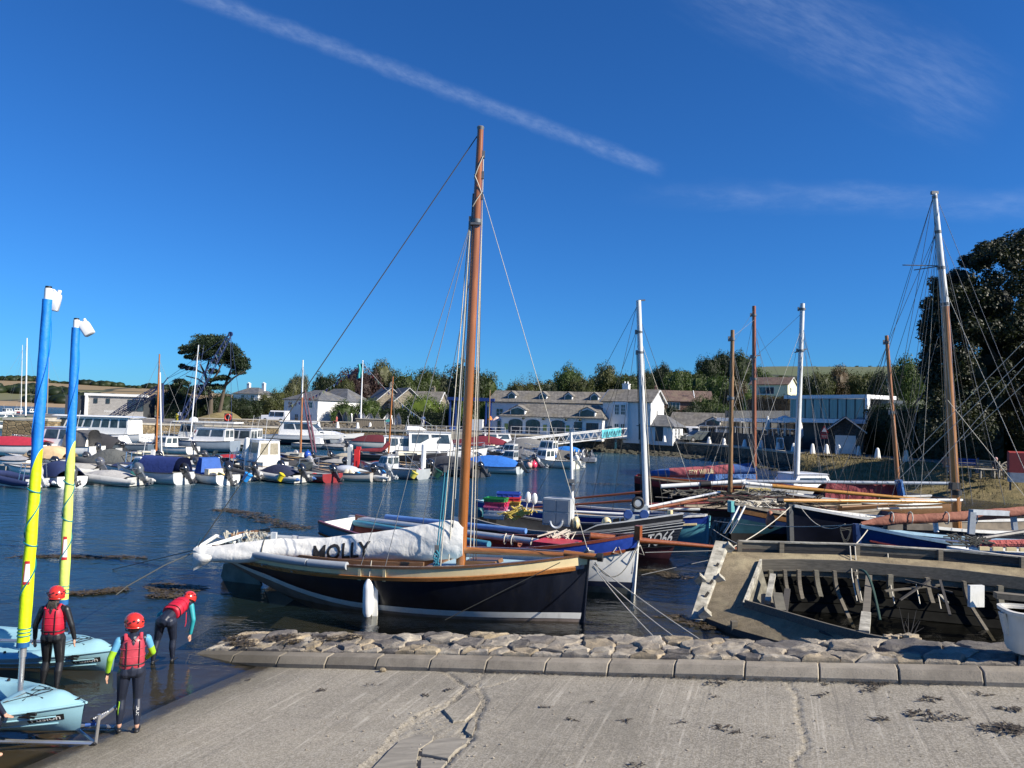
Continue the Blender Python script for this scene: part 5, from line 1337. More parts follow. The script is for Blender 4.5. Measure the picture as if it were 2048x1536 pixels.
def cabin(root,name,mat,x0,x1,w0,w1,z0,z1,rf,ra,wins,glass=sea_glass,roof=None,ov=.06,th=.06):
 b=[Vector((x0,-w0/2,z0)),Vector((x1,-w0/2*.8,z0)),Vector((x1,w0/2*.8,z0)),Vector((x0,w0/2,z0))]
 t=[Vector((x0+ra,-w1/2,z1)),Vector((x1-rf,-w1/2*.85,z1)),Vector((x1-rf,w1/2*.85,z1)),Vector((x0+ra,w1/2,z1))]
 cb=MB().hexa(b+t).build(name,mat,root,smooth=0)
 Q={'s':(b[0],b[1],t[1],t[0]),'f':(b[1],b[2],t[2],t[1]),'p':(b[2],b[3],t[3],t[2]),'a':(b[3],b[0],t[0],t[3])}
 for fc,u0,u1,v0,v1 in wins:
  for q in('s','p')if fc=='sp' else(fc,):
   a,c=(u0,u1)if q!='p' else(1-u1,1-u0)
   MB().onquad(Q[q],a,c,v0,v1,.012,.03).build('window',glass,cb,smooth=0)
 if roof is not None:
  mb=MB();e=[]
  for k,z in((1.0,0),(1.04,th*.5),(.93,th)):
   e.append([Vector((lerp((x0+ra+x1-rf)/2,x,k+ov*(1 if i in(1,2)else .6)),y*(k+ov),z1+z+.004))for i,(x,y)in enumerate([(v.x,v.y)for v in t])])
  mb.loft(e).build('roof',roof,cb,smooth=30)
 return cb
def hullset(root,h,col,boot=None,deck=gel,rail=None,dz=-.05,inside=None):
 """topsides, optional bottom band, gunwale and deck"""
 mb=MB()
 if boot:
  z=.14
  f=lambda t:h.s_at(t,z)
  h.strip(mb,f,1,18,4);h.transom(mb,h.s_at(0,z),1,5);hu=mb.build('hull',C(col),root,smooth=50)
  m2=MB();h.strip(m2,0,f,18,3);h.transom(m2,0,h.s_at(0,z),3);m2.build('bottom_paint',C(boot),root,smooth=50)
 else:
  h.strip(mb,0,1,18,5);h.transom(mb,0,1,6);hu=mb.build('hull',C(col),root,smooth=50)
 mb=MB();h.deck(mb,dz,.02,crown=.0);mb.build('deck',deck,root)
 mb=MB();h.rail(mb,.07,.06,0,off=.01);mb.build('gunwale',rail or C(CHAR),root)
 return hu
def place(px,py,rz):
 if 100<rz<186 and px<650:rz=min(177,rz+(650-px)/650*30)
 p=G(px,py,0);return Matrix.Translation(p)@Matrix.Rotation(rad(rz),4,'Z')@Matrix.Scale(.88,4)
GRP='small boats moored at the pontoons'
def rails(root,h,x0t,x1t,hh=.55,n=4):
 mb=MB()
 for sd in(1,-1):
  pts=[h.pt(lerp(x0t,x1t,i/n),1,sd,-.06)+Vector((0,0,hh))for i in range(n+1)]
  mb.tube(pts,.022,5)
  for i,q in enumerate(pts):mb.tube([q,q-Vector((0,0,hh))],.018,4)
 mb.build('pulpit',steel,root)
def rib(label,px,py,L,tube,rz=140,cover=None,console=None,motor=BLACK,frame=False,cone=None,s=1.0,hcov=.45):
 root=thing('inflatable_boat',label,'boat',mat=place(px,py,rz),group=GRP);B=L*.42;r=.23*L/4.5
 path=[(-L/2-.35,-B/2+r),(-L/2*.5,-B/2+r),(L*.15,-B/2+r*1.1),(L*.36,-B*.27),(L*.47,0),(L*.36,B*.27),(L*.15,B/2-r*1.1),(-L/2*.5,B/2-r),(-L/2-.35,B/2-r)]
 zz=[.3,.32,.4,.55,.62,.55,.4,.32,.3]
 pts=[Vector((x,y,z))for(x,y),z in zip(path,zz)]
 MB().tube(pts,[r*.55]+[r]*7+[r*.55],10).build('tube',CV(tube,.15),root)
 mb=MB();
 for k in(0,-1):
  a,b=pts[k],pts[1 if k==0 else-2];d=(a-b).normalized()
  mb.tube([a,a+d*.22],[r*.56,r*.18],10)
 mb.build('end_cone',CV(cone or tube,.1),root)
 MB().prism([(-L/2,-B/2+r,.05),(-L/2,B/2-r,.05),(L*.2,B/2-r,.1),(L*.45,0,.2),(L*.2,-B/2+r,.1)],(0,0,.16)).build('floor',C(LGREY),root)
 MB().box((-L/2+.05,0,.3),(.08,B-2*r,.5)).build('transom',C(LGREY),root)
 if cover:
  MB().grid(lambda u,v:Vector((lerp(-L*.42,L*.36,u),(v*2-1)*(B/2-r*.4)*(1-.5*max(0,u-.6)),.42+(hcov*(.35+.65*sin(pi*min(1,u*1.1))))*(1-abs(v*2-1)**2.2)+.07*noise.noise(Vector((u*6,v*5,px*.1))))),12,10).build('cover',CV(cover,.45),root)
 if console:
  c=MB().hexa([(-.4,-.3,.2),(.25,-.3,.2),(.25,.3,.2),(-.4,.3,.2),(-.35,-.28,.95),(.1,-.28,1.05),(.1,.28,1.05),(-.35,.28,.95)]).build('console',C(console),root)
  MB().onquad(((.25,-.28,1.02),(.25,.28,1.02),(.05,.25,1.4),(.05,-.25,1.4)),0,1,0,1).build('windshield',sea_glass,c)
  MB().box((-.95,0,.55),(.45,.5,.65)).build('seat',C(CHAR),root)
 if frame:
  mb=MB()
  for x in(-L/2+.25,-L/2+.65):mb.tube([(x,-B/2+r,.4),(x,-B/2+r+.1,1.35),(x,B/2-r-.1,1.35),(x,B/2-r,.4)],.03,6)
  mb.build('frame',steel,root)
 if motor:outboard(root,-L/2-.02,0,motor,1.0*s,.35,.6)
 return root
def openboat(label,px,py,L,col,rz=140,cover=None,hc=.5,motor=BLACK,boot=None,sheer=(.62,.58,.85),cov_t=(.03,.8),B=None,name='motor_boat',deck=gel,shp=2.0,tilt=.35):
 root=thing(name,label,'boat',mat=place(px,py,rz),group=GRP)
 h=Hull(L,B or L*.4,sheer,(-.16,-.22,-.1),.88,2.3,5.0,rake=.25);hullset(root,h,col,boot,deck)
 if cover:
  mb=MB();h.cover(mb,cov_t[0],cov_t[1],lambda t:hc*sin(pi*min(1,max(.0,(t-cov_t[0])/(cov_t[1]-cov_t[0])*.92+.08)))**.6,.03,seed=px,shp=shp,wr=.03);mb.build('cover',CV(cover),root)
 if motor:outboard(root,-L/2-.04,0,motor,1.0,tilt,.55)
 return root,h
def cruiser(label,px,py,L,col,rz=140,boot=None,cab=None,canvas=None,motor=BLACK,sheer=(.75,.75,1.05),B=None,roof=True,cz=1.45,cx=(-.1,.28),glassf=sea_glass,name='cabin_boat',pul=True,canv_t=(.03,.42),canv_h=.75,capt=None):
 root=thing(name,label,'boat',mat=place(px,py,rz),group=GRP)
 h=Hull(L,B or L*.37,sheer,(-.2,-.28,-.1),.86,2.3,5.0,rake=.3);hullset(root,h,col,boot)
 x0,x1=L*cx[0],L*cx[1];B_=h.B
 z0=sheer[1]-.08
 cabin(root,'coachroof',gel,x1-.3,L*.42,B_*.7,B_*.5,z0,z0+.42,.9,.05,[('sp',.2,.75,.35,.75)])
 cabin(root,'cabin',gel if cab is None else C(cab),x0,x1,B_*.8,B_*.68,z0,z0+cz-.3,.45,-.02,[('sp',.06,.46,.42,.9),('sp',.52,.93,.42,.9),('f',.06,.47,.35,.9),('f',.53,.94,.35,.9),('a',.08,.46,.35,.88),('a',.54,.92,.35,.88)],glassf,gel if roof else None)
 if canvas:
  mb=MB();h.cover(mb,canv_t[0],canv_t[1],lambda t:canv_h,.0,seed=px,shp=4,wr=.03);mb.build('canvas',CV(canvas),root)
 if pul:rails(root,h,.62,.97)
 ax_=L*cx[0]+.2;MB().tube([(ax_,.3,z0+cz-.35),(ax_-.25,.3,z0+cz+1.3)],.016,5).build('antenna',framew,root)
 for t_ in(.3,.55):MB().lathe([(.03,-.28),(.1,-.2),(.1,.2),(.03,.28)],h.pt(t_,1,-1,.12)+Vector((0,0,-.3)),8).build('side_fender',gel,root)
 if motor:outboard(root,-L/2-.04,0,motor,1.05,.3,.6)
 return root,h
def bucket(label,px,py,col,d=None,r=.17,h=.36,tilt=.5,name='bucket'):
 p=G(px,py+4.5,0.0)
 R=Matrix.Translation((p.x,p.y,.33))@Matrix.Rotation(tilt,4,'Y')
 m_=C(col,.5,.2)
 rt=thing(name,label,'bucket',mat=R,group='buckets hung over the outboard propellers')
 MB().lathe([(r*.75,-h/2),(r*1.05,h/2)],(0,0,0),14).build('pail',m_,rt)
 MB().lathe([(r*1.04,h/2-.03),(r*1.12,h/2-.03),(r*1.12,h/2+.012),(r*1.04,h/2+.012)],(0,0,0),14).build('rim',m_,rt)
def ball(label,px,py,col,r=.2,z=.3,name='buoy'):
 p=G(px,py,0.0);o=MB().ell((0,0,0),(r,r,r*1.15),12,8).tube([(0,0,r),(0,0,r*1.5)],r*.22,6).build(name,C(col,.4,.4))
 o.location=(p.x,p.y,z);tag(o,label,'buoy','coloured buoys and fenders at the pontoons')
#front row, left to right
rib('pale grey inflatable with a navy tube and raised grey motor at the left edge',30,972,4.2,NAVY,125,cone=(.6,.65,.7),motor=(.42,.43,.44),frame=True)
openboat('white boat with a smooth navy blue cover behind the blue and yellow sail',110,968,4.6,WHITE,118,NAVY,.85,CHAR,cov_t=(.05,.75),shp=3)
ball('lime green buoy beside the yellow kayak mast',152,966,(.22,.62,.05),.26)
ball('orange red buoy beside the lime green one',169,963,(.75,.10,.03),.23)
rib('light grey inflatable heaped with a crumpled grey cover',208,968,5.0,LGREY,143,(.42,.41,.39),motor=(.10,.11,.12),s=1.15)
bucket('dark green bucket on the grey inflatable motor',266,964,(.015,.10,.09),r=.26,h=.5)
rib('small pale inflatable wedged beside the green bucket',285,962,3.0,LGREY,150,motor=None)
rt,h=cruiser('small white cabin boat with a long dark blue canvas over its cockpit',302,964,5.3,(.52,.54,.56),143,canvas=(.012,.03,.15),motor=BLACK,cx=(.05,.24),canv_t=(.02,.56),canv_h=.95,cz=1.15,pul=False)
openboat('white boat with an upright royal blue canvas hood',418,964,4.6,WHITE,130,None,motor=None,boot=None)
rh=bpy.data.objects['motor_boat.001']if 'motor_boat.001' in bpy.data.objects else None
MB().hexa([(-.3,-.75,.55),(.55,-.75,.6),(.55,.75,.6),(-.3,.75,.55),(-.1,-.6,1.55),(.3,-.6,1.6),(.3,.6,1.6),(-.1,.6,1.55)]).build('hood',CV((.03,.10,.36)),rh)
MB().box((-.9,0,.75),(.5,1.4,.35)).build('bench',C(CREAM),rh)
outboard(rh,-2.35,.1,BLACK,1.25,.25,.6)
bucket('yellow bucket on the black motor of the blue hooded boat',440,964,(.72,.46,.02),r=.24,h=.44)
rib('black inflatable with a grey console and tall tubular frame',432,936,5.2,BLACK,150,console=GREY,motor=None,frame=True)
rib('dark low inflatable with a black motor left of the blue bucket',474,958,3.8,CHAR,135,motor=BLACK)
bucket('bright blue bucket hung at the black motor',493,962,(.02,.26,.72),r=.22,h=.46)
rib('grey inflatable with a folded navy cover and blue cone ends',553,962,4.6,LGREY,146,(.02,.026,.06),motor=BLACK,cone=(.06,.15,.38),hcov=.7)
bucket('yellow bucket at the stern of the grey inflatable',562,962,(.75,.58,.02),r=.21,h=.42)
rt,h=cruiser('white pilot house boat with cream curtained windows',512,938,6.6,(.66,.65,.61),128,motor=None,cx=(-.32,.18),cz=2.0,glassf=M('curtain_cream',(.30,.27,.20),.4,var=.3,scale=6))
rt,h=openboat('red and grey sports boat with a raked windscreen and red bags at the stern',607,960,5.4,(.24,.03,.035),148,GREY,.22,BLACK,cov_t=(.55,.97),deck=C(LGREY))
MB().onquad(((.2,-.95,.65),(.9,0,.72),(.55,0,1.25),(-.1,-.75,1.2)),0,1,0,1).onquad(((.9,0,.72),(.2,.95,.65),(-.1,.75,1.2),(.55,0,1.25)),0,1,0,1).build('windscreen',sea_glass,rt)
MB().tube([(-.4,-.95,.6),(-.5,-.9,1.5),(-.5,.9,1.5),(-.4,.95,.6)],.03,6).build('arch',steel,rt)
h2_=MB();h.strip(h2_,.8,1.0,16,2,.012);h2_.build('sheer_band',C((.45,.46,.47)),rt)
ball('blue fender ball on the red sports boat',614,936,(.02,.08,.42),.28,.95)
for q,(x,y)in enumerate(((602,961),(628,963))):
 p=G(x,y,0);tag(MB().ell((p.x,p.y,.22),(.42-q*.1,.3,.3),9,6).ell((p.x-.25,p.y+.05,.1),(.45,.2,.15),8,5).build('red_bag',CV((.48,.03,.04),.9)),['larger red canvas bag drooping at the sports boat stern','smaller red canvas bag right of the larger one'][q],'bag')
rt,h=openboat('grey hulled dinghy with wooden deck and a pale upturned tender on it',684,960,4.6,(.45,.43,.40),172,None,motor=BLACK,deck=wood('deck_boards',(.30,.19,.10),.6,.1,0))
MB().ell((-.3,0,.72),(.95,.5,.34),12,7).build('tender',C((.50,.53,.58)),rt)
p=G(697,962,0);tag(MB().ell((p.x-.22,p.y,.35),(.2,.08,.42),10,7,Matrix.Rotation(.35,3,'Y')).ell((p.x+.22,p.y,.35),(.2,.08,.42),10,7,Matrix.Rotation(-.5,3,'Y')).build('propeller_guard',C(CREAM)),'pair of cream oval pads around a raised propeller','guard')
bucket('small bright blue bucket left of the light grey inflatable',716,957,(.03,.28,.62),r=.2,h=.36)
rib('small light grey inflatable before the grey cuddy boat',738,960,3.3,(.52,.54,.55),150,motor=(.33,.35,.36))
bucket('large bright blue bucket right of the small inflatable',769,957,(.02,.25,.66),r=.27,h=.44)
rt,h=cruiser('grey cuddy boat with framed windscreen and open cockpit',785,954,5.6,(.33,.36,.38),152,motor=None,cx=(.0,.2),cz=1.2,cab=(.5,.52,.53),roof=False,pul=False)
MB().tube([(-.6,-.9,.7),(-.5,-.85,1.75),(-.5,.85,1.75),(-.6,.9,.7)],.025,6).tube([(-1.8,-.9,.7),(-.5,-.85,1.75)],.02,5).build('canopy_frame',steel,rt)
outboard(rt,-2.2,-1.9,BLACK,1.15,.4,.6)
bucket('pale yellow bucket under the black motor',827,956,(.70,.60,.10),r=.22,h=.4);bucket('pink bucket right of the pale yellow one',841,953,(.62,.22,.33),r=.25,h=.44)
p=P(714,912,51);rb3=thing('red_locker','tall red pontoon locker with a grey post beside it','locker',(p.x,51,.3))
MB().box((0,0,.75),(.34,.3,1.35)).box((.1,-.02,1.5),(.3,.2,.2)).build('body',M('locker_red',(.62,.03,.03),.4,bump=0),rb3)
MB().box((-.5,.1,.8),(.3,.3,1.5)).build('service_post',C((.5,.52,.52)),rb3)
rt,h=openboat('dark grey covered boat under a bent tubular gantry',895,950,6.2,CHAR,150,(.055,.057,.065),.95,BLACK,cov_t=(.04,.9),shp=2.6)
MB().tube([(-2.9,-1.0,.3),(-2.2,-1.0,1.9),(-1.5,-.9,1.95),(-1.2,-.9,.7)],.04,6).tube([(-2.9,1.0,.3),(-2.2,1.0,1.9),(-1.5,.9,1.95),(-1.2,.9,.7)],.04,6).build('gantry',steel,rt)
bucket('very dark green bucket beside the gantry',874,953,(.01,.06,.04),r=.28,h=.5)
rt,h=openboat('pale hulled boat under a bright blue tarpaulin beside the tall mast',968,944,6.4,(.50,.55,.57),163,(.025,.16,.55),.9,CHAR,cov_t=(.02,.8),shp=1.3)
ball('pink red buoy hanging at the tall mast',936,944,(.75,.10,.12),.22,.5)
def cyl(label,px,py,col,r,L,tilt,z=.4,name='fender'):
 p=G(px,py,0);R=Matrix.Translation((p.x,p.y,z))@Matrix.Rotation(tilt,4,'Y')
 o=MB().lathe([(.02,-L/2),(r*.8,-L/2+r*.5),(r,-L/2+r),(r,L/2-r),(r*.8,L/2-r*.5),(.03,L/2)],(0,0,0),12).build(name,C(col,.4,.4));o.matrix_basis=R
 tag(o,label,'fender')
cyl('white sausage fender on the blue tarpaulin boat',972,943,WHITE,.13,.75,.5)
rt,h=cruiser('white open cabin boat with a dark hull right of the tall mast',1018,920,6.2,(.03,.03,.04),165,motor=None,cx=(-.12,.12),cz=1.35)
rt,h=cruiser('small grey cuddy boat with one large slanted window',1022,934,4.6,(.30,.30,.31),158,motor=BLACK,cx=(-.1,.2),cz=1.15,cab=(.42,.43,.44),pul=False)
outboard(rt,-2.4,-1.0,(.42,.44,.46),1.1,.6,.3)
for l,x,y,c,r in(('navy blue drum buoy below the slanted window boat',1013,941,(.015,.03,.16),.3),('second navy buoy close right of the drum buoy',1023,941,(.02,.04,.2),.24),('pale pink buoy right of the grey tilted motor',1058,937,(.72,.45,.38),.27),('hot pink buoy between the pale pink and turquoise ones',1068,937,(.75,.05,.12),.27),('turquoise buoy at the cream hulled boat',1082,934,(.03,.50,.50),.28)):ball(l,x,y,c,r,.3)
rt,h=cruiser('cream hulled cabin boat with large windows at the row end',1098,934,6.0,(.66,.66,.58),146,motor=(.7,.68,.6),cx=(-.02,.22),cz=1.3,boot=None)
rib('black rubber inflatable with two dark motors beside the pink buoys',1062,930,3.6,BLACK,152,motor=CHAR)
openboat('boat under a tall peaked grey canvas tent',1052,911,7.0,(.25,.25,.25),160,(.24,.235,.22),1.6,None,cov_t=(.05,.95),shp=1.2)
openboat('smaller grey tented boat in front of the peaked one',1050,925,4.8,(.45,.45,.44),150,(.20,.20,.20),.8,(.3,.3,.31),cov_t=(.2,.98),shp=1.2)
cruiser('white wheelhouse boat with raked windows behind the cream hulled one',1098,915,6.4,WHITE,155,motor=None,cx=(-.12,.2),cz=1.6)
openboat('boat with a bright azure canvas at the far end of the pontoons',1128,914,5.2,WHITE,150,(.02,.20,.62),.8,BLACK,cov_t=(.05,.8),shp=1.4)
p=G(1160,924,0);fl_=thing('pontoon_raft','low grey raft carrying bicycles and trolleys at the pontoon end','raft',(p.x,p.y,0),rad(-12))
MB().box((0,0,.28),(3.1,1.8,.34)).build('deck',C((.3,.31,.33)),fl_);
for i in range(6):MB().tube([(-1.1+i*.42,-.3,.45),(-1.0+i*.42,.1,1.2),(-.8+i*.42,.5,.5)],.05,5).lathe([(.28,-.03),(.28,.03)],(-1.0+i*.42,-.2,.75),10,(1,.4,.1)).build('trolley',C([(.6,.6,.6),(.05,.05,.05),(.35,.36,.38)][i%3]),fl_)
p=G(1132,932,0);tag(MB().prism([(p.x-.9,p.y,.35),(p.x+.7,p.y+.3,.1),(p.x+.55,p.y+.5,1.25),(p.x-.75,p.y+.5,1.4)],(.05,.5,0)).prism([(p.x-.3,p.y-.06,.75),(p.x+.72,p.y+.22,.12),(p.x+.2,p.y+.2,.55)],(0,.04,0)).build('folded_awning',CV((.13,.125,.12))),'dark folded awning leaning over the water at the pontoon end','awning')
#small craft between the rows
XT=[(62,947,3.4,WHITE,None,BLACK,'small white dinghy between the navy tubed inflatable and the blue covered boat'),(150,950,3.4,LGREY,(.4,.39,.36),(.12,.12,.13),'little grey tender behind the lime buoy'),(255,946,3.6,WHITE,NAVY,BLACK,'white tender with navy cover behind the crumpled grey cover'),(352,946,3.6,(.6,.58,.5),None,CHAR,'cream dinghy in the gap right of the long blue canvas'),(392,940,3.4,WHITE,(.5,.5,.48),BLACK,'white dinghy with pale cover behind the blue hood'),(528,952,3.2,CHAR,None,BLACK,'black tender tied right of the bright blue bucket'),(575,941,3.6,WHITE,CHAR,(.3,.3,.31),'white dinghy with a charcoal cover behind the red sports boat'),(650,944,3.4,WHITE,None,BLACK,'open white dinghy right of the blue fender ball'),(668,936,3.2,(.1,.12,.2),(.35,.34,.32),None,'small navy dinghy with a grey cover behind the wooden decked one'),(752,940,3.6,WHITE,(.15,.015,.02),BLACK,'white dinghy with maroon cover behind the grey cuddy boat'),(812,940,3.4,WHITE,None,(.4,.4,.42),'white tender with a grey motor below the pilot boat'),(858,938,3.4,LGREY,NAVY,BLACK,'grey dinghy with navy cover behind the gantry'),(925,930,3.6,WHITE,None,BLACK,'white dinghy tucked left of the blue tarpaulin boat'),(1040,921,3.6,WHITE,(.3,.3,.3),BLACK,'white dinghy with grey cover near the peaked tent'),(1082,922,3.4,(.6,.6,.58),None,(.5,.5,.5),'pale dinghy with a light grey motor left of the cream cabin boat'),(1118,924,3.4,WHITE,(.05,.2,.5),CHAR,'white tender with a small blue cover by the azure canvas')]
XT+=[(22,932,3.2,WHITE,(.3,.3,.32),BLACK,'white dinghy with grey cover near the left edge, behind the navy tubes'),(132,934,3.4,WHITE,None,CHAR,'open white tender behind the blue mast'),(190,930,3.2,(.62,.6,.55),(.1,.2,.4),BLACK,'cream dinghy with pale blue cover left of the grey console hump'),(278,930,3.4,WHITE,(.04,.05,.06),BLACK,'white dinghy with a black cover left of the orange mast'),(372,928,3.4,(.5,.52,.54),None,CHAR,'grey dinghy below the slim white mast'),(455,926,3.2,WHITE,(.35,.02,.03),BLACK,'white dinghy with a red cover left of the pilot house'),(556,926,3.4,WHITE,(.04,.09,.25),(.4,.4,.4),'white dinghy with blue cover right of the pilot house'),(590,930,3.2,CHAR,None,BLACK,'charcoal tender under the lashed purple sail'),(632,926,3.4,WHITE,None,BLACK,'open white tender behind the blue fender ball'),(690,922,3.2,WHITE,(.45,.4,.3),CHAR,'white dinghy with tan cover left of the red locker'),(735,924,3.4,(.1,.11,.13),None,BLACK,'dark tender right of the red locker'),(845,926,3.2,WHITE,None,(.5,.5,.5),'small white tender below the hard topped cruiser'),(905,922,3.4,WHITE,(.02,.03,.06),BLACK,'white dinghy with a near black cover left of the tall varnished mast'),(985,926,3.2,WHITE,(.5,.5,.5),BLACK,'white dinghy with silver cover right of the blue tarpaulin'),(1015,912,3.4,WHITE,(.3,.03,.05),CHAR,'white dinghy with crimson cover below the porthole cruiser'),(1075,912,3.2,WHITE,None,BLACK,'white tender under the gangway'),(1110,930,3.0,LGREY,None,BLACK,'light grey tender right of the cream hulled boat')]
for x,y,l,c,cv,mo_,lb_ in XT:
 rt,h=openboat(lb_,x,y,l,c,150+(x*7)%22,cv,.35,mo_,sheer=(.5,.45,.62),tilt=.35+(x%5)*.08)
 if not cv:MB().box((-.5,0,.42),(.28,h.B*.8,.05)).box((.5,0,.44),(.26,h.B*.76,.05)).build('thwart',C((.35,.25,.15)),rt);MB().tube([(-.9,-.5,.58),(.9,-.3,.66)],.025,5).build('oar',C((.5,.35,.18)),rt)
for i,(x,y)in enumerate([(88,969),(140,968),(250,966),(335,965),(385,966),(455,965),(520,963),(590,962),(658,961),(700,960),(756,957),(808,955),(860,951),(915,947),(1000,939),(1088,932)]):
 cyl('white fender dangling at the waterline %s'%['behind the blue and yellow sail roll','left of the lime buoy','beside the crumpled grey cover','under the long blue canvas','at the bow of the blue hooded boat','right of the yellow bucket','left of the folded navy cover','at the red sports boat bow','below the pale upturned tender','by the oval pads','between the two bright blue buckets','under the pilot boat','left of the gantry','under the dark grey cover','right of the blue tarpaulin','at the cream hulled boat'][i],x,y,[WHITE,(.5,.5,.48),(.05,.1,.3)][i%3 if i%4==0 else 0],.11,.5,.2*(-1)**i,.3)
#second row
openboat('white motor boat with a crimson cover at the left edge',8,912,8.0,WHITE,172,(.40,.02,.045),.75,(.012,.014,.035),boot=(.28,.02,.03),cov_t=(.02,.85),sheer=(1.1,1.05,1.3))
rt,h=cruiser('white cruiser with a black hooped canopy and grey tender',108,912,8.0,WHITE,165,motor=BLACK,cx=(-.3,.1),cz=2.0,canvas=(.10,.10,.105),canv_t=(.04,.3),canv_h=1.5,sheer=(1.0,1.0,1.3))
openboat('cream boat with a tan flat canvas hood',84,930,5.6,WHITE,165,(.58,.42,.24),.95,None,cov_t=(.1,.7),shp=5)
openboat('boat under a sloping charcoal cover right of the yellow mast',176,906,7.0,(.5,.5,.5),165,(.03,.03,.035),1.5,BLACK,cov_t=(.05,.9),shp=2.2)
rib('dark grey inflatable with a rounded grey console hump',214,938,5.0,(.05,.055,.06),160,(.10,.105,.10),motor=None,frame=True,hcov=1.1)
openboat('steel blue sports cruiser with white deck and black motor',235,906,7.6,(.10,.135,.175),158,None,motor=BLACK,sheer=(1.0,1.0,1.25))
r2=[o for o in COL.objects if o.get('label','').startswith('steel blue sports')][0]
cabin(r2,'cockpit_screen',gel,-.8,1.6,2.2,1.5,1.0,1.75,1.3,.3,[('sp',.1,.9,.3,.85),('f',.08,.92,.1,.85)])
cruiser('white outboard cruiser with open stern behind the blue canvas boat',332,906,6.5,WHITE,150,motor=BLACK,cx=(-.1,.2),cz=1.3)
rt=thing('passenger_boat','long white passenger boat with a flat roofed windowed saloon','boat',mat=place(185,893,176),group=GRP)
h=Hull(12.5,3.8,(1.6,1.5,2.0),(-.2,-.4,-.2),.85,2.4,3,rake=.4);hullset(rt,h,WHITE)
cabin(rt,'saloon',gel,-4.9,4.3,3.1,2.9,1.5,3.3,.9,.1,[('sp',.02+.12*i,.115+.12*i,.42,.92)for i in range(8)]+[('f',.05,.48,.4,.92),('f',.52,.95,.4,.92)],roof=gel,ov=.12,th=.22)
rt=thing('passenger_boat','white ferry boat with a flat canopy roof on thin posts','boat',mat=place(415,893,178),group=GRP)
h=Hull(10.5,3.2,(1.1,1.0,1.4),(-.2,-.4,-.2),.85,2.4,3,rake=.4);hullset(rt,h,WHITE)
MB().box((.0,0,3.0),(7.6,2.9,.16)).ell((1.9,0,3.2),(.55,.5,.4),10,6).build('roof',gel,rt)
for i in range(14):y_=1.35*(-1)**i;MB().tube([(-3.6+i//2*1.2,y_,1.0),(-3.6+i//2*1.2,y_,3.0)],.04,5).build('post',C(GREY),rt)
cabin(rt,'wheelhouse',gel,1.2,3.4,2.2,2.0,1.0,2.7,.4,0,[('sp',.1,.9,.45,.9),('f',.05,.95,.45,.9)])
rt,h=cruiser('blue grey shaded motor cruiser with white framed enclosed cockpit',392,903,8.6,(.23,.28,.34),170,motor=None,cx=(-.42,.0),cz=1.75,sheer=(1.3,1.2,1.6),boot=(.08,.09,.11),cab=(.7,.7,.7))
rt=rib('small red inflatable tender slung at the cruiser stern',432,899,4.2,(.50,.06,.07),178,motor=None);rt.location.z=.75;rt.matrix_basis=rt.matrix_basis
rt.matrix_basis=Matrix.Translation(G(430,899,0)+Vector((0,-.5,.8)))@Matrix.Rotation(rad(175),4,'Z')@Matrix.Rotation(rad(-9),4,'Y')
cruiser('white fishing boat with a tall framed wheelhouse and blue drum',474,901,6.8,(.08,.10,.09),168,motor=None,cx=(-.28,.18),cz=2.1,cab=(.62,.63,.63))
cruiser('small white wheelhouse boat with a single green window',500,893,6.0,WHITE,170,motor=None,cx=(-.2,.1),cz=1.9)
rt=thing('motor_yacht','white motor yacht with a navy hull, bow pointing right','boat',mat=place(625,891,-6),group=GRP)
h=Hull(12.8,3.9,(1.35,1.4,1.9),(-.2,-.5,-.3),.9,2.3,3,rake=.8);hullset(rt,h,(.012,.02,.05),None,gel,gel)
mb=MB();h.strip(mb,.72,1.0,18,2,.02);mb.build('sheer_band',gel,rt)
cabin(rt,'foredeck_trunk',gel,0,5.0,2.6,1.6,1.5,2.05,2.2,0,[('sp',.2,.5,.4,.75)])
cabin(rt,'saloon',gel,-4.3,1.8,3.1,2.6,1.4,3.1,1.9,.2,[('sp',.12,.42,.45,.9),('sp',.46,.9,.45,.9),('f',.05,.95,.3,.92)],roof=gel,ov=.1,th=.18)
rails(rt,h,.5,.98,.7,6)
rt,h=openboat('light grey low inflatable style launch with console beside the motor yacht',640,898,6.6,(.35,.36,.37),-8,None,motor=None,sheer=(.7,.65,.9));MB().hexa([(-.6,-.5,.5),(.4,-.5,.5),(.4,.5,.5),(-.6,.5,.5),(-.5,-.45,1.5),(.1,-.45,1.35),(.1,.45,1.35),(-.5,.45,1.5)]).build('console',gel,rt);outboard(rt,2.6,.1,(.45,.46,.47),1.1,.5,.75)
openboat('grey inflatable tied at the bow of the speedboat',668,900,3.6,(.28,.28,.28),160,(.3,.3,.3),.35,CHAR,sheer=(.45,.45,.6))
rt,h=openboat('white speedboat with burgundy tarpaulin, sharp bow pointing left',735,900,9.2,(.50,.53,.50),178,(.10,.012,.02),.9,None,cov_t=(.1,.72),sheer=(1.1,1.1,1.25),shp=2.2,B=2.7)
MB().hexa([(-.5,-.9,1.1),(1.6,-.7,1.15),(1.6,.7,1.15),(-.5,.9,1.1),(-.3,-.7,1.6),(.4,-.5,1.6),(.4,.5,1.6),(-.3,.7,1.6)]).build('screen',C((.02,.03,.10)),rt)
rt,h=cruiser('white pilot boat with two square windows by the brown mast',810,921,7.2,(.03,.03,.05),10,motor=None,cx=(-.3,.16),cz=1.9,sheer=(.95,.9,1.2),boot=None)
rt,h=cruiser('large white hard topped cruiser with tinted wraparound windows',880,922,9.4,(.6,.61,.62),14,motor=None,cx=(-.36,.14),cz=2.2,sheer=(1.1,1.1,1.5))
cabin(rt,'flybridge',gel,-3.6,-1.6,2.3,2.1,3.15,3.5,.6,0,[])
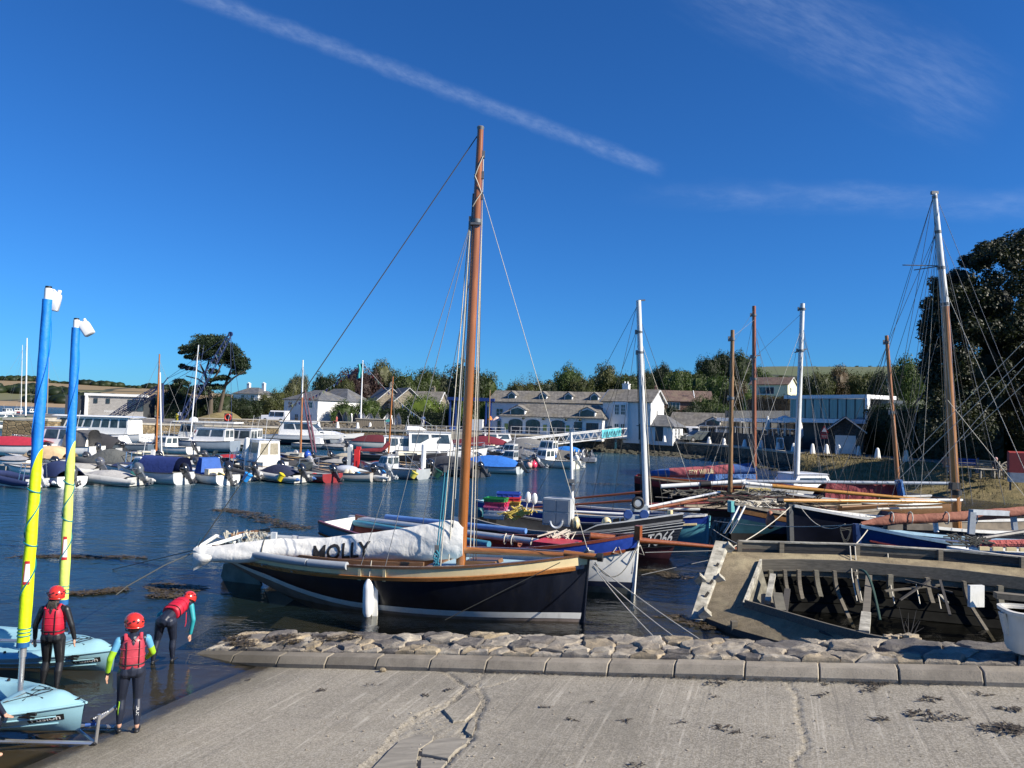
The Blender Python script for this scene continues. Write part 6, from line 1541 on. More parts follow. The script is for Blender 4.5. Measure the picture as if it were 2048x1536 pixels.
openboat('low boat under a burgundy cover right of the hard topped cruiser',935,903,8.0,WHITE,172,(.13,.012,.02),.8,None,cov_t=(.1,.9),sheer=(.9,.85,1.1))
openboat('boat with a burgundy boom cover near the pub wall',975,900,8.6,WHITE,168,(.17,.015,.03),1.1,None,cov_t=(.2,.9),sheer=(.9,.85,1.1),shp=1.3)
rt,h=cruiser('white cabin cruiser with portholes near the gangway foot',1000,899,8.2,WHITE,12,motor=None,cx=(-.3,.2),cz=1.7,sheer=(1.0,1.0,1.4))
openboat('white sleek sports boat behind the grey tent',1035,898,7.0,WHITE,170,None,motor=None,sheer=(.9,.9,1.1))
#sailing boats with masts among the pontoons
mast_wood=wood('varnished_spar',(.40,.145,.035),.3,.6,2,.25)
def yacht(label,px,py,L,col,rz,mast_top,mast_px,mat,slat=None,cover=None,boot=None,d=None,name='sailing_boat',r=.085,stays=True,white_top=None,sheer=(.75,.68,1.0)):
 M_=place(px,py,rz);root=thing(name,label,'boat',mat=M_,group=GRP)
 h=Hull(L,L*.34,sheer,(-.1,-.45,-.3),.6,2.0,2.6,rake=.35);hullset(root,h,col,boot)
 cabin(root,'cabin',C(CREAM),-.2,L*.3,L*.2,L*.15,sheer[1]-.05,sheer[1]+.32,.3,.05,[('sp',.2,.7,.3,.7)])
 c=M_.translation;d=c.y
 foot=P(*mast_px,d);foot.z=.8;top=P(*mast_top,d)
 if white_top:
  m1=foot.lerp(top,white_top);MB().tube([foot,m1],[r,r*.9],8).build('mast',mat,root,True);MB().tube([m1,top],[r*.9,r*.55],8).build('mast_head',gel,root,True)
 else:MB().tube([foot,top],[r,r*.6],8).build('mast',mat,root,True)
 if cover:MB().tube([foot+Vector((0,0,.9)),(M_@Vector((-L*.2,0,1.25))),(M_@Vector((-L*.48,0,1.15)))],[.24,.2,.1],8).build('sail_cover',CV(cover),root,True)
 if stays:
  for q in(h.pt(.97,1,1),h.pt(.45,1,1),h.pt(.45,1,-1),h.pt(.02,1,1)):MB().tube([top.lerp(foot,.06),M_@q],.010,4).build('stay',wire,root,True)
 return root,h
yacht('cream and navy sloop with an orange wooden mast among the left pontoons',318,926,6.6,(.62,.58,.42),-170,(319,708),(312,905),mast_wood,d=None)
MB().tube([P(323,905,54),P(320,745,54)],.05,6).build('halyard_pole',gel,bpy.data.objects['sailing_boat'],True)
yacht('white sloop with a slim white mast before the big pine',372,899,7.5,WHITE,172,(397,690),(382,850),gel,r=.075)
rt,h=yacht('small yacht with a varnished mast and white mast head, sail lashed upright',608,928,6.4,(.03,.035,.05),160,(606,720),(601,902),mast_wood,white_top=.6)
for a,b in((612,628),(618,622)):
 MB().tube([P(b-18,780,61),P(b-2,870,61),P(b+4,905,61)],[.03,.1,.05],6).build('lashed_sail',CV((.14,.06,.09)),rt,True)
rt,h=yacht('cutter with a reddish brown mast and burgundy stowed sail',800,926,8.4,(.02,.018,.025),8,(786,753),(778,885),mast_wood,cover=BURG,sheer=(.85,.8,1.1))
rt,h=yacht('gaff boat with a plain thin wooden mast near the blue tarpaulin',985,905,6.6,WHITE,165,(980,780),(977,888),wood('pale_spar',(.36,.22,.10),.5,.2,2),stays=False)
yacht('white sloop anchored far off beyond the stone pier, paired masts',25,860,10.5,WHITE,60,(54,676),(52,832),gel,r=.12,sheer=(1.0,.95,1.3))
yacht('dark ketch moored beyond the pier behind the blue sail',95,845,11,(.03,.035,.04),20,(98,705),(94,830),wood('grey_spar',(.3,.27,.24),.6,.1,2),r=.12,cover=(.42,.36,.28),sheer=(1.1,1.0,1.4))
yacht('white yacht with a wooden mast seen past the stone pier',42,838,9,WHITE,150,(45,690),(42,825),gel,r=.09,sheer=(1.0,.95,1.3))
for i,(x,y,c,l)in enumerate([(3,845,WHITE,'white yacht hull cut by the left edge beyond the pier'),(12,828,WHITE,'small white cruiser far out on the left river'),(36,826,(.3,.05,.06),'small red dinghy far out on the left river'),(62,828,WHITE,'distant white cruiser beside the stone pier top')]):
 cruiser(l,x,y,8.5 if i==0 else 7.5,c,40+30*i,motor=None,cz=1.6,pul=False)
pont=M('pontoon_deck',(.30,.28,.25),.9,var=.3,scale=2)
for a,b,l in(((0,944,0),(700,921,0),'long floating pontoon behind the front row of boats'),((700,921,0),(1130,917,0),'floating pontoon running on towards the gangway')):
 A,B=G(a[0],a[1]),G(b[0],b[1]);rt=thing('pontoon',l,'pontoon',tuple(A))
 MB().beam(A+Vector((0,0,.22)),B+Vector((0,0,.22)),1.9,.36).build('deck',pont,rt,True)
 n=int((B-A).length/7)
 for k in range(1,n):
  q=A.lerp(B,k/n)
  if k%2:MB().box(q+Vector((.3,.2,.75)),(.22,.22,.9)).build('service_pedestal',gel,rt,True)
for(x,y,zt,l)in[(1348,0,0,'')][:0]:pass
for i,(x,y0,d,h_)in enumerate([(492,935,52,1.9),(846,945,50,1.9),(700,930,55,1.5)]):
 p=P(x,y0,d);o=MB().lathe([(.16,-1),(.16,h_+.3),(.05,h_+.36)],(p.x,p.y,0),10).build('pontoon_pile',gel);tag(o,['white capped pontoon pile behind the blue bucket','white capped pontoon pile beside the hard topped cruiser','grey pontoon pile by the red locker'][i],'pile')
#boats in the foreground
def boatroot(name,label,stern,bow,grp='old wooden working boats moored by the slip'):
 s,b=Vector((stern[0],stern[1],0)),Vector((bow[0],bow[1],0));d=b-s
 return thing(name,label,'boat',tuple((s+b)/2),atan2(d.y,d.x),grp),d.length
varn=wood('varnish_rail',(.34,.13,.035),.28,.7,0,.3)
oakb=wood('oiled_oak',(.20,.10,.04),.5,.15,0,.4)
mastm=wood('varnished_mast',(.31,.105,.022),.25,.8,2,.22)
redspar=wood('red_brown_spar',(.26,.075,.025),.4,.3,0,.3)
yelspar=wood('yellow_pine_spar',(.48,.235,.045),.35,.5,0,.2)
silver=M('silver_spar',(.52,.55,.57),.35,.35,var=.12,bump=.05)
navyp=M('navy_topsides',(.006,.008,.016),.34,var=.35,scale=1.4,bump=.08,bscale=7,coat=.2,stretch=(3,3,.4),dirt=.10)
pipe=M('grey_pipe_lagging',(.33,.36,.39),.55,var=.1,bump=.05)
wht=M('white_paint',(.74,.74,.70),.45,var=.12,scale=2.5,bump=.1,dirt=.25)
creamp=M('cream_paint',(.70,.58,.33),.42,var=.12,scale=2.5,bump=.08,dirt=.12)
galv=M('dull_metal',(.20,.20,.20),.5,.6,var=.3)
teal_r=M('teal_rope',(.02,.17,.24),.85,var=.2,scale=50)
def lines(root,name,segs,mat,r):
 for a,b in segs:MB().tube([a,b],r,5).build(name,mat,root,True)
def spar(root,name,a,b,r0,r1,mat,mid=None,world=True):
 a,b=Vector(a),Vector(b);n=8
 return MB().tube([a.lerp(b,i/n)for i in range(n+1)],[lerp(r0,r1,i/n)if mid is None else(lerp(r0,mid,i/n*2)if i<n/2 else lerp(mid,r1,i/n*2-1))for i in range(n+1)],10).build(name,mat,root,world)
def cover_loft(root,name,st,mat,hw=.24,n=18,seed=1,wr=.05,sub=5,segs=None):
 """st: stations (px, ytop, ybot, d); returns surface function"""
 def at(px):
  if px<=st[0][0]:a=b=st[0];t=0
  else:
   for a,b in zip(st,st[1:]):
    if px<=b[0]:break
   t=min(1,(px-a[0])/(b[0]-a[0]))
  return[lerp(a[i],b[i],t)for i in range(1,4)]
 def surf(px,th,out=0.0):
  yt,yb,d=at(px);zt=P(px,yt,d);zb=P(px,yb,d);mid=(zt+zb)/2;half=(zt.z-zb.z)/2
  c,s=cos(th),sin(th)
  w=hw*(.35+.65*((1-c)/2)**.7)*min(1.0,half/.22)
  nz=.7*noise.noise(Vector((mid.x*2.4,c*1.3+seed,s)))+.2*noise.noise(Vector((mid.x*8.5+c*2,c*4.5+seed,s*2)))+.6*noise.noise(Vector((mid.x*3.6+c*3.2,seed,s*.5)))
  return Vector((mid.x,d-s*(w+out+wr*nz),mid.z+c*(half+.4*wr*nz)))
 xs=[]
 for a,b in zip(st,st[1:]):xs+=[lerp(a[0],b[0],i/sub)for i in range(sub)]
 xs.append(st[-1][0])
 def mk(nm,x0,x1,m_):
  q=[x for x in xs if x0-.5<=x<=x1+.5]
  MB().loft([[surf(x,2*pi*k/n)for k in range(n)]for x in q]).build(nm,m_,root,True,smooth=60)
 if segs:
  for x0,x1,m_ in segs:mk(name,x0,x1,m_)
 else:mk(name,st[0][0],st[-1][0],mat)
 return surf
#MOLLY
def molly():
 root,L=boatroot('gaff_sloop','long navy hulled sloop with a tall varnished mast and white boom cover lettered MOLLY',(-6.75,18.75),(1.62,16.0))
 h=Hull(L,2.85,(.98,1.0,1.40),(.50,-.85,-.45),.5,2.7,2.4,1.0,.10,.47,.1)
 zst=lambda t:.20+.85*(max(0,.48-t)/.48)**1.7
 sA=lambda t:min(.55,h.s_at(t,zst(t)-.13));sB=lambda t:min(.66,h.s_at(t,zst(t)))
 bul=lambda t:.15+.03*t
 sR=lambda t:h.s_at(t,h.sz(t)-bul(t)-.085);sS=lambda t:h.s_at(t,h.sz(t)-bul(t))
 h.strip(mb:=MB(),0,sA,40,5);mb.build('bottom_paint',M('antifoul_pale',(.25,.20,.17),.7,var=.3,scale=3,dirt=.5),root)
 h.strip(mb:=MB(),sA,sB,40,2,.004);mb.build('boot_stripe',wht,root)
 mb=MB();h.strip(mb,sB,sR,48,8);h.transom(mb,0,1,8);mb.build('hull',navyp,root)
 h.strip(mb:=MB(),sS,1,40,3,.004);mb.build('sheer_strake',creamp,root)
 mb=MB()
 for sd in(1,-1):mb.loft([[h.pt(t,sS(t),sd,.0),h.pt(t,sS(t),sd,.055)+Vector((0,0,-.012)),h.pt(t,sR(t),sd,.05),h.pt(t,sR(t),sd,0)]for t in[i/40 for i in range(40)]])
 mb.build('rubbing_strake',varn,root)
 h.rail(mb:=MB(),.11,.045,.02,0,.995,-.02,n=40);mb.build('cap_rail',wood('dark_cap_rail',(.13,.06,.025),.4,.4),root)
 h.strip(mb:=MB(),lambda t:h.s_at(t,h.sz(t)-.3),.985,40,2,-.07);mb.build('inner_bulwark',M('grey_bulwark',(.45,.47,.47),.6,var=.15),root)
 h.deck(mb:=MB(),-.20,.06,.60,.985,16,.05);mb.build('foredeck',M('pale_blue_deck',(.36,.52,.60),.7,var=.15,dirt=.2),root)
 h.deck(mb:=MB(),-.22,.06,.0,.17,6,.03);mb.build('aft_deck',MATS['pale_blue_deck'],root)
 h.deck(mb:=MB(),-.40,.22,.15,.61,12);mb.build('cockpit_sole',oakb,root)
 mb=MB()
 for sd in(1,-1):mb.loft([[Vector((h.pt(t,1,1).x,sd*(h.hb(t)-o_),h.sz(t)+z))for o_,z in((.12,-.14),(.40,-.10),(.42,.06),(.46,.06),(.46,-.40),(.16,-.30))]for t in[lerp(.15,.63,i/14)for i in range(15)]])
 mb.build('side_deck',oakb,root)
 for t in[.64+.031*i for i in range(11)]:
  for sd in(1,-1):MB().box(h.pt(t,.99,sd,-.05)+Vector((0,0,-.12)),(.045,.05,.24)).build('stanchion',M('grey_bulwark',(.45,.47,.47)),root)
 for t in(.49,.555):
  MB().box(h.pt(t,.93,-1,.02),(.07,.03,.26)).build('chain_plate',creamp,root)
 MB().hexa([(1.7,-.1,.85),(2.5,-.1,.9),(2.5,.5,.9),(1.7,.5,.85),(1.75,-.05,1.06),(2.45,-.05,1.1),(2.45,.45,1.1),(1.75,.45,1.06)]).build('fore_hatch',oakb,root)
 MB().box((1.05,0,.78),(.12,1.7,.32)).build('bulkhead',oakb,root)
 MB().loft([[h.pt(1,s,1)+Vector((a,b,0))for a,b in((.02,-.035),(.04,0),(.02,.035),(-.06,.03),(-.06,-.03))]for s in[i/8 for i in range(9)]]).build('stem',navyp,root)
 bw=h.pt(1,1,1)
 spar(root,'bowsprit',P(930,1100,16.8),P(1158,1112,16.25),.075,.06,varn);spar(root,'bowsprit_heel',bw+Vector((-.5,-.1,.02)),bw+Vector((.28,-.1,.0)),.07,.07,varn,None,False)
 MB().lathe([(.09,-.05),(.09,.06)],bw+Vector((.27,-.1,.0)),10,(1,0,0)).build('bowsprit_cap',rub_b,root)
 mb=MB()
 for k in range(5):mb.tube([bw+Vector((-.12+.03*k,.12*sin(k),.05+.03*k)),bw+Vector((.02,-.12,.12)),bw+Vector((.1,.05,.02*k))],.025,6)
 mb.build('bow_fitting',galv,root)
 for sd,t0,t1 in((-1,.12,.34),(-1,.345,.455),(1,.03,.30)):
  MB().tube([h.pt(lerp(t0,t1,i/8),1,sd,.02)+Vector((0,0,.02))for i in range(9)],.085,10).build('pipe_fender',pipe,root)
 for t in(.30,.20):MB().box(h.pt(t,.86,-1,.03),(.17,.03,.045)).build('fairlead',galv,root)
 MB().prism([(-L/2-.28,-.03,.42),(-L/2+.55,-.03,.55),(-L/2+1.15,-.03,-.6),(-L/2+.15,-.03,-.6),(-L/2-.35,-.03,.1)],(0,.07,0)).build('rudder',M('weedy_rudder',(.20,.22,.18),.7,var=.4,scale=3),root)
 q=P(753,1140,16.03);MB().hexa([q+Vector((x,y,z))for z in(-1.15,.04)for x,y in((-.055,-.05),(.055,-.05),(.055,.05),(-.055,.05))]).build('beaching_leg',wht,root,True)
 foot,top=P(922,1098,16.85),P(961,259,16.6);foot.z=.35
 MB().tube([foot.lerp(top,i/20)for i in range(21)],[lerp(.114,.098,i/20)if i<16 else lerp(.098,.07,(i-16)/4)for i in range(21)],14).build('mast',mastm,root,True)
 mt=lambda k,dx=0.,dy=0.:foot.lerp(top,k)+Vector((dx,dy,0))
 MB().lathe([(.07,-.02),(.085,.05),(.07,.07)],top,12,top-foot).build('mast_cap',galv,root,True)
 for k in(.945,.90,.855):MB().box(mt(k,.09,-.02),(.07,.06,.16)).build('block',galv,root,True)
 MB().lathe([(.114,-.04),(.118,.04)],mt(.80),14,top-foot).box(mt(.80,-.12,0),(.1,.08,.2)).box(mt(.792,.0,-.1),(.24,.07,.05)).build('hounds_band',galv,root,True)
 for k0,k1,s in((.94,.89,1),(.90,.86,-1),(.86,.83,1)):MB().tube([mt(k0,.09*s,-.07),mt((k0+k1)/2,0,-.12),mt(k1,-.09*s,-.07)],.012,5).build('strop',ropem,root,True)
 Lw=lambda t,s,sd,off=0.:root.matrix_basis@h.pt(t,s,sd,off)
 sh=[(mt(.80,-.1,-.05),Lw(.49,1,-1)),(mt(.80,-.1,-.04),Lw(.555,1,-1)),(mt(.80,.1,.05),Lw(.49,1,1)),(mt(.80,.1,.05),Lw(.56,1,1))]
 lines(root,'shroud',sh,wire,.008)
 lines(root,'forestay',[(mt(.865,.1,0),Lw(1,1,1)+Vector((0,0,.06)))],ropem,.007)
 lines(root,'topping_lift',[(mt(.985,-.07,0),P(393,1098,17.85))],roped,.012)
 hal=[(mt(.79,-.13,-.05),mt(.07,-.26,-.2),ropem,.014),(mt(.86,-.1,0),mt(.07,-.22,-.12),roped,.012),(mt(.79,-.16,0),mt(.06,-.42,-.35),ropem,.012),(mt(.78,.12,0),mt(.05,.2,-.05),ropem,.013),(mt(.95,.09,0),mt(.05,.28,0),ropem,.012),(mt(.80,.12,0),mt(.04,.34,.05),roped,.010),(mt(.8,-.12,-.02),mt(.2,-.2,-.06),silver,.022)]
 for a,b,m_,r in hal:MB().tube([a,b],r,5).build('halyard',m_,root,True)
 for dx in(0,.045):MB().tube([P(890+dx*40,940,16.2)+Vector((dx,0,0)),P(871,1128,15.8)+Vector((dx,0,0))],.016,6).build('tackle_fall',teal_r,root,True)
 MB().box(P(891,938,16.2),(.07,.05,.14)).box(P(873,1098,15.85),(.08,.06,.16)).build('block',galv,root,True)
 MB().tube([P(873,1105,15.85)+Vector((.06*sin(k*1.3),-.03,-.02*k+.05*cos(k*2.1)))for k in range(16)],.022,6).build('rope_coil',teal_r,root,True)
 canvas=cloth('white_boom_canvas',(.72,.71,.67),.8,.28,2.2)
 st=[(388,1096,1106,17.5),(400,1093,1120,17.46),(430,1092,1124,17.42),(470,1087,1126,17.38),(520,1080,1124,17.34),(560,1076,1121,17.36),(600,1078,1119,17.36),(640,1076,1122,17.33),(690,1070,1120,17.22),(750,1064,1120,17.1),(800,1057,1121,16.98),(850,1049,1121,16.88),(890,1041,1119,16.8),(915,1040,1118,16.77),(926,1050,1112,16.76)]
 surf=cover_loft(root,'boom_cover',st,canvas,.23,28,3,.038,8)
 MB().grid(lambda u,v:P(lerp(390,440,u),lerp(1104,1140-26*u,v),17.45)+Vector((0,-.12*sin(pi*v)*sin(pi*u)-.1,0)),8,8).build('cover_flap',canvas,root,True)
 MB().tube([surf(528,2*pi*k/20,.012)for k in range(21)],.014,5).build('cover_lashing',roped,root,True)
 MB().loft([[P(908,1032,16.8),P(922,1036,16.76),P(924,1052,16.74),P(900,1052,16.78)],[P(908,1032,16.9),P(922,1036,16.92),P(924,1052,16.95),P(900,1052,16.95)]]).build('cover_collar',canvas,root,True)
 def tf(u,v):
  px=685+u*35.5;yt,yb=1072-(px-690)*.1,1121;y=1103-v*42-(px-685)*.075
  f=max(.04,min(.97,(y-yt)/(yb-yt)));return surf(px,math.acos(1-2*f),.013)
 text_mesh('MOLLY',1.0,tf,'lettering',M('black_lettering',(.012,.012,.014),.7,bump=0),root,world=True,bold=.022,sub=3)
 MB().tube([P(462,1071,18.6),P(540,1060,19.0)],.055,8).build('crutch_beam',oakb,root,True)
 for px in(478,530):MB().tube([P(px,1066,18.7),P(px+2,1092,18.7)],.045,7).build('crutch_post',wht,root,True)
 mb=MB();rr=random.Random(8)
 for k in range(26):
  px=rr.uniform(455,545);q=P(px,1066+rr.uniform(-4,3),18.65)
  mb.tube([q,q+Vector((rr.uniform(-.18,.18),-.05,rr.uniform(-.06,.06))),q+Vector((rr.uniform(-.1,.1),-.08,rr.uniform(-.3,-.12))),q+Vector((rr.uniform(-.2,.2),0,rr.uniform(-.22,0)))],.014,5)
 mb.build('rope_hanks',ropem,root,True)
 for a,b in(((392,1098,17.9),(432,1072,18.7)),((405,1096,17.9),(500,1066,18.8)),((432,1072,18.7),(470,1085,18.6))):MB().tube([P(*a),P(*b)],.045,7).build('stern_rail',wht,root,True)
 for a_ in((548,1072,18.5),(590,1078,18.4)):MB().box(P(*a_),(.13,.11,.18)).build('quarter_bitt',wht,root,True)
 fe=thing('fender','long white sausage fender hanging on the navy sloop','fender',tuple(P(736,1196,15.95)))
 MB().lathe([(.03,-.40),(.07,-.38),(.105,-.30),(.112,-.1),(.112,.18),(.10,.28),(.06,.36),(.03,.40)],(0,0,0),16).build('body',gel,fe)
 MB().tube([(0,0,.38),(.02,0,.55),(.04,.02,.78)],.012,6).build('lanyard',ropem,fe)
 return root
MOLLY=molly()
def mooring(label,pts,r,mat,name='mooring_rope'):
 o=MB().tube(pts,r,6).build(name,mat);tag(o,label,'rope','mooring ropes')
mooring('grey mooring rope from the navy bow down to its bottom stripe',[P(1120,1125,15.4),P(890,1240,15.75)],.009,roped)
mooring('pale rope from the navy bow to the stones, left one',sag(P(1186,1132,15.9),P(1306,1272,12.75),.05),.010,ropem)
mooring('pale rope from the navy bow to the stones, middle one',sag(P(1184,1134,15.9),P(1350,1275,12.6),.05),.010,ropem)
mooring('pale rope from the navy bow to the stones, right one',sag(P(1188,1128,15.9),P(1398,1278,12.4),.03),.010,ropem)
mooring('dark loop of rope hanging before the white bow',sag(P(1190,1125,15.9),P(1278,1082,18.5),.55),.011,roped)
mooring('weedy rope from the white boom end to the floating weed, lower left',[P(392,1103,17.9),P(330,1130,16.6),P(255,1172,14.9),P(232,1190,14.3)],.011,roped)
mooring('taut rope from the white boom end out to the left pontoons',[P(390,1100,17.9),P(200,1145,20),P(0,1152,21)],.009,roped)
mooring('short upright rope from the stern rail of the navy sloop',[P(388,1098,17.9),P(402,1075,17.9)],.009,teal_r)
mooring('dark line from the teal stern down into the water',[P(697,1046,23.7),P(640,1078,22)],.016,roped)
#white boat with the blue band
def bluetop():
 root,L=boatroot('gaff_sloop','white working boat with a blue sheer band and a long red brown bowsprit',(-5.15,22.9),(3.12,18.62))
 h=Hull(L,2.75,(1.0,.80,1.44),(.0,-.7,-.4),.62,3.5,2.4,1.0,.10,.47)
 zz=lambda a:(lambda t:h.s_at(t,a))
 h.strip(mb:=MB(),0,zz(.16),30,3);mb.build('bottom_paint',M('grey_bottom',(.12,.13,.11),.7,var=.4),root)
 h.strip(mb:=MB(),zz(.16),zz(.30),30,2,.003);mb.build('boot_stripe',M('dark_blue_boot',(.012,.02,.05),.5),root)
 sR=lambda t:h.s_at(t,h.sz(t)-.34);sS=lambda t:h.s_at(t,h.sz(t)-.27)
 mb=MB();h.strip(mb,zz(.30),sR,36,6);h.transom(mb,0,1,6);mb.build('hull',wht,root)
 h.strip(mb:=MB(),sS,1,30,2,.004,.3,1);mb.build('sheer_band',M('royal_blue_paint',(.012,.045,.28),.4,var=.25,coat=.2),root)
 h.strip(mb:=MB(),sS,1,14,2,.004,0,.3);h.transom(mb,.7,1,3,0,.004);mb.build('stern_band',M('teal_paint',(.02,.18,.26),.4,var=.2,coat=.3),root)
 mb=MB()
 for sd in(1,-1):mb.loft([[h.pt(t,sS(t),sd,.0),h.pt(t,sS(t),sd,.05),h.pt(t,sR(t),sd,.045),h.pt(t,sR(t),sd,0)]for t in[i/40 for i in range(40)]])
 mb.build('rubbing_strake',redspar,root)
 h.rail(mb:=MB(),.10,.07,.03,0,.995,-.02,n=36);mb.build('cap_rail',wood('mahogany_rail',(.16,.035,.015),.4,.4),root)
 h.strip(mb:=MB(),.5,.98,30,3,-.06);mb.build('inner_planking',M('maroon_paint',(.15,.025,.02),.6,var=.3),root)
 h.deck(mb:=MB(),-.42,.08,.05,.97,20);mb.build('deck',M('dark_red_deck',(.13,.03,.025),.7,var=.35),root)
 MB().box((2.6,0,1.0),(1.0,.9,.2)).build('hatch',M('red_hatch',(.42,.03,.045),.5,var=.2),root)
 MB().loft([[h.pt(1,s,1)+Vector((a,b,0))for a,b in((.02,-.035),(.04,0),(.02,.035),(-.06,.03),(-.06,-.03))]for s in[i/6 for i in range(7)]]).build('stem',wht,root)
 MB().box(h.pt(1,1,1)+Vector((.0,0,.08)),(.14,.2,.34)).build('stem_head',redspar,root)
 spar(root,'bowsprit',P(1180,1072,19.3),P(1512,1101,19.6),.095,.03,redspar)
 spar(root,'blue_boom',P(772,1034,23.3),P(1052,1062,20.7),.085,.075,M('blue_boom_cover',(.10,.22,.50),.6,var=.15))
 spar(root,'grey_gaff',P(700,1036,23.9),P(1076,1084,20.0),.10,.085,silver)
 spar(root,'teal_boom',P(700,1044,23.7),P(978,1089,19.9),.09,.09,M('teal_boom_cover',(.05,.22,.32),.6,var=.2))
 MB().tube([P(x,y+3*sin(x),d)for x,y,d in[(800+i*30,1054+i*3.9,22.9-i*.3)for i in range(9)]],.13,8).build('furled_sail',cloth('tan_sail',(.22,.07,.04),.8,.9,7),root,True)
 for x,y,d in((1010,1078,20.5),(1024,1080,20.4),(1063,1087,20.1)):
  c=P(x,y,d);MB().tube([c+Vector((.03*sin(k),.12*cos(k*.7),.14*sin(k*.7)))for k in range(10)],.018,5).build('sail_tie',ropem,root,True)
 mb=MB();rr=random.Random(3)
 for k in range(14):
  q=P(1110+rr.uniform(-18,22),1070+rr.uniform(-5,6),20);mb.tube([q,q+Vector((rr.uniform(-.4,.4),.1,rr.uniform(0,.15))),q+Vector((rr.uniform(-.5,.5),-.1,-.1))],.02,5)
 mb.build('rope_heap',ropem,root,True)
 for px in(1236,1300-20):MB().tube([P(px,1090,18.5),P(px-10,1105,18.4),P(px+8,1110,18.4),P(px,1090,18.5)],.012,5).build('rope_loop',ropem,root,True)
 lines(root,'bobstay',[(P(1290,1105,18.7),P(1480,1100,19.5)),(P(1283,1150,18.7),P(1500,1102,19.6))],wire,.009)
 return root
bluetop()
#TO66
def to66():
 root,L=boatroot('fishing_boat','black clinker fishing boat numbered TO66 with crates stacked on its stern',(-.75,26.1),(4.95,23.55))
 h=Hull(L,2.5,(.82,.66,1.22),(-.1,-.5,-.3),.85,2.2,2.2,1.0,.55,.42)
 blk=M('black_hull_paint',(.012,.012,.013),.45,var=.4,scale=3,coat=.2)
 z0=lambda t:h.s_at(t,.12+.28*t**3)
 h.strip(mb:=MB(),0,z0,24,3);mb.build('bottom_paint',M('maroon_antifoul',(.10,.025,.03),.7,var=.3),root)
 N=9
 for i in range(N):
  f=lambda t,i=i:lerp(z0(t),1,i/N);g_=lambda t,i=i:lerp(z0(t),1,(i+1)/N)
  mb=MB()
  for sd in(1,-1):
   mb.loft([[h.pt(t,f(t),sd,.024),h.pt(t,g_(t),sd,.004),h.pt(t,g_(t),sd,-.01),h.pt(t,f(t),sd,-.01)]for t in[k/24 for k in range(25)]],True,False)
  mb.build('plank',blk,root,smooth=0)
 mb=MB();h.transom(mb,0,1,5);mb.build('transom',blk,root)
 wl=M('white_line',(.55,.56,.55),.6,bump=0)
 for k,off in((.962,.02),(.90,.018),(.84,.018)):
  mb=MB()
  for sd in(1,-1):mb.loft([[h.pt(t,k,sd,.0),h.pt(t,k+.010,sd,off),h.pt(t,k,sd,off+.006),h.pt(t,k-.012,sd,0)]for t in[i/24 for i in range(25)]])
  mb.build('rubbing_band',wl,root)
 h.rail(mb:=MB(),.1,.06,.02,0,.995,-.01);mb.build('gunwale',M('grey_gunwale',(.22,.22,.22),.6),root)
 mb=MB()
 for sd in(1,-1):mb.loft([[h.pt(t,1,sd,0)+Vector((0,0,.0)),h.pt(t,1,sd,.0)+Vector((0,0,.2*sstep(.6,.7,t))),h.pt(t,1,sd,-.05)+Vector((0,0,.2*sstep(.6,.7,t))),h.pt(t,1,sd,-.05)]for t in[lerp(.58,.995,i/14)for i in range(15)]])
 mb.build('bow_bulwark',blk,root)
 mb=MB()
 for sd in(1,-1):mb.loft([[h.pt(t,1,sd,.01)+Vector((0,0,.2*sstep(.6,.7,t)+z))for z in(0,.035)]+[h.pt(t,1,sd,-.07)+Vector((0,0,.2*sstep(.6,.7,t)+z))for z in(.035,0)]for t in[lerp(.56,.995,i/14)for i in range(15)]])
 mb.build('bow_rail',wl,root)
 h.strip(mb:=MB(),.45,.97,24,3,-.06);mb.build('inner_planking',M('dark_inner',(.03,.032,.035),.7,var=.4),root)
 h.deck(mb:=MB(),-.5,.1,.02,.6,10);mb.build('working_deck',M('stained_deck',(.13,.115,.09),.9,var=.4),root)
 h.deck(mb:=MB(),.05,.05,.62,.98,10);mb.build('foredeck',M('grey_foredeck',(.38,.42,.44),.7,var=.2),root)
 def tf(u,v):
  t=.936+u*.030;s=.655+v*.33+u*.012
  return h.pt(t,s,-1,.032)
 text_mesh('TO66',1.2,tf,'lettering',wht,root,shear=.15,bold=.015,sub=2)
 loc=lambda px,py,d:root.matrix_basis.inverted()@P(px,py,d)
 c=P(1117,1030,24.6)
 R=Matrix.Rotation(-.35,3,'Z')
 lk=MB().box(c+Vector((0,0,.12)),(.92,.55,.86),R).build('locker',M('grey_locker',(.40,.42,.43),.5,var=.1),root,True)
 for du in(-.23,.23):
  for dz in(-.08,.34):
   MB().box(c+R@Vector((du,-.285,dz)),(.38,.02,.36),R).build('locker_door',M('locker_door_grey',(.33,.35,.36),.5,var=.1),lk,False)if False else None
 for k in range(4):
  q=c+R@Vector(((-.22,.22)[k%2],-.285,(-.07,.33)[k//2]));MB().box(q,(.40,.03,.36),R).build('locker_door',M('locker_door_grey',(.30,.325,.34),.5,var=.1),root,True)
 spar(root,'white_post',P(1145,1050,24.6),P(1142,865,24.6),.055,.045,gel)
 MB().box(P(1143,962,24.55),(.2,.1,.12)).box(P(1146,975,24.5),(.1,.2,.2)).box(P(1139,968,24.6),(.12,.1,.1)).build('post_clamp',galv,root,True)
 w=P(1276,1006,23.6)
 ty=MB().tube([w+Vector((.155*cos(a),.0,.155*sin(a)))for a in[2*pi*k/20 for k in range(21)]],.055,8).build('hauler_tyre',rub_b,root,True)
 MB().lathe([(.11,-.03),(.11,.03)],w,14,(0,1,0)).build('hauler_hub',silver,root,True)
 for x in(1256,1288):MB().lathe([(.13,-.04),(.15,0),(.13,.04)],P(x,1029,23.5),14,(0,1,0)).build('hauler_roller',M('hauler_blue',(.02,.06,.22),.5),root,True)
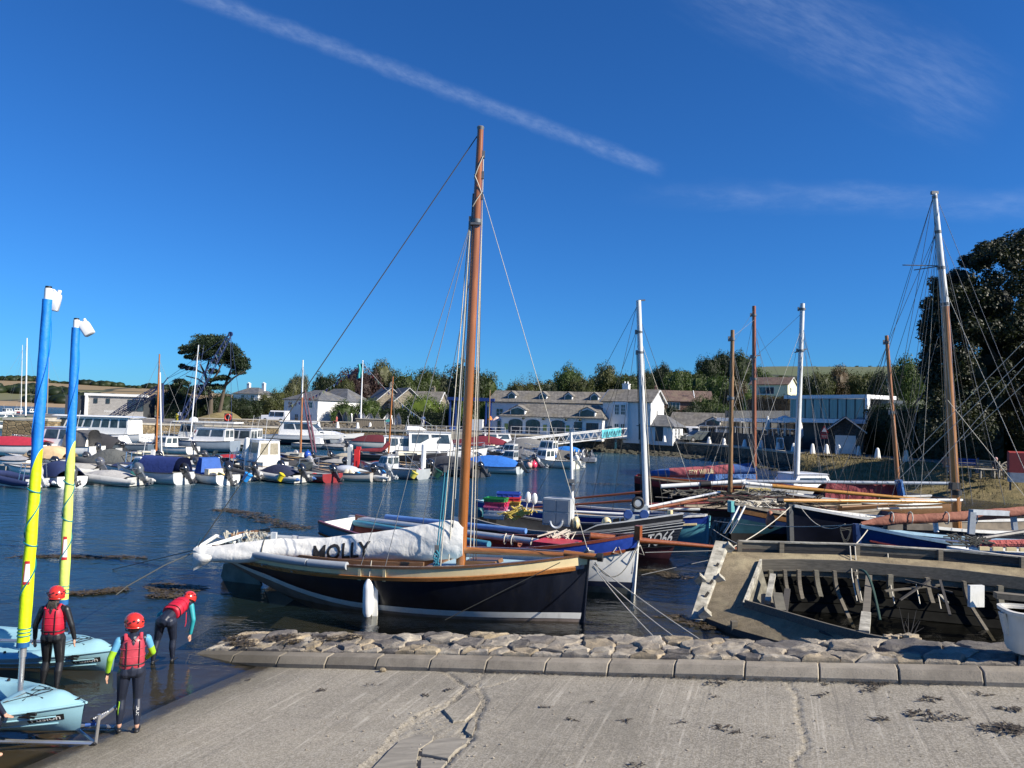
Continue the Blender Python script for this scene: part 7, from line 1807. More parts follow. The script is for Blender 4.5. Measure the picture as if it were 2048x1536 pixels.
 MB().box(P(1272,1036,23.7),(.7,.35,.18)).box(P(1278,1016,23.9),(.5,.3,.2)).build('hauler_base',M('hauler_grey',(.35,.40,.44),.5),root,True)
 for px,py in((1292,1024),(1240,1040),(1225,1040)):pass
 for px in(1224,1240):MB().tube([P(px,1052,24),P(px,1036,24),P(px+5,1036,24)],.02,6).build('hoop',gel,root,True)
 MB().tube([P(1112+12*cos(a),1042+14*(1 if sin(a)>0 else 0)*sin(a),24.2)for a in[pi*k/10 for k in range(-1,12)]],.045,8).build('tyre_guard',silver,root,True)
 spar(root,'gunwale_pipe',P(1145,1023,25.5),P(1250,1028,25.2),.04,.04,gel)
 MB().tube([P(1340,1035,23.6),P(1340,1020,23.6)],.09,8).build('bollard',creamp,root,True)
 o=MB().ell(P(1213,1045,23.9),(.16,.16,.18),12,8).build('net_buoy',creamp);tag(o,'cream round buoy on the black boat side','buoy')
 o=MB().ell(P(1152,1046,24.3),(.13,.2,.21),12,8).build('net_buoy',creamp);tag(o,'cream buoy behind the grey locker on the black boat','buoy')
 o=MB().lathe([(.03,-.4),(.12,-.32),(.13,.3),(.05,.42)],P(959,1040,26.3),10).build('fender',M('teal_fender',(.01,.10,.13),.5));tag(o,'teal fender at the black boat stern','fender')
 rr=random.Random(2);mb=MB()
 for k in range(30):
  q=P(1040+rr.gauss(0,9),1027+rr.gauss(0,4),25.4);mb.tube([q+Vector((.22*cos(k+a),.15*sin(k+a),.05*sin(3*a+k)))for a in[j*.7 for j in range(8)]],.02,5)
 o=mb.build('rope_pile',M('yellow_rope',(.62,.47,.10),.8,var=.2));tag(o,'heap of yellow rope beside the fish crates','rope')
 for px in(1056,1069):
  o=MB().ell(P(px,995+(px-1056)*.2,25.8),(.1,.06,.2),10,7).tube([P(px,998,25.8),P(px-6,1030,25.8)],.015,5).build('dan_buoy',gel);tag(o,'white marker float left of the pair on the black boat' if px<1060 else 'white marker float right of the pair on the black boat','float')
 return root,h
to66()
def crate(px,py,d,col,label,rz=-.35,s=(.62,.42,.26)):
 p=P(px,py,d);rt=thing('fish_crate',label,'crate',tuple(p),rz,'plastic fish crates stacked on the black boat')
 m_=C(col,.45,.2);x,y,z=s
 mb=MB().box((0,0,.012),(x,y,.024)).box((0,-y/2+.015,z/2),(x,.03,z)).box((0,y/2-.015,z/2),(x,.03,z)).box((-x/2+.015,0,z/2),(.03,y-.06,z)).box((x/2-.015,0,z/2),(.03,y-.06,z))
 mb.build('crate_body',m_,rt,smooth=0)
 MB().box((0,-y/2-.01,z-.03),(x+.04,.03,.05)).box((0,y/2+.01,z-.03),(x+.04,.03,.05)).box((-x/2-.01,0,z-.03),(.03,y,.05)).box((x/2+.01,0,z-.03),(.03,y,.05)).build('crate_rim',m_,rt,smooth=0)
 for u in(-.18,0,.18):MB().box((u,-y/2-.004,z/2-.02),(.03,.03,z-.1)).build('crate_rib',m_,rt,smooth=0)
for i,(c,n)in enumerate([((.55,.57,.58),'lower grey white fish crate in the left stack'),((.55,.57,.58),'upper grey white fish crate in the left stack'),((.55,.10,.22),'pink fish crate in the left stack'),((.50,.03,.09),'crimson fish crate in the left stack'),((.02,.22,.05),'green fish crate on top of the left stack')]):
 p0=P(990,1037,25.7);q=p0+Vector((0,0,.0+i*.135));crate(992+(i%2)*1.5,1037-i*8.2,25.7,c,n,-.35+.05*(i%3),(.72,.46,.16))
for i,(c,n)in enumerate([((.5,.52,.54),'lowest grey fish crate in the right stack'),((.5,.52,.54),'grey fish crate second from below in the right stack'),((.62,.42,.06),'yellow fish crate in the right stack'),((.50,.03,.04),'red fish crate in the right stack'),((.02,.06,.34),'blue fish crate on top of the right stack')]):
 crate(1017+(i%2),1028-i*8.6,26.3,c,n,-.2+.04*i,(.78,.46,.165))
#light blue boat behind it, with the tall white mast
def rigging_pair(root,top,targets,r=.01,mat=None,name='stay'):
 for t in targets:MB().tube([top,t],r,5).build(name,mat or wire,root,True)
def lightblue():
 root,L=boatroot('gaff_sloop','sky blue boat with a royal blue sheer band behind the black fishing boat',(-.9,31.0),(7.0,26.5))
 h=Hull(L,2.7,(.85,.72,1.0),(0,-.6,-.4),.6,2.3,2.3,1,.06,.47)
 sS=lambda t:h.s_at(t,h.sz(t)-.27)
 mb=MB();h.strip(mb,0,sS,30,6);h.transom(mb,0,1,5);mb.build('hull',M('sky_blue_paint',(.13,.42,.52),.4,var=.15,coat=.3),root)
 h.strip(mb:=MB(),sS,1,26,2,.003);mb.build('sheer_band',MATS['royal_blue_paint'],root)
 mb=MB()
 for sd in(1,-1):mb.loft([[h.pt(t,sS(t),sd,0)+Vector((0,0,a))+Vector((0,sd*b,0))for a,b in((-.04,.0),(-.03,.04),(.03,.04),(.04,0))]for t in[i/26 for i in range(26)]])
 mb.build('rubbing_strake',creamp,root)
 h.rail(mb:=MB(),.1,.07,.02,0,.99);mb.build('gunwale',wht,root)
 h.deck(mb:=MB(),-.25,.06,.0,.97,16);mb.build('deck',M('worn_tan_deck',(.30,.20,.10),.8,var=.4,scale=4),root)
 MB().loft([[h.pt(1,s,1)+Vector((a,b,0))for a,b in((.03,-.05),(.05,0),(.03,.05),(-.05,.04),(-.05,-.04))]for s in[i/5 for i in range(6)]]).build('stem',MATS['sky_blue_paint'],root)
 foot,top=P(1294,1034,27),P(1277,601,27);foot.z=.4
 MB().tube([foot.lerp(top,i/10)for i in range(11)],[lerp(.115,.09,i/10)for i in range(11)],12).build('mast',M('white_mast_paint',(.66,.68,.68),.4,var=.1,coat=.3,dirt=.2),root,True)
 MB().beam(top,top+Vector((.24,0,.02)),.05,.05).build('mast_crane',galv,root,True)
 for k in(.86,.77):MB().lathe([(.105,-.04),(.105,.04)],foot.lerp(top,k),10).box(foot.lerp(top,k)+Vector((-.13,0,0)),(.08,.06,.16)).build('mast_band',galv,root,True)
 for k,(px,py,d)in((.965,(1060,1015,29)),(.965,(1180,1018,29.5)),(.87,(1140,1020,29)),(.87,(1225,1022,29)),(.97,(1420,1035,26.5)),(.8,(1330,1030,26.5))):rigging_pair(root,foot.lerp(top,k)+Vector((-.1,0,0)),[P(px,py,d)],.008,roped)
 for dx in(-.17,-.13,.14):MB().tube([foot.lerp(top,.78)+Vector((dx*.8,0,0)),foot+Vector((dx*1.2,0,.6))],.012,5).build('halyard',ropem if dx>0 else roped,root,True)
 spar(root,'white_spar',P(1296,1014,26.8),P(1440,984,27.4),.05,.04,gel);spar(root,'red_spar',P(1300,1018,26.6),P(1452,991,27.3),.055,.035,redspar)
 spar(root,'deck_spar',P(1305,1018,27.5),P(1400,1019,27.2),.05,.05,wht)
 spar(root,'brown_oar',P(1085,1003,29.5),P(1285,984,28),.03,.05,redspar);spar(root,'brown_oar',P(1063,1015,29),P(1268,1001,27.5),.03,.05,redspar)
 return root
lightblue()
def warps():
 rr=random.Random(6)
 for nm,m_,n,lab in(('weedy_rope_tangle',M('weedy_rope',(.16,.22,.22),.9,var=.5,scale=30,bump=.6),54,'tangle of blue grey weedy mooring ropes hanging between two bows'),('dark_rope_tangle',roped,40,'darker strands of the hanging mooring rope tangle')):
  mb=MB()
  for k in range(n):
   x0,y0=rr.uniform(1424,1480),rr.uniform(1038,1056);x1=x0-rr.uniform(0,40);y1=rr.uniform(1070,1112)
   x1=max(1424,x1);d=25.3+rr.uniform(-.35,.35)
   pts=[P(lerp(x0,x1,t)+3*sin(5*t+k),lerp(y0,y1,t**1.2)+2.5*sin(7*t+k*2),d)for t in[i/8 for i in range(9)]]
   mb.tube(pts,rr.uniform(.016,.034),5)
  o=mb.build(nm,m_);tag(o,lab,'rope')
warps()
#right hand group
def plainboat(name,label,stern,bow,B,sheer,bands,rail,deckm,rake=.12,keel=(-.1,-.5,-.3),tr=.6,railw=.1,dz=-.25):
 root,L=boatroot(name,label,stern,bow);h=Hull(L,B,sheer,keel,tr,2.1,2.3,1,rake,.45)
 prev=0.0
 for i,(top,m_,nm)in enumerate(bands):
  f1=(lambda t,a=top:h.s_at(t,min(h.sz(t),a(t,h)if callable(a)else a)))if top is not None else(lambda t:1.0)
  mb=MB();h.strip(mb,prev,f1,30,4,.002*(i%2));mb.build(nm,m_,root);prev=f1
 mb=MB();h.transom(mb,0,1,6);mb.build('transom',bands[-1][1],root)
 h.rail(mb:=MB(),railw,.08,.02,0,.99);mb.build('gunwale',rail,root)
 h.strip(mb:=MB(),.6,.97,24,2,-.05);mb.build('inner_planking',deckm,root)
 h.deck(mb:=MB(),dz,.06,.02,.97,16);mb.build('deck',deckm,root)
 return root,h
navyb=M('navy_blue_hull',(.004,.006,.016),.4,var=.3,scale=2,bump=.05,coat=.12)
tealh=M('petrol_blue_hull',(.012,.065,.10),.5,var=.35,scale=2,coat=.1)
roy=M('deep_royal_paint',(.007,.026,.10),.4,var=.25,coat=.3)
pitch=M('black_pitch',(.008,.008,.009),.6,var=.4)
wdk=M('grey_wood_deck',(.20,.17,.13),.85,var=.4,scale=3)
bow_t=P(1466,1003,24.6)
root,h=plainboat('oyster_boat','petrol blue oyster boat with black bottom, bow pointing left at the rope tangle',(14.6,28.2),(bow_t.x,bow_t.y),2.7,(1.1,1.05,1.66),[(.70,pitch,'bottom_paint'),(lambda t,h:h.sz(t)-.42,tealh,'hull'),(None,roy,'sheer_band')],M('weathered_rail',(.30,.27,.22),.9,var=.3),wdk,tr=.6)
MB().loft([[h.pt(1,s,1)+Vector((a,b,0))for a,b in((.05,-.09),(.09,0),(.05,.09),(-.1,.08),(-.1,-.08))]for s in[.86,.9,.95,1,1.04]]).build('stem_head',M('pale_teal_stem',(.12,.38,.40),.45,var=.2),root)
mb=MB();h.strip(mb,lambda t:h.s_at(t,h.sz(t)-.24),.97,12,2,.01,.55,.97);mb.build('oak_strake',oakb,root)
for dx in(0,12):MB().tube([P(1478+dx,1012,24.2),P(1464+dx,1040,24.0),P(1448+dx,1066,24.2)],.035,6).build('bow_iron',wht,root,True)
rr=random.Random(5);mb=MB()
for k in range(36):
 q=P(rr.uniform(1476,1560),1006+rr.uniform(-4,4),24.9+rr.uniform(-.2,.6));mb.tube([q,q+Vector((rr.uniform(-.4,.4),rr.uniform(-.2,.2),rr.uniform(0,.14))),q+Vector((rr.uniform(-.6,.6),rr.uniform(-.2,.2),rr.uniform(-.1,.05)))],.018,5)
mb.build('rope_heap',ropem,root,True)
fo=MB().ell(P(1541,1043,23.6),(.15,.15,.24),12,8).ell(P(1540,1030,23.6),(.1,.1,.14),10,6).build('fender',M('terracotta_fender',(.36,.13,.07),.6,var=.25));tag(fo,'terracotta orange fender squeezed between two dark bows','fender')
bow_n=P(1584,1008,23.2)
root,h=plainboat('oyster_boat','dark navy oyster boat with white rail carrying the tall white topped mast',(19.6,26.0),(bow_n.x,bow_n.y),2.8,(1.2,1.15,1.80),[(.55,pitch,'bottom_paint'),(None,navyb,'hull')],wht,wdk,tr=.6,railw=.14)
MB().loft([[h.pt(1,s,1)+Vector((a,b,0))for a,b in((.05,-.08),(.08,0),(.05,.08),(-.1,.07),(-.1,-.07))]for s in[.3+i/10 for i in range(8)]+[1.05]]).build('stem',M('grey_stem',(.06,.065,.07),.6),root)
foot,k1,top=P(1915,1020,24.6),P(1890,613,24.6),P(1869,388,24.6);foot.z=.9
MB().tube([foot.lerp(k1,i/8)for i in range(9)],[lerp(.135,.125,i/8)for i in range(9)],14).build('mast',wood('honey_mast',(.40,.17,.045),.3,.6,2,.25),root,True)
mh=M('white_mast_paint',(.66,.68,.68),.4)
MB().tube([k1.lerp(top,i/8)for i in range(9)],[lerp(.125,.075,i/8)for i in range(9)],14).build('mast_head',mh,root,True)
for k in(.02,.34,.66,.97):MB().lathe([(.14-.06*k,-.05),(.145-.06*k,.05)],k1.lerp(top,k),12,top-k1).build('mast_band',galv,root,True)
MB().box(top+Vector((0,0,.04)),(.22,.1,.1)).build('mast_crane',galv,root,True)
ST_=[(.97,(1670,732+290,30)),(.97,(1690,1000,28)),(.66,(1640,1000,28)),(.66,(1750,985,29)),(.62,(1800,985,30)),(.97,(1760,990,30)),(.66,(1700,1000,30)),(.97,(2120,1010,22)),(.66,(2090,960,24)),(.64,(2010,1010,24)),(.66,(1930,1008,23.8)),(.9,(1895,1008,24.4)),(.9,(1904,1010,24.2)),(.5,(1945,1010,23.9))]
for k,q in ST_:MB().tube([k1.lerp(top,k)+Vector((-.06 if q[0]<1900 else .06,0,0)),P(*q)],.008,5).build('stay',wire if q[0]>1900 else roped,root,True)
for a,b in(((2250,480,22),(1795,938,25)),((2250,520,22),(1790,965,24.5)),((2200,560,22),(1825,985,24.5)),((2190,640,22),(1925,880,24)),((1895,800,22),(2055,1000,22)),((1895,590,24.4),(2080,1010,22))):
 MB().tube([P(*a),P(*b)],.009,5).build('running_rigging',ropem,root,True)
for a,b in((.66,(1805,530)),(.66,(1828,540))):MB().tube([k1.lerp(top,.36),P(b[0],b[1],24.8)],.018,5).build('spreader',galv,root,True)
MB().box(P(1909,972,24.3),(.28,.2,.22)).lathe([(.16,-.08),(.16,.08)],P(1913,985,24.5),12).build('gooseneck',rub_b,root,True)
spar(root,'bowsprit',P(1566,1001,23.0),P(1905,1003,24.3),.055,.065,yelspar);MB().tube([P(1566,1001,23),P(1555,1001,23)],.085,8).build('bowsprit_cap',rub_b,root,True)
spar(root,'white_pole',P(1800,1000,24.1),P(1912,1000,24.2),.045,.045,gel)
bow_b=P(1719,1048,20.6)
root,h=plainboat('oyster_boat','bright blue open boat under a long furled brown sail, bow pointing left',(18.6,22.0),(bow_b.x,bow_b.y),2.6,(1.05,1.02,1.58),[(.5,pitch,'bottom_paint'),(lambda t,h:h.sz(t)-.33,M('mid_teal_hull',(.018,.10,.16),.45,var=.25,coat=.3),'hull'),(None,M('bright_royal_paint',(.009,.045,.16),.45,var=.25,coat=.15),'sheer_band')],M('pale_blue_rail',(.25,.40,.52),.6,var=.2),M('blue_inside',(.008,.035,.13),.6,var=.3),tr=.7)
mb=MB()
for sd in(1,-1):mb.loft([[h.pt(t,h.s_at(t,h.sz(t)-.33),sd,.0)+Vector((0,sd*b,a))for a,b in((-.025,0),(-.02,.035),(.02,.035),(.025,0))]for t in[lerp(.3,.97,i/20)for i in range(21)]])
mb.build('red_strake',M('chipped_red',(.30,.05,.04),.7,var=.5,scale=12),root)
MB().loft([[h.pt(1,s,1)+Vector((a,b,0))for a,b in((.05,-.08),(.08,0),(.05,.08),(-.1,.07),(-.1,-.07))]for s in[.3+i/10 for i in range(8)]+[1.03]]).build('stem',roy,root)
cover_loft(root,'furled_sail',[(1722,1044,1052,20.8),(1750,1036,1052,20.9),(1790,1026,1050,20.95),(1830,1028,1047,21),(1880,1026,1045,21),(1930,1022,1043,21.1),(1990,1017,1038,21.2),(2050,1013,1032,21.3),(2140,1008,1026,21.4)],cloth('brown_sail',(.23,.08,.048),.8,.3,3),.2,18,5,.05,6)
for px in(1782,1820,1892,1948):
 c=P(px,1036,21);MB().tube([c+Vector((.03*sin(k),.2*cos(k*.7),.17*sin(k*.7)))for k in range(10)],.016,5).build('sail_tie',ropem,root,True)
gf=M('grey_gallows',(.30,.33,.36),.6,var=.2)
MB().beam(P(1945,1024,20.2),P(1942,1068,20.2),.16,.1,(0,1,0)).beam(P(2026,1028,21.4),P(2030,1060,21.4),.13,.1,(0,1,0)).beam(P(1942,1024,20.2),P(2028,1027,21.4),.12,.14).build('gallows',gf,root,True)
for px in(1786,1835):MB().box(P(px,1053,21),(.42+.3*(px>1800),.26,.16)).build('timber_block',wdk,root,True)
MB().tube([P(1870,1041,21.3),P(1873,1064,21.2)],.07,6).build('white_post',wht,root,True)
root,h=plainboat('rowing_punt','white railed punt with a slotted toe rail lying against the wreck',(17.0,19.2),(P(1902,1098,18.9).x,18.9),1.7,(1.15,1.12,1.3),[(.5,tealh,'bottom_paint'),(None,M('pale_blue_hull',(.30,.42,.52),.5),'hull')],wht,M('blue_inside',(.008,.035,.13),.6),tr=.85,dz=-.1)
for i in range(5):MB().box(P(1968+i*27,1097+i*.8,18.25),(.24,.06,.09)).build('toe_rail_slot',creamp,root,True)
MB().tube([P(1955,1088,19.3),P(2060,1086,19.4),P(2150,1085,19.5)],.1,9).build('rolled_sail',cloth('red_sail',(.36,.07,.06),.8,.8,6),root,True)
MB().tube([P(1940,1080,19.6),P(2060,1062,20)],.06,7).build('dark_spar',M('dark_spar',(.03,.03,.035),.5),root,True)
rr=random.Random(15);mb=MB()
for k in range(30):
 q=P(rr.uniform(1905,1965),1084+rr.uniform(-7,7),19.2);mb.tube([q,q+Vector((rr.uniform(-.25,.25),0,rr.uniform(-.1,.15))),q+Vector((rr.uniform(-.35,.35),0,rr.uniform(-.12,.1)))],.02,5)
mb.build('rope_heap',roped,root,True)
#boats further back on the right
def backmast(root,foot,top,r,mat,stays,cross=None,band=()):
 f,t=P(*foot),P(*top);f.z=min(f.z,.8)
 MB().tube([f.lerp(t,i/8)for i in range(9)],[lerp(r,r*.75,i/8)for i in range(9)],10).build('mast',mat,root,True)
 for k in band:MB().lathe([(r*1.1,-.05),(r*1.12,.05)],f.lerp(t,k),10).box(f.lerp(t,k)+Vector((-r*1.3,0,0)),(.08,.06,.2)).build('mast_band',galv,root,True)
 for k,q in stays:MB().tube([f.lerp(t,k),P(*q)],.008,4).build('stay',roped if q[0]<foot[0]else wire,root,True)
 if cross:
  c=f.lerp(t,cross);MB().beam(c+Vector((-.32,0,-.1)),c+Vector((.32,0,.1)),.05,.06).build('crosstree',galv,root,True)
root,h=plainboat('gaff_sloop','navy and red sloop with a pink and blue boom cover lettered EDY WILLIE',(7.0,41.6),(15.9,39.2),2.8,(1.2,.95,1.35),[(lambda t,h:h.sz(t)-.34,navyb,'hull'),(None,M('signal_red',(.36,.02,.025),.4,var=.2),'sheer_band')],redspar,wdk,tr=.6)
bl,rd=cloth('blue_cover',(.045,.11,.30),.8,.35,3),cloth('faded_red_cover',(.36,.085,.095),.8,.3,3)
sf=cover_loft(root,'boom_cover',[(1294,944,952,41),(1315,939,953,41),(1338,936,955,40.8),(1380,934,956,40.6),(1430,931,954,40.4),(1466,928,952,40.3),(1490,927,951,40.2),(1510,924,950,40.1)],bl,.34,14,7,.06,4,[(1294,1338,bl),(1338,1466,rd),(1466,1510,bl)])
def tf2(u,v):
 px=1400+u*9.6;y=943.5-v*13-(px-1400)*.055;yt,yb=933-(px-1400)*.06,955.5
 return sf(px,math.acos(1-2*(y-yt)/(yb-yt)),.035)
text_mesh('EDY WILLIE',1.0,tf2,'lettering',creamp,root,world=True,bold=.02,sub=1)
MB().grid(lambda u,v:P(lerp(1410,1512,u),lerp(948,958+3*sin(u*9),v),39.7),12,4).build('cockpit_cover',cloth('light_blue_cover',(.10,.22,.50),.8,.7,4),root,True)
backmast(root,(1509,955,40),(1508,612,40),.13,wood('red_mast',(.27,.085,.035),.4,.4,2,.3),[(.95,(1445,950,40)),(.93,(1560,950,39.5)),(.7,(1495,950,40)),(.9,(1580,800,45)),(.7,(1530,948,39)),(.98,(1465,690,38))],.72,(.72,.6,.95))
root,h=plainboat('gaff_sloop','sloop with a stout white mast and white cabin behind the yellow spar',(18.6,40.4),(11.8,37.4),2.7,(1.2,1.1,1.5),[(None,wht,'hull')],redspar,wdk)
cabin(root,'cabin',gel,-1.2,1.6,1.9,1.6,1.0,1.75,.6,.4,[('sp',.1,.9,.4,.8)],roof=gel)
backmast(root,(1592,965,38),(1605,607,38),.15,M('white_mast_paint',(.66,.68,.68),.4),[(.95,(1450,770,38)),(.9,(1545,950,38)),(.93,(1640,960,37.5)),(.72,(1660,960,38)),(.72,(1590,955,37)),(.9,(1680,985,36))],.75,(.75,.97))
spar(root,'white_boom',P(1322,973,34),P(1492,963,34),.10,.10,gel);MB().tube([P(1401,968.5,33.98),P(1421,967.3,33.98)],.135,10).build('boom_wrap',rub_b,root,True)
spar(root,'grey_boom',P(1492,963,33.6),P(1902,967,32.5),.085,.075,silver)
root,h=plainboat('oyster_boat','grey hulled boat cluttered with rope under a thin brown mast',(13.2,31.5),(5.3,29.3),2.6,(1.05,.9,1.0),[(lambda t,h:h.sz(t)-.25,M('lilac_grey_hull',(.17,.18,.23),.5,var=.2),'hull'),(None,wood('dark_wood_strake',(.10,.05,.03),.6,.1),'sheer_band')],M('burgundy_rail',(.14,.02,.02),.6),wdk)
backmast(root,(1460,1010,30),(1465,660,30),.10,wood('old_brown_mast',(.28,.15,.06),.5,.2,2,.4),[(.93,(1395,990,30)),(.93,(1420,1000,30)),(.9,(1535,995,29)),(.96,(1508,640,36)),(.7,(1440,1005,29.7)),(.7,(1445,1005,30.3)),(.62,(1555,1000,29))],None,(.95,.62))
MB().beam(P(1440,995,28.6),P(1568,999,28.6),.1,.22).build('burgundy_board',M('burgundy_board',(.13,.025,.03),.6,var=.2),root,True)
MB().box(P(1515,980,30.2),(.9,.5,.14)).box(P(1480,985,30),(.4,.3,.2)).build('fish_box',M('pale_yellow_box',(.55,.45,.18),.6,var=.2),root,True)
rr=random.Random(25)
for nm,m_,n in(('rope_heap',M('grey_rope',(.24,.22,.18),.9,var=.4),40),('net_heap',roped,40)):
 mb=MB()
 for k in range(n):
  q=P(rr.uniform(1330,1560),988+rr.uniform(-6,5),29.5+rr.uniform(-.6,.8));mb.tube([q,q+Vector((rr.uniform(-.5,.5),rr.uniform(-.3,.3),rr.uniform(-.05,.18))),q+Vector((rr.uniform(-.8,.8),rr.uniform(-.3,.3),rr.uniform(-.1,.06)))],.022,5)
 mb.build(nm,m_,root,True)
root,h=plainboat('oyster_boat','brown boat under a burgundy canvas tent with a slanting wooden mast',(20.2,34.8),(12.0,32.4),2.8,(1.1,1.0,1.3),[(None,oakb,'hull')],wht,wdk)
tb_=[P(1652,972,33.2),P(1800,975,33.6)]
tcv=cloth('burgundy_canvas',(.20,.03,.04),.8,.5,3)
def tent(u,v):
 t=P(lerp(1652,1812-14*u,u),lerp(967,970,u),33);b_=P(lerp(1650,1812,u),1005,33)
 if v<.5:q=b_.lerp(t,v*2)
 else:q=t+Vector((0,(v-.5)*3.4,-.9*((v-.5)*2)**2))
 return q+Vector((0,.07*noise.noise(Vector((u*13,v*7,1)))+.03*sin(u*60)*(1-v),.03*noise.noise(Vector((u*9,v*3,5)))))
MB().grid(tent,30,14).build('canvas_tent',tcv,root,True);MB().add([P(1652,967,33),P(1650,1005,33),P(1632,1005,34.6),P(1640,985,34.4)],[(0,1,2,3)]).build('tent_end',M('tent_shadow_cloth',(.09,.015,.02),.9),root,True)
backmast(root,(1800,975,33),(1773,671,33),.10,wood('orange_mast',(.36,.15,.05),.4,.4,2,.3),[(.95,(1690,985,33)),(.95,(1735,985,33)),(.9,(1870,985,32)),(.9,(1840,990,33)),(.6,(1775,985,33))],None,(.96,.55))
MB().tube([P(1797,960,32.8),P(1803,990,32.8)],.16,8).build('mast_coat',cloth('blue_wrap',(.02,.10,.30),.8,.8),root,True)
spar(root,'white_pole',P(1486,966,29.6),P(1546,972,29.6),.075,.075,wht);spar(root,'yellow_yard',P(1544,972,29.6),P(1906,1005,29),.085,.06,yelspar)
for x,y in((1500,968),(1590,977),(1700,986),(1760,992)):MB().tube([P(x,y-4,29.5),P(x-6,y+26,29.4)],.014,4).build('lashing',ropem,root,True)
mooring('pale rope from the navy oyster bow down to the wreck rail, left',sag(P(1580,1014,23),P(1466,1094,19),.1),.012,ropem)
mooring('pale rope from the bright blue bow to the wreck rail',sag(P(1735,1060,20.4),P(1708,1092,18.2),.02),.013,ropem)
mooring('long pale rope strung across the dark bows',sag(P(1428,1042,24),P(1720,1048,20.5),.12),.012,ropem)
mooring('pale slack rope from the navy rail to the blue bow',sag(P(1600,1012,23),P(1690,1048,21),.35),.011,ropem)
mooring('crossing rope over the wreck from the rope tangle',sag(P(1425,1058,25),P(1500,1098,19),.05),.012,ropem)
mooring('dark coil of rope hanging at the bright blue bow',[P(1680+22*t,1058+26*sin(pi*t)+4*sin(k*2.1),20.3)for k in range(4)for t in[i/6 for i in range(7)]],.012,roped)
rr=random.Random(41)
ends=[((1465,690,30),30),((1508,640,40),38),((1605,640,38),36),((1773,690,33),32),((1872,420,24.6),24),((1883,560,24.6),24),((1277,640,27),27)]
for i,((x,y,d),d2)in enumerate(ends):
 for k in range(5):
  x2=x+rr.uniform(-130,130);x2=min(x2,2040);a_,b_=P(x,y+rr.uniform(0,90),d),P(x2,rr.uniform(965,1012),d2+rr.uniform(-1,1))
  o=MB().tube([a_,b_],.006*d/25+.001,4).build('rigging_line',[roped,wire,ropem][k%3]);tag(o,['pale','dark','grey','second dark','second grey'][(k+2)%5 if False else[1,2,0,3,4][k]]+' thin rigging line running down from '+['the thin brown mast','the reddish brown mast','the stout white mast','the slanting wooden mast','the head of the tall white topped mast','the middle of the tall white topped mast','the white mast of the sky blue boat'][i],'rigging','thin rigging lines of mast %s'%'abcdefg'[i])
mb=MB()
for k in range(110):
 q=P(rr.uniform(1430,1640),rr.uniform(996,1016),rr.uniform(25.5,29));mb.tube([q,q+Vector((rr.uniform(-.7,.7),rr.uniform(-.3,.3),rr.uniform(-.05,.2))),q+Vector((rr.uniform(-1,1),rr.uniform(-.3,.3),rr.uniform(-.1,.08)))],rr.choice((.012,.02,.03)),5)
tag(mb.build('deck_clutter',M('clutter_rope',(.075,.06,.045),.9,var=.6,scale=1.5)),kind='stuff')
for i,(x,y,d,L_,a_,c_)in enumerate([(1640,1012,26.5,3.4,.1,(.30,.24,.16)),(1560,1016,26,2.4,-.2,(.42,.42,.40)),(1755,1010,27,3.0,.15,(.24,.13,.06)),(1820,1016,25.5,2.6,.05,(.5,.49,.45)),(1390,1000,28.5,2.6,.3,(.30,.15,.07))]):
 c=P(x,y,d);dv=Vector((cos(a_),.3,sin(a_)*.3))*L_/2;o=MB().tube([c-dv,c+dv],[.035,.03],7).build('stowed_oar',C(c_,.7,0));tag(o,['long tan oar lying across the dark navy bow','pale grey oar lying beside the rope heap','dark brown oar below the burgundy tent','off white oar in front of the tall mast foot','brown oar stowed on the lilac grey hull'][i],'oar')
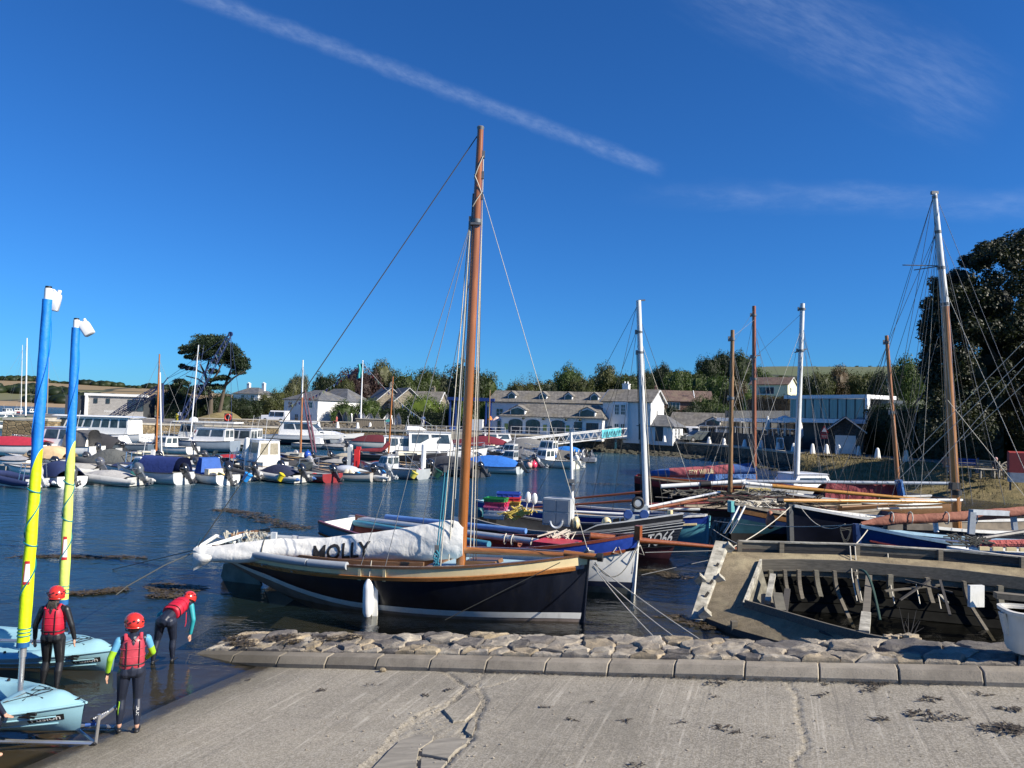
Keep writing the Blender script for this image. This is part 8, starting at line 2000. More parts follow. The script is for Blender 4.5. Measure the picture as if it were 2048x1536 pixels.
#the wreck
def wreck():
 root=thing('wrecked_boat','derelict wooden boat hull listing against the stones, open and decaying','boat',(8.2,16.2,0),0)
 dk=stone_mat('rotten_deck',(.19,.15,.09),(.34,.275,.17),(.08,.065,.04),(.42,.35,.21))
 pl=M('peeling_white_plank',(.38,.36,.30),.9,var=.55,scale=4,bump=.5,bscale=18,stretch=(1,1,3),dirt=.9)
 gw_=wood('grey_weathered_timber',(.145,.128,.10),.95,0,0,.4);dkw=wood('dark_wet_timber',(.055,.05,.045),.85,0,0,.4)
 ins=M('inner_hull_planks',(.15,.14,.108),.9,var=.5,scale=3,bump=.5,bscale=9,stretch=(.6,1,3),dirt=.9)
 mud=M('wreck_mud_shade',(.010,.010,.009),1.0,var=.5,scale=3,bump=.5,bscale=7)  # black mud tone with the shade inside the hull painted in
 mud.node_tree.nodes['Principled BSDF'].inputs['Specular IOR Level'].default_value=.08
 L_=lambda pts:[P(*p)for p in pts]
 def interp(pts,n):
  q=L_(pts);out=[]
  for i in range(n+1):
   k=i/n*(len(q)-1);j=min(int(k),len(q)-2);out.append(q[j].lerp(q[j+1],k-j))
  return out
 n=24
 farg=interp([(1452,1103,18.6),(1520,1105,18.55),(1700,1110,18.2),(1900,1123,17.7),(2100,1142,17.1),(2300,1165,16.4)],n)
 farc=interp([(1524,1124,18.0),(1600,1123,17.95),(1700,1126,17.75),(1900,1142,17.2),(2100,1166,16.6),(2300,1192,15.9)],n)
 nearc=interp([(1490,1212,16.1),(1560,1233,15.3),(1650,1260,14.2),(1735,1283,13.15),(1850,1305,12.4),(2000,1325,12.0)],n)
 nearg=interp([(1402,1232,16.35),(1470,1258,15.4),(1560,1283,14.5),(1660,1304,13.3),(1800,1330,12.2),(2000,1350,11.7)],n)
 up=Vector((0,0,1))
 MB().loft([[farg[i],farc[i]]for i in range(n+1)],False,False).loft([[nearc[i],nearg[i]]for i in range(n+1)],False,False).build('side_deck',dk,root,True)
 A,B=nearg[0],farg[0];Cn,Cf=nearc[0],farc[0]
 MB().grid(lambda u,v:A.lerp(B,v).lerp(Cn.lerp(Cf,v),u)+up*.02*noise.noise(Vector((u*6,v*9,1))),8,12).add([B,farg[2],farc[0]],[(0,1,2)]).build('aft_deck',dk,root,True)
 def plank(nm,pts,h0,h1,th,mat,dirn):
  MB().loft([[p-up*h0,p+up*h1,p+up*h1+dirn*th,p-up*h0+dirn*th]for p in pts]).build(nm,mat,root,True,smooth=25)
 plank('coaming',farc,.22,.05,.07,gw_,Vector((0,1,0)))
 plank('coaming',nearc,.1,.14,.06,gw_,Vector((-.5,-.85,0)))
 plank('coaming',[Cn,Cn.lerp(Cf,.5),Cf],.22,.07,.06,pl,Vector((-1,-.2,0)))
 bw=[p+Vector((.0,.1,0))for p in farg[2:]]
 for j in range(0,len(bw)-1,4):
  seg=bw[j:j+5]
  MB().loft([[p+up*.06,p+up*(.22+.012*sin(k*2+j)),p+up*.22+Vector((0,.06,0)),p+up*.06+Vector((0,.06,0))]for k,p in enumerate(seg)]).build('bulwark_plank',dkw if j%8 else gw_,root,True,smooth=25)
  MB().loft([[p+up*-.1,p+up*.05,p+up*.05+Vector((0,.05,0)),p+up*-.1+Vector((0,.05,0))]for p in seg]).build('bulwark_plank',dkw,root,True,smooth=25)
 for p in bw[::4]:MB().box(p+Vector((0,-.04,.08)),(.11,.08,.34)).build('stanchion',gw_,root,True)
 MB().loft([[p+up*.225+Vector((0,-.03,.005*sin(k*3))),p+up*.26+Vector((0,-.03,.012*sin(k*5))),p+up*.26+Vector((0,.1,0)),p+up*.225+Vector((0,.1,0))]for k,p in enumerate(bw)]).build('rail_cap',pl,root,True,smooth=25)
 tb,tt=P(1398,1232,16.3),P(1446,1094,18.75)
 ax=(tt-tb).normalized()
 MB().hexa([tb+Vector(q)for q in((-.18,-.02,-.06),(.06,-.1,-.06),(.1,.05,.03),(-.12,.1,.05))]+[tt+Vector(q)for q in((-.2,-.02,-.02),(.1,-.1,-.02),(.12,.05,.12),(-.16,.1,.14))]).build('transom',pl,root,True)
 for f,off,sz in((.98,(.12,-.08,.02),(.2,.18,.22)),(.52,(.17,-.1,-.02),(.24,.16,.15)),(.5,(-.3,-.1,.0),(.2,.16,.2)),(.02,(.1,-.06,.02),(.22,.2,.2))):
  MB().box(tb.lerp(tt,f)+Vector(off),sz,Matrix.Rotation(.7,3,'Y')@Matrix.Rotation(.3,3,'X')).build('transom_knee',pl,root,True)
 for f in(.28,.45,.7):MB().box(tb.lerp(tt,f)+Vector((-.03,-.12,.02)),(.05,.03,.16),Matrix.Rotation(.6,3,'Y')).build('iron_strap',dkw,root,True)
 MB().loft([[p,p+Vector((-.05,-.05,-.25)),Vector((p.x+.25,p.y+.35,min(-.3,p.z-.6)))]for p in nearg],False,False).loft([[A,A.lerp(Cn,.1)+Vector((0,0,-.8))],[B,B+Vector((.3,-.2,-1.5))]],False,False).loft([[p+Vector((0,.14,.02)),p+Vector((0,.2,-.5)),Vector((p.x,p.y-.2,-.5))]for p in farg],False,False).build('hull_skin',dkw,root,True)
 for r_ in range(6):
  t0,t1=r_/6,(r_+1)/6
  def q_(i,t):
   p=farc[i];dp=1.05;return p+Vector((.02,.05-.9*t**2.2+.004*r_,-.2-dp*t))
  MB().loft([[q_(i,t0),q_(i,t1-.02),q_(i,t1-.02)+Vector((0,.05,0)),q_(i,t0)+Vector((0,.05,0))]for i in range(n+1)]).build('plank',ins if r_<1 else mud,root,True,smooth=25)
 rr=random.Random(12)
 for k in range(13):
  i0=1+k*1.75;i=int(i0);p=farc[i].lerp(farc[min(n,i+1)],i0-i)
  ln,wd=rr.uniform(-.12,.12),rr.uniform(.7,1.25)
  MB().loft([[p+Vector((dx*wd+ln*t,-.9*t**2.2-.02+dy,-.18-1.05*t))for dx,dy in((-.05,0),(.05,0),(.05,-.09),(-.05,-.09))]for t in(0,.15,.3,.45,.4+.22*rr.random()if k%4 else 1.0)]).build('rib',gw_ if k%3 else ins,root,True,smooth=25)
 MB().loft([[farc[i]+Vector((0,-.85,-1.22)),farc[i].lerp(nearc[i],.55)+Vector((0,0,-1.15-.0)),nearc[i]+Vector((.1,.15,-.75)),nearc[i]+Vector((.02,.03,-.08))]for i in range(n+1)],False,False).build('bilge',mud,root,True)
 MB().loft([[Cn+up*-.1,Cn+Vector((.15,.1,-1))],[Cf+up*-.15,Cf+Vector((.15,-.6,-1.2))]],False,False).build('aft_bulkhead',ins,root,True)
 b1,b2=P(1738,1146,17.4),P(1728,1276,13.3);m_=b1.lerp(b2,.62)+up*-.12
 MB().beam(b1+up*-.1,m_,.13,.12).build('deck_beam',gw_,root,True);MB().beam(m_,b2+up*.06,.17,.14).build('deck_beam',pl,root,True)
 for a,b,w,m2 in(((1546,1150,17.4),(1535,1205,16.3),.12,pl),((1575,1180,17),(1568,1232,15.6),.12,dkw),((1640,1262,14.2),(1700,1290,13.4),.05,dkw),((1770,1182,16.8),(1882,1170,16.9),.06,gw_),((1880,1190,16.5),(1895,1206,16.2),.06,pl),((1990,1190,16.0),(2090,1200,15.8),.2,gw_),((1800,1200,16.5),(1860,1160,16.9),.05,dkw),((1810,1160,16.9),(1905,1185,16.5),.05,dkw),((1900,1230,15.5),(1880,1160,16.9),.05,dkw),((1555,1190,16.4),(1562,1225,15.7),.2,ins)):
  MB().beam(P(*a),P(*b),w,w*.6).build('loose_timber',m2,root,True)
 MB().grid(lambda u,v:P(lerp(1522,1575,u),lerp(1188,1228,v),lerp(16.9,15.9,v))+up*.03*noise.noise(Vector((u*5,v*5,0))),8,8).build('silt_heap',M('grey_silt',(.19,.17,.135),.9,var=.3,scale=5),root,True)
 MB().box(P(1952,1192,16.3),(.34,.08,.46),Matrix.Rotation(.15,3,'Z')).build('white_board',wht,root,True)
 for px,yy in((1700,1092),(1710,1092),(1775,1098),(1826,1098),(1868,1108)):
  MB().tube([P(px,yy,18.2),P(px+4,yy+60,17.6),P(px+14,yy+110,16.8)],.014,5).build('hanging_rope',ropem,root,True)
 MB().tube([P(1720+40*t,1140+100*t-30*sin(pi*t),17.2-1.2*t)for t in[i/10 for i in range(11)]],.03,6).build('green_hose',M('green_rope',(.02,.06,.05),.8),root,True)
 MB().box(P(1468,1252,15.5),(.12,.12,.2)).build('timber_head',gw_,root,True)
wreck()
#people
skin=M('skin',(.52,.30,.21),.5,var=.08,bump=0)
neo_b=M('black_neoprene',(.012,.013,.016),.45,var=.3,scale=3,bump=.15,bscale=30)
neo_n=M('navy_neoprene',(.014,.019,.036),.42,var=.3,scale=3,bump=.15,bscale=30)
lime=M('lime_sleeve',(.30,.55,.02),.55,var=.12,bump=.1)
aqua=M('aqua_sleeve',(.02,.30,.34),.55,var=.15,bump=.1)
blues=M('pale_blue_sleeve',(.10,.32,.50),.55,var=.12,bump=.1)
redv=M('red_vest',(.50,.010,.035),.6,var=.2,scale=5,bump=.35,bscale=14)
pinkv=M('faded_red_vest',(.46,.05,.075),.4,var=.3,scale=7,bump=.35,bscale=14)
redh=M('red_helmet',(.62,.035,.025),.28,var=.06,bump=0,coat=.5)
blackp=M('black_plastic',(.015,.015,.016),.45,bump=0)
hairm=M('dark_hair',(.02,.014,.010),.5,var=.5,scale=40,bump=.6,stretch=(6,6,1))
def remesh(parts,name,root,vox,iters=5):
 """parts: (a, b, ra, rb, flat, mat); fused by voxels into one continuous skin, coloured by the nearest limb"""
 mb=MB()
 for a,b,ra,rb,fl,m in parts:
  a,b=Vector(a),Vector(b);d=b-a
  if d.length<1e-5:mb.ell(a,(ra,ra*fl,rb),14,9);continue
  u=d.normalized();n=6
  pts=[a-u*ra*.9,a-u*ra*.6]+[a.lerp(b,i/n)for i in range(n+1)]+[b+u*rb*.6,b+u*rb*.9]
  rs=[ra*.35,ra*.8]+[lerp(ra,rb,i/n)for i in range(n+1)]+[rb*.8,rb*.35]
  mb.tube(pts,rs,12,flat=fl)
 me=mb.mesh('raw',[]);o=bpy.data.objects.new('raw',me);COL.objects.link(o)
 r=o.modifiers.new('r','REMESH');r.mode='VOXEL';r.voxel_size=vox;r.use_smooth_shade=True
 s=o.modifiers.new('s','SMOOTH');s.factor=.5;s.iterations=iters
 dg=bpy.context.evaluated_depsgraph_get();nm=bpy.data.meshes.new_from_object(o.evaluated_get(dg));nm.name=name
 bpy.data.objects.remove(o)
 ms=[]
 for p in parts:
  if p[5]not in ms:ms.append(p[5])
 nm.materials.clear()
 for m in ms:nm.materials.append(m)
 segs=[(Vector(p[0]),Vector(p[1]),p[2],p[3],ms.index(p[5]))for p in parts]
 for f in nm.polygons:
  c=f.center;best=9
  for a,b,ra,rb,mi in segs:
   d=b-a;L2=d.length_squared;t=0 if L2<1e-9 else max(0,min(1,(c-a).dot(d)/L2))
   e=(c-a-d*t).length-lerp(ra,rb,t)
   if e<best:best=e;f.material_index=mi
  f.use_smooth=True
 ob=bpy.data.objects.new(name,nm);COL.objects.link(ob);ob.parent=root
 return ob
def hand(parts,wrist,tip_dir,side_dir,L,mat,curl=.4):
 w=Vector(wrist);d=Vector(tip_dir).normalized();s=Vector(side_dir).normalized();n=d.cross(s).normalized()
 pal=w+d*L*.48;parts.append((w,pal,L*.17,L*.21,.55,mat))
 for i,(o,l)in enumerate(((-.30,.40),(-.10,.47),(.10,.44),(.29,.34))):
  a=pal+s*o*L*.55+d*L*.02;k=a+d*l*L*.5;e=k+(d+n*curl).normalized()*l*L*.5
  parts.append((a,k,L*.068,L*.062,1,mat));parts.append((k,e,L*.062,L*.05,1,mat))
 a=w+d*L*.15-s*L*.16;k=a+(d*.7-s*.7).normalized()*L*.28;parts.append((a,k,L*.085,L*.07,1,mat));parts.append((k,k+(d+n*.3).normalized()*L*.2,L*.07,L*.055,1,mat))
def helmet(root,c,r,q):
 """shell with rim, vents and chin strap; q rotates it (local +y is the face)"""
 c=Vector(c);q=q if isinstance(q,Matrix)else Matrix.Rotation(q,3,'Z')
 rings=[]
 for i in range(10):
  a=rad(-24)+(pi/2+rad(24))*i/9
  ring=[]
  for k in range(24):
   t=2*pi*k/24;cut=.16*max(0,sin(t))*(1-i/9)
   ring.append(c+q@Vector((cos(a)*cos(t)*r*.96,cos(a)*sin(t)*r*1.14-r*.04,(sin(a)+cut)*r*1.02+r*.02)))
  rings.append(ring)
 hm=MB().loft(rings,True,False).build('helmet',redh,root,smooth=60)
 so_=hm.modifiers.new('t','SOLIDIFY');so_.thickness=.012
 mb=MB().tube([p for p in rings[0]]+[rings[0][0]],.009,6);mb.build('rim',redh,hm)
 mb=MB()
 for k in range(5):
  for sx in(-1,1):
   t=rad(-90+sx*(16+k*22));a=rad(10+10*(k%2));p=q@Vector((cos(a)*cos(t)*r*.965,cos(a)*sin(t)*r*1.145-r*.04,sin(a)*r*1.03+r*.02))
   mb.ell(c+p,(.016,.016,.010),8,5)
 mb.build('vent',blackp,hm)
 return hm
def vest(root,ctr,up,fwd,right,w,d,h,mat,sh=.06):
 c,up,fwd,right=Vector(ctr),Vector(up).normalized(),Vector(fwd).normalized(),Vector(right).normalized()
 rings=[]
 for z,kw,kd in((-.5,.9,.95),(-.46,1.0,1.03),(-.1,.98,1.03),(.2,.93,1.0),(.38,.84,.92),(.47,.66,.72),(.5,.5,.55)):
  rings.append([c+up*h*z+right*(w*kw*(abs(cos(t))**.75)*(1 if cos(t)>0 else-1))+fwd*(d*kd*(abs(sin(t))**.75)*(1 if sin(t)>0 else-1))for t in[2*pi*k/28 for k in range(28)]])
 v=MB().loft(rings).build('buoyancy_vest',mat,root,smooth=50)
 ring=lambda z,k:[c+up*h*z+right*(w*k*(abs(cos(t))**.75)*(1 if cos(t)>0 else-1))+fwd*(d*k*1.03*(abs(sin(t))**.75)*(1 if sin(t)>0 else-1))for t in[2*pi*j/28 for j in range(29)]]
 MB().tube(ring(-.36,1.02),.010,5).build('waist_strap',blackp,v)
 for z_,n_ in((-.12,'chest_seam'),(.14,'panel_seam')):MB().tube(ring(z_,1.0),.005,5).build(n_,mat,v)
 for x_ in(-.5,.5):MB().tube([c+up*h*z_+right*w*x_-fwd*d*k_ for z_,k_ in((-.45,1.03),(-.1,1.03),(.2,1.0),(.38,.92))],.006,5).build('back_webbing',blackp,v)
 MB().tube([c+up*h*.36+right*w*.16-fwd*d*.9,c+up*h*.44-fwd*(d*.86),c+up*h*.36-right*w*.16-fwd*d*.9],.008,5).build('grab_loop',blackp,v)
 return v
def kid_standing(label,loc,rz,body,vestm,upper,lower,arms,S=1.0,look=.0,hair=False,feet=((-.085,.02),(.095,-.03)),barefoot=True,cuff=None):
 root=thing('person',label,'person',loc,rz);P_=[]
 kn=[]
 for sx,(fx,fy)in zip((-1,1),feet):
  hip,knee,ank=Vector((sx*.085,0,.76)),Vector((lerp(sx*.085,fx,.55),fy*.5+.035,.42)),Vector((fx,fy-.03,.09))
  P_+=[(hip,knee,.088,.056,1,body),(knee,knee.lerp(ank,.4)+Vector((0,-.012,0)),.054,.056,1,body),(knee.lerp(ank,.4)+Vector((0,-.012,0)),ank+Vector((0,0,.04)),.055,.034,1,body),(ank+Vector((0,0,.05)),ank,.031,.031,1,skin if barefoot else body)]
  P_+=[(ank+Vector((0,-.03,-.055)),ank+Vector((sx*.025,.13,-.062)),.036,.032,.75,blackp)]
 P_+=[((0,-.025,.80),(0,-.005,.95),.115,.112,.82,body),((-.07,-.045,.80),(-.07,-.04,.78),.08,.085,1,body),((.07,-.045,.80),(.07,-.04,.78),.08,.085,1,body),((0,0,.93),(0,0,1.16),.118,.125,.72,upper),((-.13,0,1.18),(.13,0,1.18),.052,.052,1,upper),((0,0,1.19),(0,.012,1.30),.048,.045,1,skin)]
 H=Vector((0,.025,1.37));q=Matrix.Rotation(look,3,'Z')
 P_+=[(H,H,.076,.10,1.15,skin),(H+q@Vector((0,.05,-.05)),H+q@Vector((0,.055,-.055)),.05,.045,1,skin),(H+q@Vector((0,.088,-.015)),H+q@Vector((0,.10,-.03)),.012,.015,1,skin)]
 for sx in(-1,1):P_+=[(H+q@Vector((sx*.076,0,-.01)),H+q@Vector((sx*.08,-.008,-.025)),.014,.012,1,skin)]
 for sx,(el,wr,tip)in zip((-1,1),arms):
  sh=Vector((sx*.165,0,1.175));el,wr=Vector(el),Vector(wr);m1,m2=lower[0 if sx<0 else 1]
  mu=sh.lerp(el,.55);P_+=[(sh,mu,.052,.045,1,m1),(mu,el,.045,.040,1,m2),(el,wr,.040,.029,1,m2),(wr.lerp(el,.12),wr,.031,.030,1,cuff or m2)]
  hand(P_,wr,tip,(-sx*.3,1,0),.14,skin)
 remesh(P_,'body',root,.0075)
 hm=helmet(root,H+Vector((0,-.004,.02)),.118,q)
 for sx in(-1,1):MB().tube([H+q@Vector((sx*.1,.02,-.0)),H+q@Vector((sx*.075,.05,-.08)),H+q@Vector((0,.08,-.11))],.006,5).build('chin_strap',blackp,hm)
 for sx in(-1,1):MB().ell(H+q@Vector((sx*.032,.088,.004)),(.011,.006,.008),8,5).build('eye',M('eye_dark',(.03,.02,.015),.3,bump=0),root)
 vest(root,(0,0,1.03),(0,0,1),(0,1,0),(1,0,0),.148,.125,.40,vestm)
 for sx in(-1,1):MB().tube([(sx*.085,-.10,1.20),(sx*.09,-.02,1.255),(sx*.085,.09,1.20)],.022,8,flat=.5).build('shoulder_strap',vestm,root)
 if hair:
  mb=MB();rr=random.Random(2)
  for k in range(26):
   x=rr.uniform(-.055,.055);mb.tube([H+Vector((x*.8,-.07,-.02)),H+Vector((x,-.105,-.10)),H+Vector((x*1.1+rr.uniform(-.02,.02),-.115+rr.uniform(-.01,.01),-.19-rr.uniform(0,.06)))],[.016,.018,.006],5)
  mb.build('hair',hairm,root)
 else:
  MB().ell(H+Vector((0,-.035,-.035)),(.078,.07,.075),10,7).build('hair',hairm,root)
 root.scale=(S,S,S);root.matrix_basis=Matrix.Translation(Vector(loc))@Matrix.Rotation(rz,4,'Z')@Matrix.Scale(S,4)
 return root
pB=G(257,1470,.0);pB.z=max(-.02,slipz(pB.x,pB.y))
kb=kid_standing('child with lime sleeves and faded red vest standing at the water edge',tuple(pB),rad(28),neo_n,pinkv,neo_n,((blues,lime),(blues,lime)),(((-.255,-.03,.965),(-.275,.06,.755),(-.05,.15,-1)),((.24,.06,.97),(.17,.20,.86),(-.4,.6,-.5))),1.01,.55,feet=((-.115,.05),(.085,-.05)),cuff=neo_b)
MB().tube([(-.125,-.0,.40),(-.135,.0,.28),(-.125,.02,.13)],[.016,.02,.016],6,flat=.5).build('lime_stripe',lime,kb)
text_mesh('GUL',.085,lambda u,v:Vector((.1275+.0,-.075+.0+v*.6+.02,.26+u))if False else Vector((.085+v*.55,-.098+abs(v)*.05,.27-u*-1)),'leg_lettering',gel,kb)
pA=G(101,1374,.0);pA.z=-.02
kid_standing('child in black wetsuit and bright red vest with dark ponytail behind the nearer kayak',(pA.x,pA.y,-.06),rad(4),neo_b,redv,neo_b,((neo_b,neo_b),(neo_b,neo_b)),(((-.245,-.02,.955),(-.265,.02,.75),(0,.1,-1)),((.25,.0,.95),(.275,.05,.745),(-.05,.15,-1))),1.04,.75,hair=True,feet=((-.125,.06),(.11,-.02)),barefoot=False)
def kid_bending():
 p=G(326,1324,0);root=thing('person','child in a navy wetsuit and red vest bending down at the end of the kerb','person',(p.x,p.y,-.04),0)
 P_=[]
 for sx,hx,kx,fx,fy in((-1,-.065,-.13,-.16,-.02),(1,.11,.105,.10,.12)):
  hip,knee,ank=Vector((hx,.0,.72)),Vector((kx,.05+fy*.5,.40)),Vector((fx,fy,.07))
  P_+=[(hip,knee,.092,.058,1,neo_n),(knee,knee.lerp(ank,.4)+Vector((0,-.02,0)),.056,.057,1,neo_n),(knee.lerp(ank,.4)+Vector((0,-.02,0)),ank,.056,.034,1,neo_n),(ank+Vector((0,-.03,-.04)),ank+Vector((.02,.13,-.045)),.036,.032,.8,blackp)]
 P_+=[((.02,-.02,.74),(.04,.10,.80),.128,.12,.9,neo_n),((-.05,-.04,.72),(-.05,-.03,.70),.088,.09,1,neo_n),((.10,-.04,.72),(.10,-.03,.70),.088,.09,1,neo_n),((.04,.10,.81),(.10,.36,.90),.115,.12,.85,neo_n),((-.03,.38,.92),(.26,.38,.90),.05,.05,1,neo_n),((.12,.40,.91),(.15,.49,.93),.046,.044,1,skin)]
 H=Vector((.165,.55,.95));P_+=[(H,H,.076,.095,1.2,skin),(H+Vector((0,.08,-.05)),H+Vector((0,.09,-.06)),.03,.03,1,skin)]
 P_+=[((-.04,.38,.91),(-.23,.28,.74),.05,.04,1,aqua),((-.23,.28,.74),(-.27,.36,.54),.04,.029,1,aqua),((.27,.38,.89),(.335,.34,.66),.05,.04,1,aqua),((.335,.34,.66),(.29,.36,.42),.04,.03,1,aqua)]
 hand(P_,(-.27,.36,.53),(.05,.1,-1),(0,1,0),.13,skin);hand(P_,(.29,.36,.41),(-.12,.05,-1),(.3,1,0),.14,skin)
 remesh(P_,'body',root,.0075)
 helmet(root,H+Vector((0,0,.02)),.118,Matrix.Rotation(rad(-35),3,'X'))
 vest(root,(.085,.27,.885),(.2,.93,.30),(0,-.3,.93),(1,-.2,0),.152,.118,.40,redv)
 MB().tube([(.235,.28,.80),(.24,.27,.62),(.225,.27,.56)],.012,5,flat=.5).build('vest_strap',redv,root)
 MB().tube([(-.07,.02,.84),(-.11,.0,.70),(-.12,.03,.55)],.008,5).build('seam_piping',aqua,root)
kid_bending()
def kid_crouching():
 root=thing('person','person in a dark navy wetsuit crouching at the left edge, only a knee in view','person',(-6.5,9.0,-.03),0)
 P_=[((0,0,.34),(.44,.06,.44),.095,.075,1,neo_n),((.44,.06,.44),(.36,.02,.1),.07,.04,1,neo_n),((.36,.0,.04),(.5,.06,.035),.035,.03,.8,skin),((-.02,.2,.34),(.36,.3,.46),.095,.07,1,neo_n),((.36,.3,.46),(.28,.26,.1),.07,.04,1,neo_n),((.28,.24,.04),(.42,.3,.035),.035,.03,.8,skin),((-.02,.1,.36),(.1,.1,.62),.13,.13,.85,neo_n),((.1,.1,.62),(.2,.1,.82),.13,.12,.8,neo_n),((.18,-.06,.88),(.18,.26,.88),.05,.05,1,neo_n),((.2,.1,.9),(.24,.1,1.02),.05,.045,1,skin),((.26,.1,1.1),(.26,.1,1.1),.08,.1,1.1,skin),((.18,-.08,.86),(.3,-.14,.62),.05,.04,1,neo_n),((.3,-.14,.62),(.46,-.04,.5),.04,.03,1,neo_n),((.18,.28,.86),(.3,.36,.62),.05,.04,1,neo_n),((.3,.36,.62),(.44,.3,.52),.04,.03,1,neo_n)]
 hand(P_,(.46,-.04,.5),(1,.3,-.4),(0,1,0),.13,skin);hand(P_,(.44,.3,.52),(1,0,-.4),(0,1,0),.13,skin)
 remesh(P_,'body',root,.009);helmet(root,(.26,.1,1.12),.118,rad(-90))
 vest(root,(.1,.1,.68),(.35,0,1),(0,1,0),(1,0,-.35),.14,.15,.38,redv)
kid_crouching()
def far_person(label,px,py,d,z,shirt,legs,rz=0,seated=False,cap=None):
 p=P(px,py,d);root=thing('person',label,'person',(p.x,d,z),rz)
 sh,lg=C(shirt,.8,0),C(legs,.8,0);P_=[];o=.0 if not seated else-.38
 for sx in(-1,1):
  if seated:P_+=[((sx*.1,0,.5),(sx*.12,.42,.52),.09,.07,1,lg),((sx*.12,.42,.52),(sx*.12,.45,.1),.06,.045,1,lg),((sx*.12,.42,.05),(sx*.13,.58,.04),.045,.04,1,blackp)]
  else:P_+=[((sx*.09,0,.88),(sx*.1,.02,.48),.095,.065,1,lg),((sx*.1,.02,.48),(sx*.11,-.02,.08),.06,.045,1,lg),((sx*.11,-.04,.05),(sx*.13,.16,.04),.045,.04,1,blackp)]
  P_+=[((sx*.19,0,1.42+o),(sx*.27,-.02,1.15+o),.06,.048,1,sh),((sx*.27,-.02,1.15+o),(sx*.22,.16,.98+o),.045,.035,1,skin),((sx*.22,.16,.98+o),(sx*.2,.24,.96+o),.04,.035,.6,skin)]
 P_+=[((0,0,.92+o),(0,0,1.15+o),.14,.14,.8,lg if not seated else sh),((0,0,1.12+o),(0,0,1.38+o),.145,.16,.72,sh),((-.15,0,1.42+o),(.15,0,1.42+o),.06,.06,1,sh),((0,0,1.44+o),(0,.01,1.55+o),.055,.052,1,skin),((0,.02,1.64+o),(0,.02,1.64+o),.08,.115,1.15,skin)]
 remesh(P_,'body',root,.022,3)
 MB().ell((0,-.005,1.69+o),(.09,.11,.09),10,7).build('hair' if not cap else 'cap',hairm if not cap else C(cap,.8,0),root)
far_person('worker in a white top standing under the blue crane',359,838,97,2.0,(.7,.7,.7),(.03,.04,.08),1.0)
far_person('person in blue and white standing on the quay by the bright rounded shrub',846,845,104,2.3,(.08,.14,.30),(.6,.6,.6),.4)
far_person('person in a white shirt in the porch house doorway',1331,880,94.5,1.66,(.75,.75,.75),(.05,.05,.06),2.6)
far_person('bare shouldered person seated on the grass bench by the slanting mast',1890,940,51,1.25,(.36,.19,.13),(.25,.28,.32),-1.2,True)
far_person('second seated person leaning back beside the bare shouldered one',1901,938,51.6,1.28,(.35,.36,.36),(.10,.11,.13),-1.4,True)
far_person('person in a pink cap sitting on the fan backed bench',1992,945,47.3,1.2,(.03,.03,.035),(.03,.03,.035),-1.3,True,(.50,.30,.30))
far_person('person in red sitting on the left quay wall',673,846,111.5,2.2,(.45,.12,.10),(.30,.12,.10),1.5,True)
